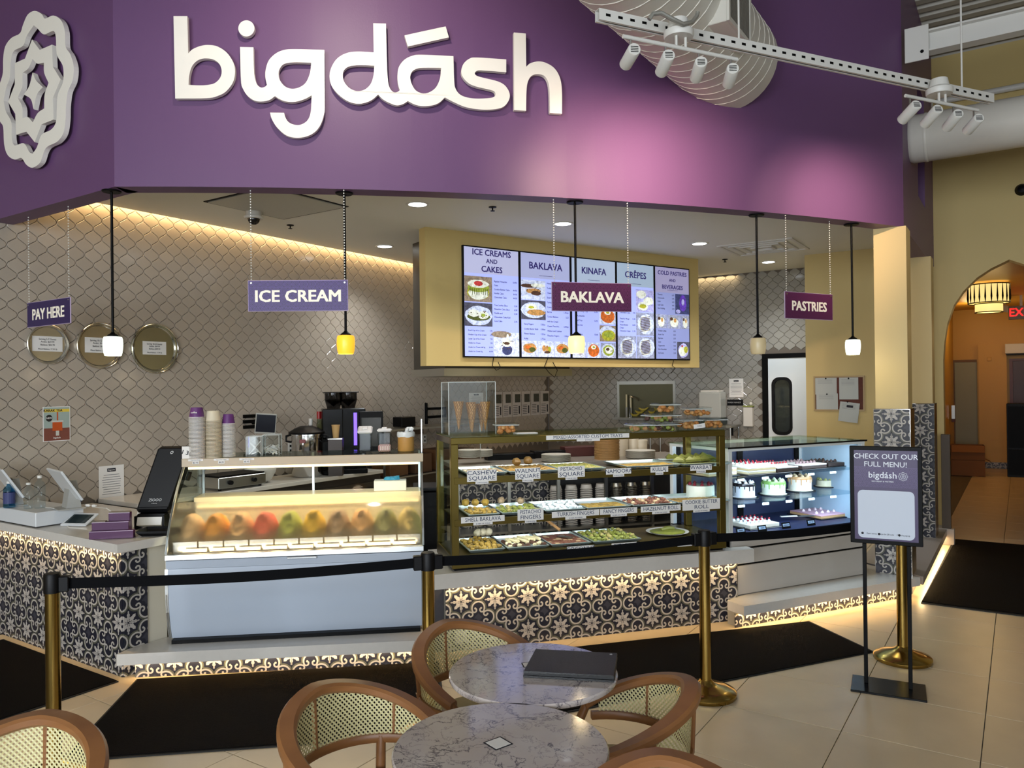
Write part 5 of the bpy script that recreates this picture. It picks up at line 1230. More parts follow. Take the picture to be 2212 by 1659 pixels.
MB().cbox(.14, .155, -.02, .03, .22, .28, .003, Q).obj('side_button', M_blackpl, t)
p = Pz(333, 1158, zP); t = thing('black_tray', 'flat black tray with chamfered sides at the counter corner', 'tray', p, R(4))
mb = MB(); o = [(-.10, -.02), (.13, -.02), (.13, .15), (-.10, .15)]; i = [(-.08, 0), (.11, 0), (.11, .13), (-.08, .13)]
mb.add([(*q, .02) for q in o]+[(*q, .0) for q in i]+[(q[0]*1.1, q[1]*1.05, .035) for q in o], [(4, 5, 1, 0), (5, 6, 2, 1), (6, 7, 3, 2), (7, 4, 0, 3), (4, 7, 6, 5), (0, 1, 9, 8), (1, 2, 10, 9), (2, 3, 11, 10), (3, 0, 8, 11)]).obj('dish', M_blackpl, t)
p = Pz(282, 1140, zP); t = thing('leaflet_rack', 'white leaflet leaning between the purple holder and the kiosk', 'leaflet', p, R(-30))
Q = Matrix.Rotation(R(-20), 4, 'X')
MB().box(-.02, .06, .03, .034, 0, .24, Q).obj('leaflet', M_paper, t); MB().box(-.01, .05, .036, .045, 0, .22, Q).obj('backing', mat('steel_blue', '#56627d', .4), t)
p = Pz(403, 991, 1.331); t = thing('number_card', 'small white card numbered 36 behind the paper cups', 'card', p, rI)
MB().box(-.03, .03, .0, .003, 0, .085).obj('card', M_paper, t); MB().text('1 36', .04, UP(0, -.001, .04, 90) @ Matrix.Rotation(R(-15), 4, 'Z'), .02, .0004).obj('lettering', M_ink, t)

# ================================================================ ON THE ICE CREAM CASE
zT = 1.3305
def cup_stack(px, py, n, r, label, mtop, mrim, htop):
    p = Pz(px, py, zT); t = thing('paper_cup_stack', label, 'cups', p, 0, 'paper cup stacks')
    pit = htop; mb = MB()
    for k in range(n):
        z = k*pit; mb.lathe([(r*.965, z), (r*1.03, z+.001), (r*1.03, z+.0055), (r*.965, z+.0065)], (0, 0, 0), 18, cap=False)
    tag(mb.obj('nested_rims', mrim, t), kind='stuff')
    z = n*pit; MB().lathe([(r*.98, z-.01), (r*.76, z+.058), (r*.74, z+.062), (r*.70, z+.062), (r*.69, z+.055), (0, z+.055)], (0, 0, 0), 20).obj('top_cup', mtop, t, True)
    return t, z
M_rimw = mat('cup_rim_white', '#d2cec9', .5)
t, z = cup_stack(426, 990, 33, .052, 'tallest stack of paper cups with a purple top cup', mat('cup_purple', '#5d2a6b', .5), M_rimw, .0088)
MB().text('coffee', .018, UP(0, -.0475, z+.028, 75), .01, .0004).obj('print', M_paper, t)
t, z = cup_stack(461, 988, 30, .055, 'middle stack of plain cream paper cups', mat('cup_cream', '#d9cdb2', .5), mat('cup_rim_cream', '#cfc2a8', .5), .0088)
t, z = cup_stack(494, 986, 27, .046, 'shortest stack of paper cups with a purple top', mat('cup_purple', '#5d2a6b', .5), M_rimw, .0088)
for k, px in enumerate((424, 464, 500)):
    p = FR((oI.x, oI.y, 0), rI) @ Vector((.09+k*.17, .3235, 1.292)); t = thing('price_card', 'small white price card below the %s cup stack' % ['tallest', 'cream', 'shortest'][k], 'card', p, rI, 'cup price cards')
    MB().box(-.05, .05, -.0012, 0, .02, .034).box(-.022, .022, -.0012, 0, 0, .0195).obj('card', M_paper, t)
    MB().text('Cup of Ice Cream', .009, UP(0, -.0016, .027), .003, .0002).text(['$7.95', '$6.95', '$5.95'][k], .015, UP(0, -.0016, .009), .01, .0002).obj('lettering', M_ink, t)
def acrylic(px, py, w, h, label):
    p = Pz(px, py, zT); t = thing('acrylic_bin', label, 'bin', p, rI, 'clear acrylic bins'); e = .003
    MB().box(-w, w, -w, -w+e, 0, h).box(-w, w, w-e, w, 0, h).box(-w, -w+e, -w+e, w-e, 0, h).box(w-e, w, -w+e, w-e, 0, h).box(-w, w, -w, w, 0, e).obj('walls', glass('acrylic', (.93, .95, .95), .2), t)
    mb = MB()
    for a in (-w, w):
        for b in (-w, w): mb.tube([(a, b, 0), (a, b, h)], .0016, 4)
    mb.tube([(-w, -w, h), (w, -w, h), (w, w, h), (-w, w, h)], .0016, 4, closed=True)
    mb.obj('bright_edges', mat('edge_white', '#dfe6e4', .3), t); return t, p
t, p = acrylic(551, 983, .052, .135, 'clear acrylic bin holding loose plastic spoons')
for k, (a, b, c_, d_) in enumerate(((-.04, 0, .04, .10), (.04, .01, -.035, .085), (-.02, -.02, .03, .03))):
    tag(MB().tube([(a, b, .008), (c_, b, d_)], .004, 6).obj('plastic_spoon', M_whitemt, loc=p, rz=rI), ['white plastic spoon leaning right in the first acrylic bin', 'white plastic spoon leaning left in the first acrylic bin', 'white plastic spoon lying flat in the first acrylic bin'][k], 'spoon', 'loose spoons')
t, p = acrylic(588, 982, .058, .145, 'clear acrylic bin half full of wrapped white spoons')
mb = MB()
for k in range(46):
    Q = Matrix.Translation((random.uniform(-.04, .04), random.uniform(-.04, .04), random.uniform(.012, .065))) @ Euler((random.uniform(-.6, .6), random.uniform(-.6, .6), random.uniform(0, 6))).to_matrix().to_4x4()
    mb.box(-.02, .02, -.006, .006, -.001, .001, Q)
tag(mb.obj('wrapped_spoons', M_paper, loc=p, rz=rI), 'heap of wrapped white spoons in the second acrylic bin', 'spoons', kind='stuff')
def jar(px, py, w, h, label, fill, fh, tilt=0):
    p = Pz(px, py, zT); t = thing('storage_jar', label, 'jar', p, rI, 'square storage jars')
    MB().cbox(-w, w, -w, w, 0, h, .012).obj('body', glass('jar_glass', (.82, .85, .86), .2), t, True)
    if fill: MB().cbox(-w+.004, w-.004, -w+.004, w-.004, .004, fh, .01).obj('contents', fill, t)
    Q = Matrix.Translation((0, .01 if tilt else 0, h)) @ Matrix.Rotation(R(tilt), 4, 'X')
    MB().cbox(-w-.004, w+.004, -w-.004, w+.004, .0, .022, .01, Q).obj('lid', mat('lid_white', '#e6e4e2', .35), t, True)
    MB().cbox(-w*.4, w*.4, -w*.4, w*.4, .022, .032, .004, Q).obj('lid_button', mat('lid_white', '#e6e4e2', .35), t, True)
M_nuts = shader('pink_nut_mix', lambda x, y: ('#c98a86', [(((x*500).sin()*(y*430).sin()).gt(.2), '#ead9c2')]), .6, uv=False)
jar(789, 977, .050, .155, 'clear storage jar with its white lid propped open', None, 0, 22)
jar(831, 976, .050, .15, 'clear storage jar with white lid holding pink nut mix', M_nuts, .055)
p = Pz(877, 974, zT); t = thing('wooden_canister', 'bamboo canister lined with a white bag on the ice cream case', 'canister', p, rI)
MB().lathe([(.058, 0), (.061, .004), (.061, .13), (.055, .13), (.055, .02)], (0, 0, 0), 26).obj('drum', mat('bamboo', '#b98a48', .45, noise=.2, nscale=14, stretch=(1, 1, .08)), t, True)
mb = MB(); n = 26
mb.lathe([(.0635, .105), (.067, .12), (.066, .14), (.058, .142), (.052, .12)], (0, 0, 0), n, cap=False)
for i in range(len(mb.v)): x, y, z = mb.v[i]; j = random.uniform(-.003, .004); mb.v[i] = (x*(1+j*8), y*(1+j*8), z+j)
for k in range(6): mb.ball((.025+random.uniform(-.02, .02), random.uniform(-.02, .02), .15+random.uniform(0, .02)), .018, 8, 5, jit=.3)
mb.obj('bag_liner', mat('plastic_bag', '#dfe3e2', .3), t, True)
MB().box(IL-.006, IL, .5, .80, Z(1.33), Z(1.56)).obj('guard_glass', M_glass, IC); MB().box(IL-.007, IL+.001, .492, .5, Z(1.33), Z(1.57)).obj('guard_edge', M_alu, IC)
# glove box inside, on the rear sill
p = MI @ Vector((IL-.36, .62, 1.031)); t = thing('glove_box', 'white carton of blue gloves on the rear sill of the ice cream case', 'box', p, rI)
MB().cbox(0, .24, 0, .12, 0, .075, .002).obj('carton', M_paper, t)
mb = MB()
for k in range(6): mb.ball((.13+random.uniform(-.05, .05), .06, .08+random.uniform(0, .012)), .022, 8, 5, (1.3, .8, .8), jit=.3)
mb.obj('blue_glove', mat('glove_blue', '#3f9fc4', .5), t, True)

# ================================================================ BACK COUNTER ALONG THE LEFT WALL
zB = .888
t = thing('back_counter', 'long white back counter against the tiled left wall', 'counter', AB(3.52, BL+.62), URZ)
MB().cbox(0, 2.88, 0, .60, .85, .888, .003).obj('worktop', M_stone, t)
MB().box(0, 2.86, .03, .60, 0, .849).obj('carcass', mat('dark_carcass', '#2a241f', .6), t)
for k in range(7): MB().box(.1, 2.8, .022, .029, .12+k*.1, .17+k*.1).obj('louvre_slat', mat('dark_slat', '#3b332b', .5), t)
def wb(px, py, off=.3): return Pb(px, py, BL+off)
def put(px, off, z=None):                         # on the back counter, off metres from the wall
    p = Pb(px, 900, BL+off); return Vector((p.x, p.y, zB if z is None else z))
def topz(px, py, off): return Pb(px, py, BL+off).z
p = put(500, .42); t = thing('electric_griddle', 'steel electric griddle with two black knobs on the back counter', 'griddle', p, URZ)
MB().cbox(-.26, .26, -.16, .16, .02, .12, .005).obj('body', M_steel, t)
for a in (-.14, .12): MB().lathe([(.022, 0), (.02, .025), (0, .025)], (a, -.161, .07), 14, M=Matrix.Rotation(R(90), 3, 'X')).obj('knob', M_blackpl, t, True)
MB().box(-.25, .25, -.15, .15, .121, .135).obj('plate', M_blackmt, t)
for a in (-.22, .22):
    for b in (-.12, .12): MB().cyl((a, b, 0), .015, .02, 8).obj('foot', M_blackpl, t)
p = put(560, .34); tag(MB().lathe([(.06, 0), (.11, .03), (.15, .10), (.155, .13), (.15, .13), (.10, .035), (0, .02)], (0, 0, 0), 24).obj('mixing_bowl', M_whitemt, loc=p, smooth=True), 'white mixing bowl beside the electric griddle', 'bowl')
p = put(662, .34); h = topz(662, 920, .34)-zB; r = .155
t = thing('hot_water_urn', 'steel hot water urn with black lid on the back counter', 'urn', p, 0)
MB().lathe([(r*.9, 0), (r, .02), (r, h*.80), (r*1.03, h*.81), (r*1.03, h*.84)], (0, 0, 0), 28).obj('body', M_chrome, t, True)
MB().lathe([(r*1.18, h*.845), (r*1.2, h*.88), (r*.8, h*.95), (r*.4, h), (0, h)], (0, 0, 0), 24).obj('lid', M_blackpl, t, True)
MB().cbox(-.03, .03, -r-.015, -r-.001, h*.68, h*.75, .003).obj('red_label', mat('red_badge', '#7a2222', .4), t)
for s_ in (-1, 1): MB().tube([(s_*r, 0, h*.83), (s_*(r+.06), 0, h*.80), (s_*(r+.06), 0, h*.7), (s_*r, 0, h*.68)], .012, 8).obj('side_handle', M_blackpl, t, True)
def bott(px, py0, off, r, label, mb_, mc, col2=None):
    p = put(px, off); h = topz(px, py0, off)-zB; t = thing('syrup_bottle', label, 'bottle', p, 0, 'bottles on the back counter')
    MB().lathe([(r, 0), (r, h*.6), (r*.45, h*.75), (r*.4, h*.88)], (0, 0, 0), 16).obj('body', mb_, t, True); MB().lathe([(r*.5, h*.88), (r*.5, h), (0, h)], (0, 0, 0), 12).obj('cap', mc, t, True)
    MB().lathe([(r*1.02, h*.25), (r*1.02, h*.5)], (0, 0, 0), 16, cap=False).obj('label_wrap', col2 or M_paper, t)
bott(671, 904, .12, .045, 'white capped plastic bottle behind the urn', mat('milky_plastic', '#b9b9b5', .4), M_whitemt)
bott(689, 889, .15, .05, 'red labelled glass bottle beside the coffee machine', glass('syrup_glass', (.6, .65, .5), .2), mat('red_cap', '#9e2020', .4), mat('red_wrap', '#a3282c', .5))
# coffee machine
p = put(742, .40); zt_ = topz(742, 882, .40)-zB
t = thing('coffee_machine', 'big black bean coffee machine with violet light strip', 'coffee machine', p, URZ-R(40))
W2 = .235
MB().cbox(-W2, W2, -.05, .15, 0, zt_, .01).obj('body', mat('gloss_black', '#050506', .2, spec=.2), t)
MB().cbox(-W2, -.02, -.20, -.05, zt_*.55, zt_, .008).obj('head', mat('gloss_black', '#050506', .2, spec=.2), t)
MB().cbox(-W2, W2, -.22, -.05, 0, .05, .005).obj('drip_tray', M_blackmt, t)
MB().box(.105, .14, -.058, -.0505, zt_*.42, zt_*.93).obj('violet_light', mat('violet_led', '#6a4ff0', .4, emit='#6e50ff', es=2.2), t)
MB().cbox(.16, .42, -.10, -.07, zt_*.28, zt_*.95, .006).obj('touch_screen', M_blackpl, t)
MB().box(.185, .395, -.103, -.1005, zt_*.4, zt_*.85).obj('screen_glass', mat('off_screen', '#2b2b24', .15), t)
for a in (-.10, .06):
    MB().lathe([(.07, zt_+.001), (.095, zt_+.09), (.095, zt_+.17)], (a, .08, 0), 18, cap=False).obj('bean_hopper', glass('smoked', (.25, .25, .26), .3), t, True)
    MB().cbox(a-.11, a+.11, -.02, .18, zt_+.171, zt_+.182, .004).obj('hopper_lid', M_blackpl, t)
    MB().lathe([(0, zt_+.02), (.085, zt_+.09), (0, zt_+.11)], (a, .08, 0), 14, cap=False).obj('coffee_beans', mat('beans', '#1c120c', .5), t)
p = put(725, .55); t = thing('brown_dispenser', 'brown box dispenser carrying one paper cup', 'dispenser', p, URZ-R(50)); h = topz(725, 946, .55)-zB
MB().cbox(-.075, .075, -.08, .08, 0, h, .004).obj('box', mat('dark_brown', '#3b2e29', .4), t); MB().box(-.075, .075, -.083, -.0805, h-.012, h).obj('front_rail', M_chrome, t)
MB().ball((0, -.083, h*.5), .006, 8, 6).obj('knob', M_chrome, t)
hc = topz(725, 918, .55)-zB-h
tag(MB().lathe([(.03, 0), (.043, hc*.96), (.046, hc*.96), (.046, hc), (.041, hc), (.029, .004), (0, .004)], (0, 0, 0), 18).obj('paper_cup', mat('kraft_cup', '#c9a56c', .6), loc=(p.x, p.y, zB+h+.001), smooth=True), 'single tan paper cup on the brown box dispenser', 'cup')
# monitor on a wall arm
p = wb(574, 915, .28); t = thing('wall_monitor', 'small grey framed monitor on a wall arm behind the acrylic bins', 'monitor', p, R(20))
sc = (Pb(600, 900, BL+.28)-Pb(548, 900, BL+.28)).length*.52
hz = (topz(574, 893, .28)-topz(574, 937, .28))/2
MB().cbox(-sc*.66, sc*.66, -.01, .02, -hz, hz, .004, Matrix.Rotation(R(5), 4, 'Y') @ Matrix.Identity(4)).obj('bezel', mat('bezel_grey', '#a3a39c', .4), t)
MB().box(-sc*.6, sc*.6, -.012, -.0105, -hz+.016, hz-.014, Matrix.Rotation(R(5), 4, 'Y')).obj('screen', mat('night_screen', '#060a18', .2, spec=.15), t)
MB().tube([(0, .02, 0), (-.05, .12, 0), (-.12, .2, .0)], .014, 8).obj('arm', M_blackmt, t)
p = wb(537, 910, .006); t = thing('wall_bracket', 'black slotted wall bracket left of the monitor', 'bracket', p, URZ)
for k in range(3): MB().box(-.07, .09, -.02, 0, -.075+k*.055, -.04+k*.055).obj('bar', M_blackmt, t)
p = wb(938, 892, .006); t = thing('wall_bracket', 'black folding wall bracket left of the cone display', 'bracket', p, URZ)
MB().cbox(-.2, -.17, -.03, 0, -.14, .14, .003).obj('plate', M_blackmt, t)
for z in (-.05, .06): MB().box(-.17, .22, -.03, -.005, z-.016, z+.016).obj('arm', M_blackmt, t)
MB().box(.19, .22, -.031, -.004, -.034, .044).obj('link', M_blackmt, t)
for k, (px, py) in enumerate(((627, 968), (917, 948))):
    p = wb(px, py, .004); t = thing('wall_outlet', ['white wall outlet left of the urn', 'white wall outlet beside the gap between the cases'][k], 'outlet', p, URZ, 'wall outlets')
    MB().cbox(-.035, .035, -.006, 0, -.057, .057, .002).obj('plate', M_whitemt, t)
    for z in (-.025, .025): MB().box(-.012, .012, -.0072, -.0062, z-.012, z+.012).obj('socket', M_blackpl, t)
for k, (px, py, w, h, m, nm) in enumerate(((868, 912, .26, .12, M_blackpl, 'black carton on a shelf left of the cone display'), (893, 930, .2, .1, mat('dark_carton', '#4b3a2e', .6), 'dark brown carton beside the black carton'))):
    p = wb(px, py, .2); box_thing('carton', nm, 'box', p-Vector((0, 0, h/2)), URZ, w, .15, h, m, group='cartons by the left wall')
p = Pd(938, 1100, 6.1); t = thing('black_bin', 'tall black bin in the gap between the ice cream and baklava cases', 'bin', (p.x, p.y, 0), rI)
MB().cbox(-.16, .10, 0, .35, 0, .98, .01).obj('body', M_blackpl, t); MB().cbox(-.165, .105, -.005, .355, .981, 1.01, .006).obj('lid', M_blackpl, t)
# shelving that carries them: steel rack
t = thing('wire_rack', 'steel rack with cartons at the far end of the left wall', 'rack', AB(6.6, BL+.45), URZ)
zr = wb(868, 912, .2).z-.065
for x in (0, 1.9):
    for y in (0, .42): MB().tube([(x, y, 0), (x, y, zr)], .014, 8).obj('post', M_steel, t)
for z in (.3, .75, zr): MB().box(0, 1.9, 0, .42, z-.02, z-.003).obj('shelf', M_steel, t)
for k in range(4): box_thing('brown_carton', ['brown carton first on the rack shelf', 'brown carton second on the rack shelf', 'brown carton third on the rack shelf', 'brown carton last on the rack shelf'][k], 'box', AB(6.75+.45*k, BL+.40, .751), URZ, .32, .3, .26-.03*(k % 2), mat('brown_card%d' % (k % 2), ('#6e4c2e', '#59402c')[k % 2], .7), group='cartons on the rack')

# ================================================================ ON THE LEFT WALL
def plaque(px0, py0, px1, py1, off=.010):
    a = wb(px0, py0, off); b = wb(px1, py1, off); return a, b
a, b = wb(92, 879, .012), wb(152, 951, .012); w = (Vector((b.x-a.x, b.y-a.y, 0))).length; h = a.z-b.z
t = thing('tea_poster', 'KARAK TEA poster with a glass of red tea on the tiled wall', 'poster', (a.x, a.y, b.z), URZ)
MB().box(0, w, -.002, 0, 0, h).obj('sheet', M_paper, t)
mb = MB(); y = -.0026; ms = [mat('poster_sky', '#9fb0a8', .6), mat('poster_yellow', '#e2c74a', .6), mat('poster_table', '#7d4638', .6), mat('poster_tea', '#c2531f', .5), mat('poster_ink', '#20201c', .6), mat('poster_glass', '#c9c9bf', .5)]
def rect(x0, x1, z0, z1, c_, d=0): mb.cur = c_; mb.quad((x0*w, y-d, z0*h), (x1*w, y-d, z0*h), (x1*w, y-d, z1*h), (x0*w, y-d, z1*h))
rect(.03, .97, .38, .98, 0); rect(.05, .97, .84, .93, 1, .0005); rect(.03, .97, .02, .38, 2); rect(.34, .70, .30, .55, 3, .0005); rect(.30, .74, .55, .60, 5, .0005); rect(.46, .58, .16, .30, 5, .0005); rect(.50, .55, .60, .84, 3, .0005)
mb.cur = 4; mb.add(disc(.22*w, .67*h, .12*w, .10*h, y-.0008, 16), [tuple(range(16))])
mb.obj('print', ms, t)
MB().text('KARAK TEA', w*.13, UP(w*.36, -.0042, .885*h), .02, .0002).obj('lettering', M_ink, t); MB().text('NEW', w*.09, UP(w*.22, -.0046, .67*h), .02, .0002).text('bigdash', w*.09, UP(w*.5, -.0042, .10*h), .01, .0002).obj('white_lettering', M_paper, t)
def notice(px0, py0, px1, py1, label, plane, rz, group='wall notices', head='Notice', off=.012):
    f = (lambda x, y: wb(x, y, off)) if plane == 'L' else (lambda x, y: Pa(x, y, plane-off))
    a, b = f(px0, py0), f(px1, py1); w = (Vector((b.x-a.x, b.y-a.y, 0))).length; h = a.z-b.z
    t = thing('paper_notice', label, 'notice', (a.x, a.y, b.z), rz, group)
    MB().box(0, w, -.0015, 0, 0, h).obj('sheet', M_paper, t); MB().box(w*.33, w*.67, -.0021, -.0016, h*.82, h*.92).obj('header_block', M_ink, t)
    MB().text(head, h*.06, UP(w*.5, -.0026, h*.87), .01, .0002).obj('header_lettering', M_paper, t)
    mb = MB()
    for k in range(9):
        z = h*(.72-.07*k); x = w*random.uniform(.10, .2); mb.box(x, w-x, -.0021, -.0016, z, z+h*.016)
    tag(mb.obj('print_lines', mat('grey_ink', '#77777a', .8), t), kind='stuff'); return t
notice(213, 1008, 268, 1075, 'white paper notice taped low on the tiled wall by the kiosk', 'L', URZ, head='Reports')
for k, (px, py, rp, lab) in enumerate(((101, 744, 43, 'smallest round steel tray with a price sheet on the tiled wall'), (213, 747, 50, 'middle round steel tray with a price sheet behind the lit pendant'), (332, 753, 54, 'largest round steel tray with a price sheet on the tiled wall'))):
    p = wb(px, py, .0); r = topz(px, py-rp, 0)-p.z
    t = thing('wall_tray', lab, 'tray', p, URZ, 'round trays on the wall'); Q = Matrix.Rotation(R(90), 3, 'X')
    MB().lathe([(0, .012), (r*.84, .012), (r*.9, .03), (r*.97, .034), (r, .030), (r*.97, .008), (0, .008)], (0, 0, 0), 44, M=Q).obj('dish', mat('tray_steel%d' % k, ('#cfcabb', '#bfb49c', '#a3a088')[k], .25, .85), t, True)
    for zz, rr in ((.036, .965), (.020, .87)): MB().lathe([(r*(rr-.015), zz), (r*rr, zz+.004), (r*(rr+.015), zz)], (0, 0, 0), 44, M=Q, cap=False).obj('rolled_rim', M_chrome, t, True)
    w = r*(.72, .62, .50)[k]; h = w*.70
    MB().box(-w, w, -.0145, -.013, -h*.7, h*.8).obj('price_sheet', M_paper, t)
    mb = MB(); g = ('Serving 5-7 Guests', 'Serving 10-12 Guests', 'Serving 18-20 Guests')[k]; pr2 = (('$29.99', '$44.99'), ('$49.99', '$69.99'), ('$69.99', '$89.99'))[k]
    sz = w*.17
    mb.text(g, sz*1.05, UP(0, -.0152, h*.5), .004, .0002, sx=.85).text('Arabic: '+pr2[0], sz, UP(0, -.0152, h*.24), .004, .0002, sx=.9).text('Baklava: '+pr2[1], sz, UP(0, -.0152, -.06*h), .004, .0002, sx=.9).text('Mixed Baklava: 17.99 /lb', sz*.9, UP(0, -.0152, -h*.48), .002, .0002, sx=.85)
    mb.obj('lettering', M_ink, t)
# price photo sheets on the far end of the left wall
f = lambda x, y: wb(x, y, .012)
for k in range(6):
    x0, x1 = 1066+k*20.2, 1066+(k+1)*20.2-1; ya = 847-.7*k*.6; a = f(x0, ya); b = f(x1, 902-1.6*k); w = Vector((b.x-a.x, b.y-a.y, 0)).length; h = a.z-b.z
    t = thing('recipe_sheet', ['first recipe sheet on the far tiled wall, right of the cone box', 'second recipe sheet from the cone box', 'third recipe sheet from the cone box', 'fourth recipe sheet from the cone box', 'fifth recipe sheet from the cone box', 'last recipe sheet by the wall corner'][k], 'sheet', (a.x, a.y, b.z), URZ, 'recipe sheets on the far wall')
    MB().box(0, w, -.0015, 0, 0, h).obj('sheet', mat('dim_paper', '#c9c2bd', .8), t); MB().box(w*.3, w*.92, -.0022, -.0016, h*.56, h*.9).obj('photo', mat('dark_photo', '#4a4a40', .6, noise=.6, nscale=30), t)
    mb = MB()
    for j in range(6): mb.box(w*.1, w*.6, -.0021, -.0016, h*(.08+.07*j), h*(.10+.07*j))
    mb.box(w*.72, w*.86, -.0021, -.0016, h*.1, h*.42); tag(mb.obj('print_lines', M_ink, t), kind='stuff')
notice(1013, 849, 1044, 878, 'single paper sheet seen through the cone display', 'L', URZ)

# ================================================================ ON THE BAKLAVA CASE
zG = 1.4685
def gpos(px, py): return Pz(px, py, zG)
c = gpos(1012, 936); t = thing('cone_display', 'clear acrylic cone display standing on the baklava case', 'display', c, rG); hh = .37
cw = .17; cdp = .13
for q in ((-cw, cw, -cdp, -cdp+.004), (-cw, cw, cdp-.004, cdp), (-cw, -cw+.004, -cdp+.004, cdp-.004), (cw-.004, cw, -cdp+.004, cdp-.004)): MB().box(*q, 0, hh).obj('panel', glass('acrylic', (.93, .95, .95), .2), t)
for q in ((-cw, -cdp), (cw, -cdp), (cw, cdp), (-cw, cdp)): MB().box(q[0]-.002, q[0]+.002, q[1]-.002, q[1]+.002, 0, hh).obj('edge', mat('edge_white', '#dfe6e4', .3), t)
MB().tube([(-cw, -cdp, hh), (cw, -cdp, hh), (cw, cdp, hh), (-cw, cdp, hh)], .002, 4, closed=True).obj('top_edge', mat('edge_white', '#dfe6e4', .3), t)
MB().box(-cw+.005, cw-.005, -cdp+.005, cdp-.005, .10, .104).obj('cone_shelf', glass('acrylic', (.93, .95, .95), .2), t)
M_cone = shader('waffle_cone', lambda x, y: ('#c9975a', [((x*1).sin().abs().lt(.32).max(((y*1).sin()).abs().lt(.32)), '#74461a')]), .6)
for k, (px, y, dz) in enumerate(((988, -.04, .02), (1016, -.05, 0), (1045, -.04, .015), (1028, .05, .01), (1060, .05, .0))):
    x = LF(Pp(px, 880, c, (math.sin(rG), -math.cos(rG), 0)), c, rG).x if k < 3 else (.03, .11)[k-3]
    p = FR(c, rG) @ Vector((x, y, .012+dz)); mb = MB(); n = 16; hc = .2
    for i in range(n+1):
        w = 2*math.pi*i/n
        mb.v += [(.004*math.cos(w), .004*math.sin(w), 0), (.038*math.cos(w), .038*math.sin(w), hc)]
    mb.u = {j: ((j//2)*2.3+(j % 2)*6, (j//2)*-2.3+(j % 2)*26) for j in range(2*n+2)}
    mb.f = [(2*i, 2*i+2, 2*i+3, 2*i+1) for i in range(n)]
    tag(mb.obj('waffle_cone', M_cone, loc=p, smooth=True), ['leftmost waffle cone in the acrylic display', 'middle shorter waffle cone in the acrylic display', 'right front waffle cone in the acrylic display', 'waffle cone half hidden behind the middle cone', 'waffle cone at the back right of the acrylic display'][k], 'cone', 'waffle cones')
M_clam = glass('clamshell', (.9, .92, .92), .22)
def clam(px, py, w, d, h, label, mk, lift=0, n=14, sz=.019):
    c = gpos(px, py)+Vector((0, 0, lift)); t = thing('clamshell_box', label, 'food container', c, rG, 'clear clamshell boxes')
    mb = MB(); s_ = .86; vs = [(-w*s_, -d*s_, 0), (w*s_, -d*s_, 0), (w*s_, d*s_, 0), (-w*s_, d*s_, 0), (-w, -d, h*.8), (w, -d, h*.8), (w, d, h*.8), (-w, d, h*.8)]
    mb.add(vs, [(0, 3, 2, 1), (0, 1, 5, 4), (1, 2, 6, 5), (2, 3, 7, 6), (3, 0, 4, 7)]).obj('base', M_clam, t)
    MB().cbox(-w*1.04, w*1.04, -d*1.04, d*1.04, h*.805, h, .008).obj('lid', M_clam, t)
    MB().tube([(-w*1.04, -d*1.04, h*.8), (w*1.04, -d*1.04, h*.8), (w*1.04, d*1.04, h*.8), (-w*1.04, d*1.04, h*.8)], .0022, 4, closed=True).obj('rim', mat('edge_white', '#dfe6e4', .3), t)
    mb = MB(); ms = mk
    for k in range(n):
        mb.cur = k % len(ms); mb.ball((random.uniform(-w*.75, w*.75), random.uniform(-d*.75, d*.75), random.uniform(.018, h*.62)), sz, 8, 5, (1, 1, .8), jit=.12)
    tag(mb.obj('cookies', ms, t, True), kind='stuff')
CO = [mat('cookie_orange', '#cf8a4a', .55, noise=.2, nscale=40), mat('cookie_gold', '#d9a060', .55, noise=.2, nscale=40)]
CGn = [mat('cookie_green', '#8f9a48', .55, noise=.3, nscale=40), mat('cookie_tan', '#b98a5a', .55, noise=.2, nscale=40), mat('cookie_dark', '#5a3a32', .55)]
clam(1093, 939, .075, .06, .085, 'clear tub of golden cookies right of the cone display', CO, 0, 16)
clam(1379, 934, .075, .07, .065, 'clear box of green cookies at the left of the row', CGn[:2])
clam(1428, 932, .115, .08, .062, 'clear box of dark mixed cookies in the row', CGn, 0, 22)
clam(1428, 932, .115, .08, .062, 'clear box of mixed cookies stacked on the dark ones', CGn, .064, 22)
clam(1487, 928, .075, .08, .085, 'clear box of orange cookies with a white label', CO, 0, 18)
clam(1538, 926, .085, .08, .085, 'clear box of orange cookies at the right end of the case', CO, 0, 20)
clam(1438, 930, .085, .07, .075, 'clear box of orange cookies on top of the mixed boxes', CO, .128, 16)
clam(1505, 927, .09, .07, .08, 'clear box of orange cookies topping the right pair', CO, .087, 18)
c = gpos(1497, 931); t = thing('sticker', 'white printed sticker on the middle cookie box', 'label', c+Vector((0, 0, .035)), rG)
MB().box(-.045, .045, -.092, -.0905, -.01, .02, Matrix.Rotation(R(-6), 4, 'Y')).obj('label', M_paper, t); MB().text('cookies', .012, UP(0, -.0926, .006), .004, .0002).obj('lettering', M_ink, t)
p = gpos(1133, 937); t = tag(MB().cbox(-.07, .09, -.03, .05, 0, .008, .002).obj('napkin_stack', M_paper, loc=p, rz=rG), 'small stack of white napkins on the baklava case', 'napkins')
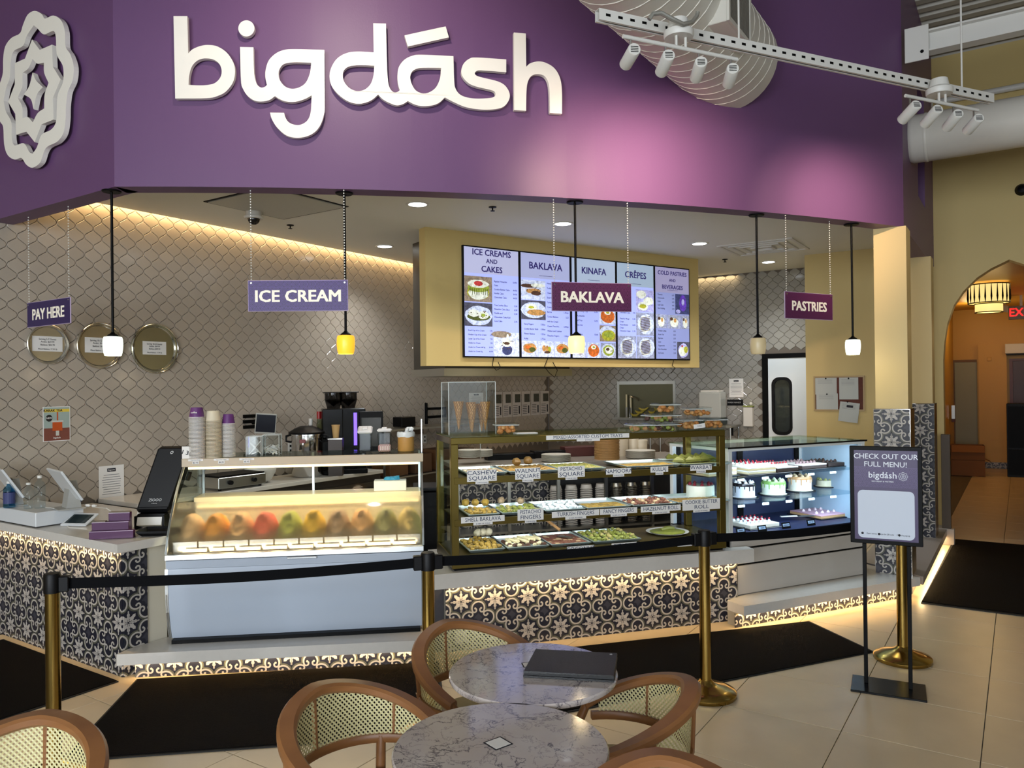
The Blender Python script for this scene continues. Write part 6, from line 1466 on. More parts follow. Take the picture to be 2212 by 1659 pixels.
# behind, on the kitchen side: prep counter with dishes
oQ = Pd(985, 1000, 7.1); oQ.z = 0; zQ = 1.07
t = thing('prep_counter', 'steel prep counter behind the baklava case', 'counter', oQ, rG)
PL = 2.5
MB().cbox(0, PL, 0, .7, zQ-.04, zQ, .003).obj('worktop', mat('worktop_grey', '#a39a8c', .3, .4), t)
MB().box(0, PL, .30, .31, .06, zQ-.041).obj('back_panel', mat('dark_panel', '#191a1e', .5), t)
mosaic(t, 1.0, .3, zQ-.05, .1, .62, .29, .0)
for k in range(6): MB().box(k*(PL-.03)/5, k*(PL-.03)/5+.03, 0, .03, .06, zQ-.041).obj('leg', M_steel, t)
MB().box(0, PL, 0, .285, .42, .44).obj('under_shelf', M_steel, t); MB().box(0, PL, .03, .28, .0, .06).obj('kick', M_blackmt, t)
MQ = FR(oQ, rG)
def qx(px, y=.2): return LF(Pp(px, 1000, MQ @ Vector((0, y, 0)), (math.sin(rG), -math.cos(rG), 0)), oQ, rG).x
def plates(px, y, n, r, label, m, z=zQ, pit=.008, grp='plate stacks'):
    p = MQ @ Vector((qx(px), y, z)); t = thing('plate_stack', label, 'plates', p, 0, grp); me = MB().lathe([(r*.6, 0), (r*.97, pit*1.1), (r, pit*1.2), (r, pit*1.6), (r*.6, pit*.6), (0, pit*.6)], (0, 0, 0), 22).mesh('plate', m, True)
    for k in range(n): o = bpy.data.objects.new('plate', me); COL.objects.link(o); o.parent = t; o.location = (0, 0, k*pit)
M_china = mat('china_white', '#c9c4b4', .35)
plates(1197, .14, 8, .145, 'stack of white plates in the middle of the prep counter', M_china)
plates(1378, .14, 9, .15, 'stack of white plates at the right of the prep counter', M_china)
plates(1014, .2, 9, .11, 'stack of plates behind the left gold post', M_china, zQ+.06)
plates(1045, .25, 8, .10, 'smaller stack of plates beside the left one', M_china, zQ+.06)
p = MQ @ Vector((qx(1308), .16, zQ)); t = thing('cardboard_lid_stack', 'tall stack of round brown cardboard lids', 'lids', p, 0); me = MB().lathe([(.125, 0), (.125, .0085), (0, .0085)], (0, 0, 0), 24).mesh('lid', mat('brown_lid', '#a07a48', .7))
for k in range(25): o = bpy.data.objects.new('lid', me); COL.objects.link(o); o.parent = t; o.location = (random.uniform(-.003, .003), random.uniform(-.003, .003), k*.0105)
for k, (px, h, r) in enumerate(((1362, .26, .075), (1388, .24, .06), (1405, .16, .07))):
    p = MQ @ Vector((qx(px), .42, zQ)); tag(MB().lathe([(r*.9, 0), (r, h*.9), (r*1.05, h*.9), (r*1.05, h), (0, h)], (0, 0, 0), 20).obj('white_tub', mat('tub_white', '#cfc8b4', .45), loc=p, smooth=True), ['tall white plastic tub stack behind the plates', 'second white plastic tub stack behind the plates', 'low white tub at the right of the prep counter'][k], 'tub', 'white tubs')
for k, (x0, w, h, y, m) in enumerate(((1068, .5, .06, .45, M_blackmt), (1175, .34, .07, .5, M_blackpl), (1245, .4, .1, .52, mat('dark_red_box', '#4a2320', .5)))):
    p = MQ @ Vector((qx(x0), y, zQ)); box_thing('dark_box', ['flat black griddle plate on the prep counter', 'black utensil box on the prep counter', 'dark red box at the back of the prep counter'][k], 'box', p, rG, w, .16, h, m, group='dark boxes on the prep counter')
for k in range(7):
    x = 1.02+.16*k; n = 20
    p = MQ @ Vector((x, .14, .441)); t = thing('cup_sleeve', ['first', 'second', 'third', 'fourth', 'fifth', 'sixth', 'last'][k]+' column of nested cups under the prep counter', 'cups', p, 0, 'nested cups under the counter')
    mb = MB()
    for j in range(n): mb.lathe([(.058, j*.018), (.064, j*.018+.004), (.058, j*.018+.012)], (0, 0, 0), 14, cap=False)
    tag(mb.obj('nested_rims', mat('cup_rim_white', '#d2cec9', .5) if k < 4 else M_steel, t), kind='stuff'); MB().lathe([(.058, n*.018-.004), (.05, n*.018+.03), (0, n*.018+.03)], (0, 0, 0), 14).obj('top_cup', M_rimw if k < 4 else M_steel, t, True)
p = MQ @ Vector((.95+1.1, .12, .8)); 
# ================================================================ ON THE BACK WALL
f = lambda x, y, off=.0: Pa(x, y, AB_-off)
a, b = f(1334, 824), f(1460, 903); w = Vector((b.x-a.x, b.y-a.y, 0)).length; h = a.z-b.z
t = thing('pass_window', 'stainless steel pass-through window in the back wall', 'window', (a.x, a.y, b.z), GRZ)
MB().box(0, w, -.02, .10, h-.05, h).obj('top_frame', M_steel, t); MB().box(0, .035, -.02, .10, 0, h-.05).obj('side_frame', M_steel, t); MB().box(w-.035, w, -.02, .10, 0, h-.05).obj('side_frame', M_steel, t); MB().box(-.02, w+.02, -.16, .10, -.03, 0).obj('sill', M_steel, t)
MB().box(.035, w-.035, -.011, -.009, 0, h-.05).obj('rear_sheet', mat('dull_steel', '#67654f', .3, .6), t)
mb = None
Mf = FR((a.x, a.y, b.z), GRZ)
for k in range(7):
    p = Mf @ Vector((w*.36+.07*k-.02, -.08+.02*(k % 2), .035+.045*(k % 3)))
    pts = [Vector((-.07, 0, .03)), Vector((-.03, 0, .0)), Vector((.03, 0, 0)), Vector((.08, 0, .035))]
    tag(MB().tube(pts, [.008, .018, .018, .007], 8).obj('banana', mat('banana_yellow', '#a8983a', .5), loc=p, rz=GRZ+.3*k, smooth=True), '%s banana from the left on the pass-through window sill' % ORD[k], 'banana', 'bananas in the pass window')
for k, (x, hh) in enumerate(((.12, .36), (.17, .34))):
    p = Mf @ Vector((x*w/.6*.9, -.05, .001)); t2 = thing('kitchen_spatula', ['long spatula with a cream handle standing in the pass window', 'second spatula standing beside the first in the pass window'][k], 'spatula', p, GRZ, 'spatulas in the pass window')
    MB().tube([(0, 0, hh*.45), (0, 0, hh)], .014, 8).obj('handle', mat('cream_handle', '#cfc39a', .4), t2, True); MB().cbox(-.016, .016, -.002, .002, 0, hh*.45, .001).obj('blade', M_steel, t2)
p = Mf @ Vector((w*.24, -.06, 0)); tag(MB().tube([(0, 0, 0), (0, 0, .30), (.03, 0, .325), (.09, 0, .31), (.16, 0, .26)], .009, 8).obj('goose_neck_tap', M_chrome, loc=p, rz=GRZ, smooth=True), 'thin curved goose neck tap in the pass window', 'tap')
p = f(1538, 903, .25); t = thing('ice_bin', 'clear plastic bin with white lid near the back wall', 'bin', p, GRZ)
MB().cbox(-.16, .16, -.1, .15, 0, .37, .01).obj('body', mat('frosted_plastic', '#aeb2ae', .3), t); MB().cbox(-.14, .13, -.08, .14, .371, .40, .006).obj('lid', M_whitemt, t); MB().box(-.17, .17, -.11, .16, -.09, -.001).obj('dark_base', mat('dark_teal', '#22322f', .4), t)
# carried by a high shelf
t2 = thing('steel_table', 'steel side table under the clear plastic bin', 'table', (p.x, p.y, 0), GRZ)
MB().cbox(-.9, .35, -.2, .22, p.z-.125, p.z-.095, .003).obj('top', M_steel, t2)
for x in (-.88, .32):
    for y in (-.18, .2): MB().tube([(x, y, 0), (x, y, p.z-.126)], .015, 8).obj('leg', M_steel, t2)
notice(1575, 818, 1606, 858, 'white paper notice on the back wall beside the kitchen door', AB_, GRZ, head='Reports')
a, b = f(1571, 863), f(1606, 876); w = Vector((b.x-a.x, b.y-a.y, 0)).length; t = thing('black_sign', 'small black sign under the notice on the back wall', 'sign', (a.x, a.y, b.z), GRZ)
MB().cbox(0, w, -.012, -.008, 0, a.z-b.z, .001).obj('plate', M_blackpl, t); MB().text('WASH HANDS', .03, UP(w*.45, -.0126, (a.z-b.z)/2), 0, .0002).obj('lettering', mat('grey_print', '#b9b9b9', .5), t)
a, b = f(1609, 876), f(1630, 921); w = Vector((b.x-a.x, b.y-a.y, 0)).length; h = a.z-b.z; t = thing('soap_dispenser', 'white wall soap dispenser left of the kitchen door', 'dispenser', (a.x, a.y, b.z), GRZ)
MB().cbox(0, w, -.1, -.008, 0, h*.93, .008).obj('body', M_whitemt, t); MB().cbox(-.005, w+.005, -.105, -.008, h*.94, h, .004).obj('green_top', mat('olive_green', '#8d9650', .5), t); MB().ball((w*.75, -.05, h+.025), .025, 10, 6).obj('knob', M_whitemt, t, True)
p = f(1582, 932, .2); t = thing('sink_tap', 'small dark tap seen above the cake case', 'tap', p, GRZ)
MB().tube([(0, 0, -.06), (0, 0, .05), (.02, -.03, .07)], .014, 8).obj('spout', M_blackmt, t, True); MB().tube([(.08, 0, -.06), (.08, 0, .05)], .012, 8).obj('lever', M_chrome, t, True)
# kitchen door
b0 = bd0; t = struct(thing('door_1', 'white kitchen swing door with black edged vision panel', 'door', AB(AB_, b0), GRZ)); del t['category']
DW = 1.02
MB().box(0, .075, -.05, .12, 0, dtop).obj('frame_post', M_blackmt, t); MB().box(.075, DW, -.05, .12, dtop-.06, dtop).obj('frame_head', M_blackmt, t)
# vision panel outline
def rr(cx, cz, w, h, r, n=5):
    o = []
    for (sx, sz, a0) in ((1, 1, 0), (-1, 1, 90), (-1, -1, 180), (1, -1, 270)):
        for k in range(n+1):
            w_ = R(a0+90*k/n); o.append((cx+sx*(w-r)+r*math.cos(w_), cz+sz*(h-r)+r*math.sin(w_)))
    return o
v0 = LF(f(1668, 815), AB(AB_, b0), GRZ); v1 = LF(f(1714, 940), AB(AB_, b0), GRZ); vc = ((v0.x+v1.x)/2, (v0.z+v1.z)/2); vw = (v1.x-v0.x)/2; vh = (v0.z-v1.z)/2
vv, ff = fill2d([[(.08, 0.01), (DW, .01), (DW, dtop-.065), (.08, dtop-.065)], rr(*vc, vw*.8, vh*.94, vw*.6)[::-1]], .02)
Q = Matrix.Translation((0, -.02, 0)) @ Matrix.Rotation(R(90), 4, 'X')
MB().add([Q @ q for q in vv], ff).obj('leaf', mat('door_white', '#dfe7ec', .4), t)
vv, ff = fill2d([rr(*vc, vw, vh, vw*.75), rr(*vc, vw*.74, vh*.9, vw*.55)[::-1]], .026)
MB().add([Q @ q for q in vv], ff).obj('gasket', M_blackpl, t)
vv, ff = fill2d([rr(*vc, vw*.79, vh*.935, vw*.58)], .004)
MB().add([Q @ q for q in vv], ff).obj('vision_glass', glass('door_glass', (.72, .78, .8), .3), t)
box_thing('kitchen_shelf_bag', 'green and white bag seen through the door window', 'bag', AB(AB_+.5, b0+.5, .95), GRZ, .14, .1, .75, mat('green_bag', '#8fae6a', .5, noise=.4, nscale=12))
# bulletin board on the ochre wall
f = lambda x, y, off=.0: Pa(x, y, AY-off)
a, b = f(1758, 813), f(1869, 888); w = Vector((b.x-a.x, b.y-a.y, 0)).length; h = a.z-b.z; t = thing('cork_board', 'framed cork board on the ochre wall', 'notice board', (a.x, a.y, b.z), GRZ)
MB().box(.01, w-.01, -.012, -.001, .01, h-.01).obj('cork', mat('dark_cork', '#5b2f22', .8, noise=.2, nscale=40), t)
for q in ((0, w, 0, .018), (0, w, h-.018, h)): MB().box(q[0], q[1], -.022, -.001, q[2], q[3]).obj('frame_rail', mat('frame_gold', '#a58a5a', .4), t)
for q in ((0, .018), (w-.018, w)): MB().box(q[0], q[1], -.022, -.001, .018, h-.018).obj('frame_stile', mat('frame_gold', '#a58a5a', .4), t)
Mf2 = FR((a.x, a.y, b.z), GRZ)
for k, (x0, x1, z0, z1, rot, lab) in enumerate(((.03, .46, .47, .95, 0, 'upper left sheet in a plastic sleeve on the cork board'), (.05, .48, .03, .50, 1, 'lower left sheet pinned on the cork board'), (.51, .88, .33, .95, 0, 'right sheet with a small table on the cork board'), (.48, .86, -.28, .28, -7, 'tilted card hanging below the cork board'))):
    o = Mf2 @ Vector((w*x0, -.0135-.003*k, h*z0)); t2 = thing('pinned_sheet', lab, 'paper', o, GRZ, 'sheets on the cork board'); W3, H3 = w*(x1-x0), h*(z1-z0)
    Q = Matrix.Translation((0, 0, H3)) @ Matrix.Rotation(R(rot), 4, 'Y') @ Matrix.Translation((0, 0, -H3)); Q = Matrix.Rotation(R(-rot), 4, 'Y') if rot < -1 else Matrix.Identity(4)
    MB().box(0, W3, -.001, 0, 0, H3, Q).obj('sheet', mat('grey_paper', '#b5b9b4', .5 if k else .2), t2)
    mb = MB()
    for j in range(5): mb.box(W3*.12, W3*.8, -.0018, -.0012, H3*(.9-.06*j), H3*(.91-.06*j), Q)
    tag(mb.obj('print_lines', mat('grey_ink', '#77777a', .8), t2), kind='stuff'); MB().ball((W3*.5, -.004, H3*.96), .009, 8, 6).obj('pin', M_blackpl, t2)
    if k == 3: MB().box(W3*.35, W3*.68, -.0022, -.0012, H3*.74, H3*.86, Q).obj('header_block', M_ink, t2)
# ================================================================ FLOOR MATS
M_mat = mat('black_carpet', '#0e0b0a', .95, noise=.35, nscale=120, bump=.6, bscale=220, spec=.1)
M_matedge = mat('rubber_edge', '#0b0b0b', .7)
def floor_mat(pts, label):
    c = sum((Vector(p) for p in pts), Vector((0, 0)))/len(pts); t = thing('floor_mat', label, 'mat', (c.x, c.y, 0), 0, 'black floor mats'); q = [(p[0]-c.x, p[1]-c.y) for p in pts]
    MB().prism(q, 0, .006).obj('rubber_backing', M_matedge, t)
    MB().prism([(x*.985, y*.97) for x, y in q], .0062, .011).obj('carpet', M_mat, t)
def g2(*L): return [(AB(a, b).x, AB(a, b).y) for a, b in L]
floor_mat(g2((2.62, -4.68), (2.62, -6.2), (1.85, -6.2), (1.85, -4.68))[::-1], 'black floor mat in front of the pay counter at the left')
floor_mat([(-2.36, 4.80), (-2.22, 3.74), (-.35, 3.99), (-.50, 5.05)], 'long black floor mat in front of the ice cream case')
floor_mat([(-.42, 5.06), (-.05, 4.10), (2.40, 5.14), (2.226, 5.82)], 'black floor mat in front of the baklava case')
floor_mat(g2((7.05, -.70), (10.12, -.66), (10.12, .85), (7.05, .85))[::-1], 'black floor mat leading to the arch')

# ================================================================ STANCHIONS AND BELTS
bz_ = lambda o: o
def stanchion(p, label, arms):
    t = thing('stanchion', label, 'stanchion', (p.x, p.y, 0), 0, 'brass queue stanchions')
    MB().lathe([(.172, 0), (.175, .004), (.175, .022), (.168, .03), (.12, .048), (.07, .062), (.045, .075), (.034, .09), (0, .09)], (0, 0, 0), 40).obj('domed_base', M_brass, t, True)
    MB().lathe([(.032, .088), (.032, .91)], (0, 0, 0), 24).obj('pole', M_brass, t, True)
    MB().lathe([(.037, .865), (.037, .945), (.033, .955), (0, .957)], (0, 0, 0), 24).obj('belt_head', M_blackpl, t, True)
    for a in arms: MB().cbox(.03, .075, -.022, .022, .868, .94, .004, Matrix.Rotation(a, 4, 'Z')).obj('belt_clip', M_blackpl, t)
SP = [Pz(113, 1238, .955), Pz(924, 1193, .955), Vector((1.107, 4.477, 0)), Vector((2.517, 5.001, 0))]
ang = [math.atan2(SP[k+1].y-SP[k].y, SP[k+1].x-SP[k].x) for k in range(3)]
SN = ['leftmost brass stanchion by the pay counter mat', 'brass stanchion before the right end of the ice cream case', 'brass stanchion in front of the baklava case corner', 'brass stanchion standing behind the menu poster']
for k in range(4): stanchion(SP[k], SN[k], ([ang[k]] if k < 3 else [])+([ang[k-1]+math.pi] if k else []))
M_belt = mat('belt_webbing', '#06070a', .8, spec=.1)
for k in range(3):
    a, b = SP[k].copy(), SP[k+1].copy(); a.z = b.z = 0; L = (b-a).length-.15; n = 14; mb = MB()
    for i in range(n+1):
        s = i/n; x = .075+L*s; sag = -.018*math.sin(math.pi*s)
        mb.v += [(x, -.001, .878+sag), (x, -.001, .928+sag), (x, .001, .928+sag), (x, .001, .878+sag)]
    for i in range(n):
        q = 4*i; mb.f += [(q, q+4, q+5, q+1), (q+1, q+5, q+6, q+2), (q+2, q+6, q+7, q+3), (q+3, q+7, q+4, q)]
    tag(mb.obj('queue_belt', M_belt, loc=a, rz=ang[k]), ['black belt across the ice cream case between the left stanchions', 'black belt across the baklava case between the middle stanchions', 'black belt across the cake case running behind the poster'][k], 'belt', 'black queue belts')

# ================================================================ POSTER STAND
pl0 = Vector((2.022, 4.62, 0)); pr0 = Vector((2.368, 4.45, 0)); dv = pr0-pl0; PW = dv.length; prz = math.atan2(dv.y, dv.x)
zb0, zt0 = .845, 1.424
t = thing('poster_stand', 'black framed menu poster on a two-legged floor stand', 'poster stand', pl0, prz); PH = zt0-zb0
MB().cbox(0, PW, 0, .02, zb0, zt0, .003).obj('frame', M_blackmt, t)
fw = .024
MB().quad((fw, -.0008, zb0+fw), (PW-fw, -.0008, zb0+fw), (PW-fw, -.0008, zt0-fw), (fw, -.0008, zt0-fw)).obj('poster', mat('poster_violet', '#3c2c58', .4), t)
MB().quad((fw, -.0012, zb0+PH*.58), (PW-fw, -.0012, zb0+PH*.58), (PW-fw, -.0012, zb0+PH*.79), (fw, -.0012, zb0+PH*.79), [(0, 0), (PW, 0), (PW, PH*.2), (0, PH*.2)]).obj('pattern_band', shader('poster_ring_print', lambda x, y: rings(x, y, '#3c2c58', '#4e3d6e', 0), .4), t)
mb = MB(); M_pw = mat('poster_white', '#e6eaf4', .5)
mb.text('CHECK OUT OUR', .043, UP(PW/2, -.0022, zb0+PH*.895), .008, .0002, sx=.98).text('FULL MENU!', .043, UP(PW/2, -.0022, zb0+PH*.815), .008, .0002, sx=.98)
mb.text('bigdásh', .052, UP(PW*.46, -.0022, zb0+PH*.705), .010, .0002).text('ICE CREAM & PASTRIES', .0115, UP(PW*.46, -.0022, zb0+PH*.642), .01, .0002)
mb.obj('lettering', M_pw, t)
e_ = MB(); cx, cz = PW*.74, zb0+PH*.70
for rr_, am in ((.023, .10), (.0135, .14), (.005, 0)):
    pts = []
    for k in range(32):
        w = 2*math.pi*k/32; q = rr_*(1+am*math.cos(8*w)); pts.append((cx+q*math.cos(w), -.0018, cz+q*math.sin(w)))
    e_.tube(pts, .0016, 4, closed=True)
e_.obj('rosette_logo', M_pw, t)
v, f_ = fill2d([rr(PW/2, zb0+PH*.305, PW/2-.042, PH*.245, .028)], .0004)
Q = Matrix.Translation((0, -.0016, 0)) @ Matrix.Rotation(R(90), 4, 'X')
MB().add([Q @ q for q in v], f_).obj('white_panel', mat('poster_panel', '#c9d2e0', .5), t)
mb = MB(); w3 = PW-.09
mb.text('Open camera     Scan the QR code     Click the pop-up', .0125, UP(PW/2+.01, -.0026, zb0+PH*.105), .004, .0002, sx=.82)
for x in (.066, .155, .262): mb.add(disc(x, zb0+PH*.105, .007, .007, -.0024, 12), [tuple(range(12))])
mb.obj('instructions', M_ink, t)
for x in (.075, PW-.075): MB().cbox(x-.011, x+.011, .002, .018, .012, zb0-.0005, .002).obj('leg', M_blackmt, t)
MB().cbox(-.005, PW+.005, -.14, .12, 0, .012, .002).obj('base_plate', mat('base_black', '#0a0c10', .25, spec=.3), t)

# ================================================================ CAFE TABLES
def marble():
    m = mat('veined_marble', '#b0a29c', .1, coat=.2); nt = m.node_tree; b = nt.nodes['Principled BSDF']
    tc = nt.nodes.new('ShaderNodeTexCoord'); mp = nt.nodes.new('ShaderNodeMapping'); mp.inputs['Scale'].default_value = (1, 1, 1); nt.links.new(tc.outputs['Object'], mp.inputs[0])
    def vein(sc, lo, hi, seed):
        n = nt.nodes.new('ShaderNodeTexNoise'); n.noise_dimensions = '4D'; n.inputs['W'].default_value = seed; n.inputs['Scale'].default_value = sc; n.inputs['Detail'].default_value = 7; n.inputs['Roughness'].default_value = .62; n.inputs['Distortion'].default_value = .7
        nt.links.new(mp.outputs[0], n.inputs['Vector']); X.nt = nt
        d = (X(n.outputs[0])-.5).abs(); r = nt.nodes.new('ShaderNodeMapRange'); r.inputs[1].default_value = lo; r.inputs[2].default_value = hi; r.inputs[3].default_value = 1; r.inputs[4].default_value = 0; nt.links.new(d.k, r.inputs[0]); return X(r.outputs[0])
    v1 = vein(5, .0, .011, 1); v2 = vein(11, .0, .012, 5)*.6
    pz = nt.nodes.new('ShaderNodeTexNoise'); pz.inputs['Scale'].default_value = 7; pz.inputs['Detail'].default_value = 4; nt.links.new(mp.outputs[0], pz.inputs['Vector'])
    cr_ = nt.nodes.new('ShaderNodeMixRGB'); cr_.inputs[1].default_value = (*lin('#b3a49c'), 1); cr_.inputs[2].default_value = (*lin('#c9c3c1'), 1); nt.links.new(pz.outputs[0], cr_.inputs[0])
    mx = nt.nodes.new('ShaderNodeMixRGB'); nt.links.new(v1.max(v2).k, mx.inputs[0]); nt.links.new(cr_.outputs[0], mx.inputs[1]); mx.inputs[2].default_value = (*lin('#4f4a55'), 1)
    nt.links.new(mx.outputs[0], b.inputs['Base Color']); return m
M_marble = marble()
def cafe_table(x, y, r, label, rz):
    t = thing('cafe_table', label, 'table', (x, y, 0), rz, 'round marble cafe tables')
    MB().lathe([(r-.012, .728), (r-.003, .73), (r, .735), (r, .745), (r-.004, .75), (0, .75)], (0, 0, 0), 72).obj('marble_top', M_marble, t, True)
    MB().lathe([(.2, .714), (.2, .727)], (0, 0, 0), 28).obj('under_plate', M_blackmt, t)
    MB().lathe([(.035, .012), (.032, .713)], (0, 0, 0), 20).obj('pedestal', M_blackmt, t, True)
    MB().lathe([(.21, 0), (.21, .006), (.05, .018)], (0, 0, 0), 36).obj('base', M_blackmt, t, True)
T1 = Vector((.066, 2.85, 0)); T2 = Vector((-.045, 2.25, 0))
cafe_table(T1.x, T1.y, .311, 'round marble table with the black wallet on it', 0)
cafe_table(T2.x, T2.y, .315, 'nearest round marble table with a square sticker', 1.9)
a, b, c_, d_ = (Pz(1156, 1403, .77), Pz(1334, 1412, .77), Pz(1327, 1466, .765), Pz(1130, 1455, .765)); cc = (a+b+c_+d_)/4
t = thing('black_wallet', 'large black leather wallet lying on the far table', 'wallet', (cc.x, cc.y, .7505), 0)
q = [(p.x-cc.x, p.y-cc.y) for p in (d_, c_, b, a)]
mb = MB(); n = 4
mb.add([(x, y, .001) for x, y in q]+[(x, y, .008) for x, y in q], [(3, 2, 1, 0), (4, 5, 6, 7), (0, 1, 5, 4), (1, 2, 6, 5), (2, 3, 7, 6), (3, 0, 4, 7)]).obj('lower_cover', mat('black_leather', '#0f1012', .45, bump=.15, bscale=300), t)
mb = MB(); mb.add([(x*.99, y*.96, .0085) for x, y in q]+[(x*.99, y*.96, .0155) for x, y in q], [(3, 2, 1, 0), (4, 5, 6, 7), (0, 1, 5, 4), (1, 2, 6, 5), (2, 3, 7, 6), (3, 0, 4, 7)]).obj('pages', mat('dark_inner', '#1a1a1c', .6), t)
mb = MB(); mb.add([(x, y, .016) for x, y in q]+[(x*.985, y*.97, .023) for x, y in q], [(3, 2, 1, 0), (4, 5, 6, 7), (0, 1, 5, 4), (1, 2, 6, 5), (2, 3, 7, 6), (3, 0, 4, 7)]).obj('upper_cover', MATS['black_leather'], t)
MB().text('C', .016, Matrix.Translation((q[2][0]-.028, q[2][1]-.018, .0235)), .01, .0003).obj('emblem', mat('grey_print', '#b9b9b9', .5), t)
def sticker(px, py, s, rz, z, label):
    p = Pz(px, py, z); t = thing('table_sticker', label, 'sticker', (p.x, p.y, z+.0004), rz, 'square table stickers')
    MB().box(-s, s, -s, s, 0, .0005).obj('border', M_ink, t); MB().box(-s*.84, s*.84, -s*.84, s*.84, .0006, .0009).obj('white_field', M_paper, t)
sticker(1076, 1606, .032, R(38), .7502, 'square black bordered sticker on the nearest marble table')
sticker(1142, 1436, .024, R(10), .7502, 'square sticker half hidden under the black wallet')

# ================================================================ CANE CHAIRS
M_oak = mat('walnut_wood', '#875a34', .38, noise=.22, nscale=9, stretch=(1, 1, 5))
def cane_mat():
    m = bpy.data.materials.new('woven_cane'); m.use_nodes = True; nt = m.node_tree; X.nt = nt; b = nt.nodes['Principled BSDF']
    tc = nt.nodes.new('ShaderNodeTexCoord'); sp = nt.nodes.new('ShaderNodeSeparateXYZ'); nt.links.new(tc.outputs['UV'], sp.inputs[0]); x, y = X(sp.outputs[0]), X(sp.outputs[1]); P = .0180
    def cell(o):
        fx = ((x/P+o).fr()-.5); fy = ((y/P+o).fr()-.5); return hyp(fx, fy).lt(.205)
    hole = cell(0).max(cell(.5)); wv = ((x/P*6.283).sin()*(y/P*6.283).sin())*.5+.5
    r = nt.nodes.new('ShaderNodeMixRGB'); r.inputs[1].default_value = (*lin('#b8ad74'), 1); r.inputs[2].default_value = (*lin('#ddd6a8'), 1); nt.links.new(wv.k, r.inputs[0]); nt.links.new(r.outputs[0], b.inputs['Base Color']); b.inputs['Roughness'].default_value = .55
    tr = nt.nodes.new('ShaderNodeBsdfTransparent'); mx = nt.nodes.new('ShaderNodeMixShader'); nt.links.new(hole.k, mx.inputs[0]); nt.links.new(b.outputs[0], mx.inputs[1]); nt.links.new(tr.outputs[0], mx.inputs[2]); nt.links.new(mx.outputs[0], nt.nodes['Material Output'].inputs[0]); return m
M_cane = cane_mat()
CR, ZBk, ZFr, PHM = .295, .785, .612, 115
def rimz(ph): return ZBk-(ZBk-ZFr)*(abs(ph)/PHM)**1.5
def arc_sweep(phs, rad, zf, w, th, lean=0, rnd=.35):
    mb = MB(); n = 8; vs = []
    for ph in phs:
        a = R(ph); r0 = rad(ph) if callable(rad) else rad; z0 = zf(ph); ww = w(ph) if callable(w) else w
        for (u, v_) in ((-1, -.5), (-.7, -1), (.7, -1), (1, -.5), (1, .5), (.7, 1), (-.7, 1), (-1, .5)):
            r1 = r0+u*ww/2-(v_*th/2)*lean; vs.append((r1*math.sin(a), r1*math.cos(a), z0+v_*th/2))
    m = len(phs); fs = [(i*n+k, (i+1)*n+k, (i+1)*n+(k+1) % n, i*n+(k+1) % n) for i in range(m-1) for k in range(n)]
    fs += [tuple(range(n)), tuple(range((m-1)*n+n-1, (m-1)*n-1, -1))]
    return mb.add(vs, fs)
def make_chair(label):
    t = thing('cane_chair', label, 'chair', (0, 0, 0), 0, 'barrel back cane chairs')
    phs = [-PHM+2*PHM*k/36 for k in range(37)]
    arc_sweep(phs, CR-.028, lambda p: rimz(p)-.017, lambda p: .054+.012*(1-abs(p)/PHM), .036).obj('top_rim', M_oak, t, True)
    zl = .552
    arc_sweep(phs[1:-1], CR-.034, lambda p: zl-.0, .024, .030).obj('lower_rail', M_oak, t, True)
    mb = MB(); q = phs[2:-2]
    for p in q:
        a = R(p); z1 = rimz(p)-.028; z0 = zl+.014; s = CR*a; z1 = max(z1, z0+.002)
        for z, r_ in ((z0, CR-.034), (z1, CR-.024)): mb.v.append((r_*math.sin(a), r_*math.cos(a), z)); mb.u = mb.u or {}; mb.u[len(mb.v)-1] = (s, z)
    mb.f = [(2*i, 2*i+2, 2*i+3, 2*i+1) for i in range(len(q)-1)]
    mb.obj('cane_panel', M_cane, t, True)
    for p in (-62, 0, 62):
        a = R(p); r_ = CR-.028; r2 = CR-.018; MB().tube([(r_*math.sin(a), r_*math.cos(a), .545), (r2*math.sin(a), r2*math.cos(a), rimz(p)-.03)], .009, 8).obj('back_stile', M_oak, t, True)
    for p in (-140, -52, 52, 140):
        a = R(p); r_ = .235; zt_ = .56 if abs(p) < 90 else .44
        MB().tube([(r_*1.18*math.sin(a), r_*1.18*math.cos(a), 0), (r_*math.sin(a), r_*math.cos(a), .42), ((CR-.03 if abs(p) < 90 else r_)*math.sin(a), (CR-.03 if abs(p) < 90 else r_)*math.cos(a), zt_)], [.011, .018, .017], 10).obj('leg', M_oak, t, True)
    for sgn in (-1, 1):
        a = R(sgn*112); b_ = R(sgn*140)
        MB().tube([((CR-.03)*math.sin(a), (CR-.03)*math.cos(a), .60), (.24*math.sin(b_), .24*math.cos(b_), .43)], [.016, .018], 10).obj('arm_support', M_oak, t, True)
    MB().lathe([(.20, .405), (.235, .41), (.24, .43), (.235, .438)], (0, 0, 0), 40).obj('seat_ring', M_oak, t, True)
    MB().lathe([(.225, .439), (.228, .455), (.20, .468), (0, .47)], (0, 0, 0), 40).obj('seat_pad', mat('cream_seat', '#b3a683', .7), t, True)
    return t
CH = [(-.125, 3.15, 131, 'cane chair behind the table that holds the black wallet'), (-.465, 2.495, 146, 'cane chair left of the nearest marble table'), (.335, 2.665, 352, 'cane chair seen from outside on the right of the tables'), (.385, 1.87, 88, 'cane chair cut off at the bottom right of the nearest table'), (-1.486, 2.177, 92, 'cane chair at the bottom left corner of the photo')]
c0 = None
for k, (x, y, bk_, lab) in enumerate(CH):
    o = make_chair(lab) if c0 is None else copy_tree(c0); c0 = c0 or o
    o['label'] = lab; o.location = (x, y, 0); o.rotation_euler = (0, 0, R(bk_-90))
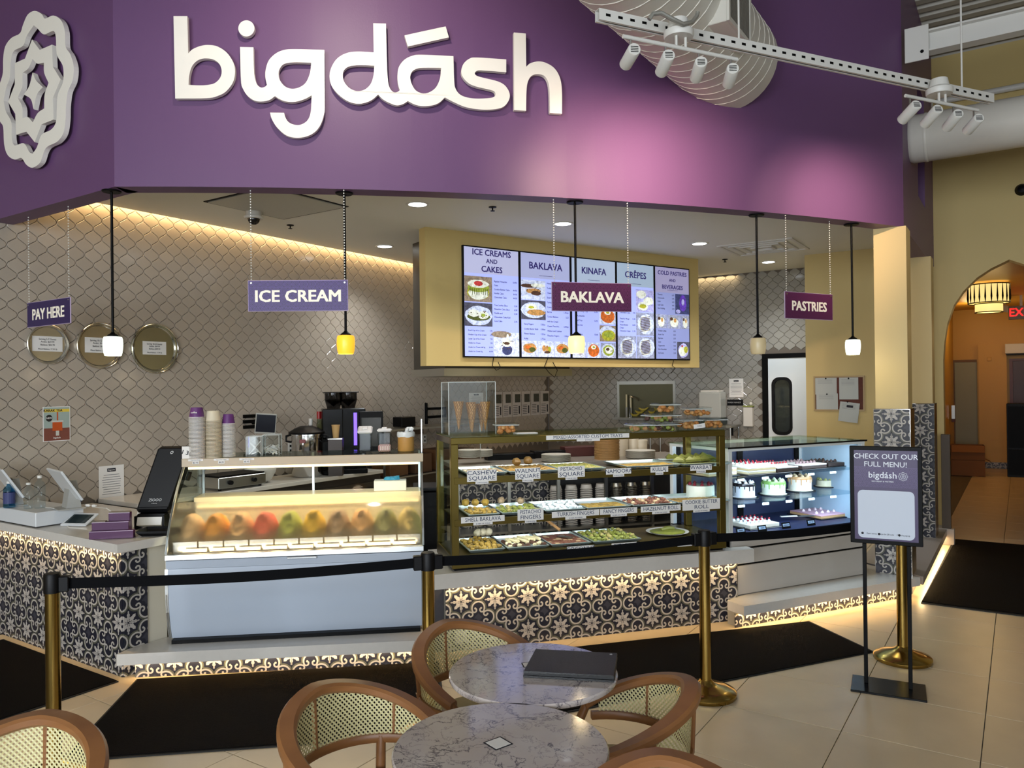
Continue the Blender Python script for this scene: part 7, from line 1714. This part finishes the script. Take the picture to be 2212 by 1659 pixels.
# ================================================================ CORRIDOR BEYOND THE ARCH
f = lambda x, y, off=.0: Pa(x, y, cA1-off)
def wallbox(name, label, cat, px0, py0, px1, py1, m, off=.0, th=.03, kind=None):
    a, b = f(px0, py0), f(px1, py1); w = Vector((b.x-a.x, b.y-a.y, 0)).length
    o = MB().cbox(0, w, -th-off, -off, 0, a.z-b.z, .004).obj(name, m, loc=(a.x, a.y, b.z), rz=GRZ)
    if kind: o['kind'] = kind; tag(o, label)
    else: tag(o, label, cat)
    return o
z0 = 1012
t = struct(thing('door_2', 'grey green door at the end of the corridor', None, f(2062, 1012)*1, GRZ))
a, b = f(2062, 783), f(2113, 1012); w = Vector((b.x-a.x, b.y-a.y, 0)).length; t.location = (a.x, a.y, 0)
MB().cbox(0, w, -.05, -.005, 0, a.z, .004).obj('leaf', mat('grey_green', '#8d9282', .5), t)
MB().box(-.05, 0, -.06, -.005, 0, a.z+.05).obj('jamb', mat('dark_jamb', '#6b4a22', .5), t); MB().box(0, w, -.06, -.005, a.z, a.z+.05).obj('head', MATS['dark_jamb'], t)
a, b = f(2113, 745), f(2178, 1012); w = Vector((b.x-a.x, b.y-a.y, 0)).length
struct(MB().box(0, w, -.12, -.002, 0, a.z).obj('trim_1', M_gold, loc=(a.x, a.y, 0), rz=GRZ), 'projecting ochre wall panel in the corridor')
bb = struct(thing('baseboard_end', 'patterned tile baseboard of the corridor end wall', None, (a.x, a.y, 0), GRZ)); mosaic(bb, w, 0, .13, .05, .12, -.122, 0)
t = struct(thing('door_3', 'dark red door at the right end of the corridor', None, GRZ and (0, 0, 0), GRZ)); a = f(2180, 775); b = f(2260, 1012); t.location = (a.x, a.y, 0); w = 1.0
MB().cbox(.06, w, -.05, -.005, 0, a.z-.05, .004).obj('leaf', mat('dark_red_wood', '#3a1410', .4), t); MB().box(0, .06, -.06, -.004, 0, a.z).obj('jamb', mat('red_jamb', '#551f12', .4), t); MB().box(.06, w, -.06, -.004, a.z-.05, a.z).obj('head', MATS['red_jamb'], t)
a = f(2171, 747); b = f(2171, 768); tt = thing('air_curtain', 'white air curtain unit above the dark red door', 'air curtain', (a.x, a.y, b.z), GRZ)
MB().cbox(0, 1.1, -.25, -.01, .03, a.z-b.z+.03, .01).obj('casing', M_whitemt, tt); MB().box(.02, 1.08, -.24, -.02, .0, .029).obj('outlet', M_blackpl, tt)
wallbox('wall_switch', 'small ochre plate on the projecting corridor panel', 'switch', 2133, 772, 2142, 780, M_gold, .12, .02)
# exit sign and emergency light hang from the ceiling
p = Pd(2206, 675, 13.6); t = thing('exit_sign', 'lit red EXIT sign at the right edge', 'sign', p, GRZ)
MB().cbox(-.19, .19, -.025, .025, -.12, .12, .006).obj('housing', mat('exit_housing', '#8a8478', .5), t)
MB().text('EXIT', .2, UP(0, -.027, 0), .012, .001, sx=.9).obj('lettering', mat('exit_red', '#ff2020', .4, emit='#ff1a1a', es=2.2), t); MB().box(-.02, .02, -.02, .02, .12, 3.32-p.z).obj('stem', M_whitemt, t)
p = Pd(2172, 667, 13.8); t = thing('emergency_light', 'small white emergency light beside the exit sign', 'light', p, GRZ)
MB().cbox(-.06, .06, -.04, .04, -.06, .06, .012, Matrix.Rotation(R(15), 4, 'Y')).obj('lamp', M_whitemt, t); MB().tube([(0, 0, .05), (0, 0, 3.32-p.z)], .01, 6).obj('stem', M_whitemt, t)
# drum lamps
M_shade = mat('lit_shade', '#f0dc9a', .5, emit='#ffdf8c', es=1.0)
def drum(px, py, d, r, h, tiers, label, rib):
    p = Pd(px, py, d); t = thing('drum_pendant', label, 'lamp', p, 0, 'corridor drum lamps')
    z = 0
    for (rr_, hh, zz) in tiers:
        MB().lathe([(rr_*.98, zz), (rr_, zz), (rr_, zz+hh), (rr_*.98, zz+hh)], (0, 0, 0), 32, cap=False).obj('shade', M_shade, t, True)
        MB().lathe([(0, zz+.01), (rr_*.97, zz+.01)], (0, 0, 0), 24, cap=False).obj('diffuser', M_shade, t)
        for q in (zz, zz+hh): MB().tube([(rr_*1.01*math.cos(w*R(11.25)), rr_*1.01*math.sin(w*R(11.25)), q) for w in range(32)], .008, 4, closed=True).obj('band', M_blackmt, t)
        if rib and rr_ == tiers[0][0]:
            for k in range(22):
                w = 2*math.pi*k/22; x, y = rr_*1.01*math.cos(w), rr_*1.01*math.sin(w); MB().tube([(x, y, zz), (x, y, zz+hh*.3), (x, y, zz+hh*.5), (x, y, zz+hh)], [.004, .016, .012, .004], 4).obj('rib', M_blackmt, t)
    MB().tube([(0, 0, tiers[0][2]+tiers[0][1]), (0, 0, 3.32-p.z)], .012, 8).obj('stem', M_gold, t)
    light('corridor_lamp', 'POINT', p+Vector((0, 0, -.22)), 14, (1, .66, .28), .2)
drum(2136, 655, 11.8, .3, .3, [(.275, .28, 0), (.185, .13, -.14)], 'big two-tier drum lamp with dark ribs beyond the arch', True)
drum(2101, 655, 14.8, .3, .3, [(.27, .22, .05)], 'second drum lamp partly behind the ribbed one', False)
light('corridor_lamp', 'POINT', AB(16.8, .8, 2.6), 16, (1, .66, .28), .2)
# cartons and black cabinet on the corridor floor
p0 = Pz(2055, 1027, 0)
def carton(p, w, d, h, lab, openf=False):
    t = thing('cardboard_box', lab, 'box', p, GRZ+R(6), 'stacked cardboard boxes'); M_cb = mat('cardboard', '#8a5a30', .75)
    MB().box(0, w, 0, .006, 0, h).box(0, w, d-.006, d, 0, h).box(0, .006, .006, d-.006, 0, h).box(w-.006, w, .006, d-.006, 0, h).box(0, w, 0, d, 0, .006).obj('walls', M_cb, t)
    if openf:
        MB().box(w, w+.16, .01, d-.01, 0, .005, Matrix.Translation((0, 0, h)) @ Matrix.Rotation(R(25), 4, 'Y')).obj('flap', M_cb, t); MB().box(.01, w-.01, -.15, 0, 0, .005, Matrix.Translation((0, 0, h)) @ Matrix.Rotation(R(55), 4, 'X')).obj('flap', M_cb, t)
    else: MB().box(.006, w-.006, .006, d-.006, h-.012, h-.006).obj('lid', M_cb, t)
carton(p0, .56, .4, .30, 'lower cardboard box on the corridor floor')
carton(p0+Vector((0, 0, .302)), .56, .4, .28, 'open cardboard box stacked on the lower one', True)
p = Pz(2176, 1030, 0); t = thing('black_cabinet', 'tall black cabinet at the right edge beyond the arch', 'cabinet', p, GRZ)
MB().cbox(0, .8, 0, .5, .0, 1.38, .006).obj('body', M_blackpl, t)
for k, z in enumerate((.95, .42)): MB().box(.02, .78, -.008, -.001, z-.4 if k == 0 else .04, z+.38 if k == 0 else z+.1).obj('door', mat('cab_door', '#07080b', .45, spec=.1), t); MB().cbox(.3, .4, -.02, -.009, z+.1, z+.115, .002).obj('handle', M_chrome, t)
p = Pb(2054, 890, cB0+.02); t = thing('wall_dispenser', 'small wall dispenser on the corridor side wall', 'dispenser', p, URZ); MB().cbox(-.06, .06, -.08, -.01, -.14, .14, .006).obj('body', M_steel, t); MB().cbox(-.05, .05, -.075, -.01, -.2, -.141, .004).obj('tray', mat('red_tray', '#5a2418', .5), t)
# dark panelled return beside the second column and grey plinth
t = thing('menu_lectern', 'narrow dark wooden panel standing beside the far tiled column', 'panel', AB(9.75, -.72, 0), GRZ); MB().cbox(-.03, .06, .0, .05, .18, 1.22, .004).obj('panel', mat('dark_oak', '#4a3a26', .5), t); MB().cbox(-.06, .09, -.03, .08, 0, .18, .004).obj('foot', mat('grey_quartz', '#a9a199', .35), t)
# ================================================================ LAMP BEAMS
for k, (p, q) in enumerate(SPOTS):
    light('spot_beam', 'SPOT', p, (40, 125, 125, 52, 66, 84, 16, 8)[k], (1, .72, .52), .03, to=q, spot=66, blend=1.0)
light('spot_beam', 'SPOT', (-.9, 3.3, 4.7), 135, (1, .86, .72), .05, to=(-.9, FC(-.9), 3.9), spot=95, blend=1.0)
bpy.context.view_layer.update()
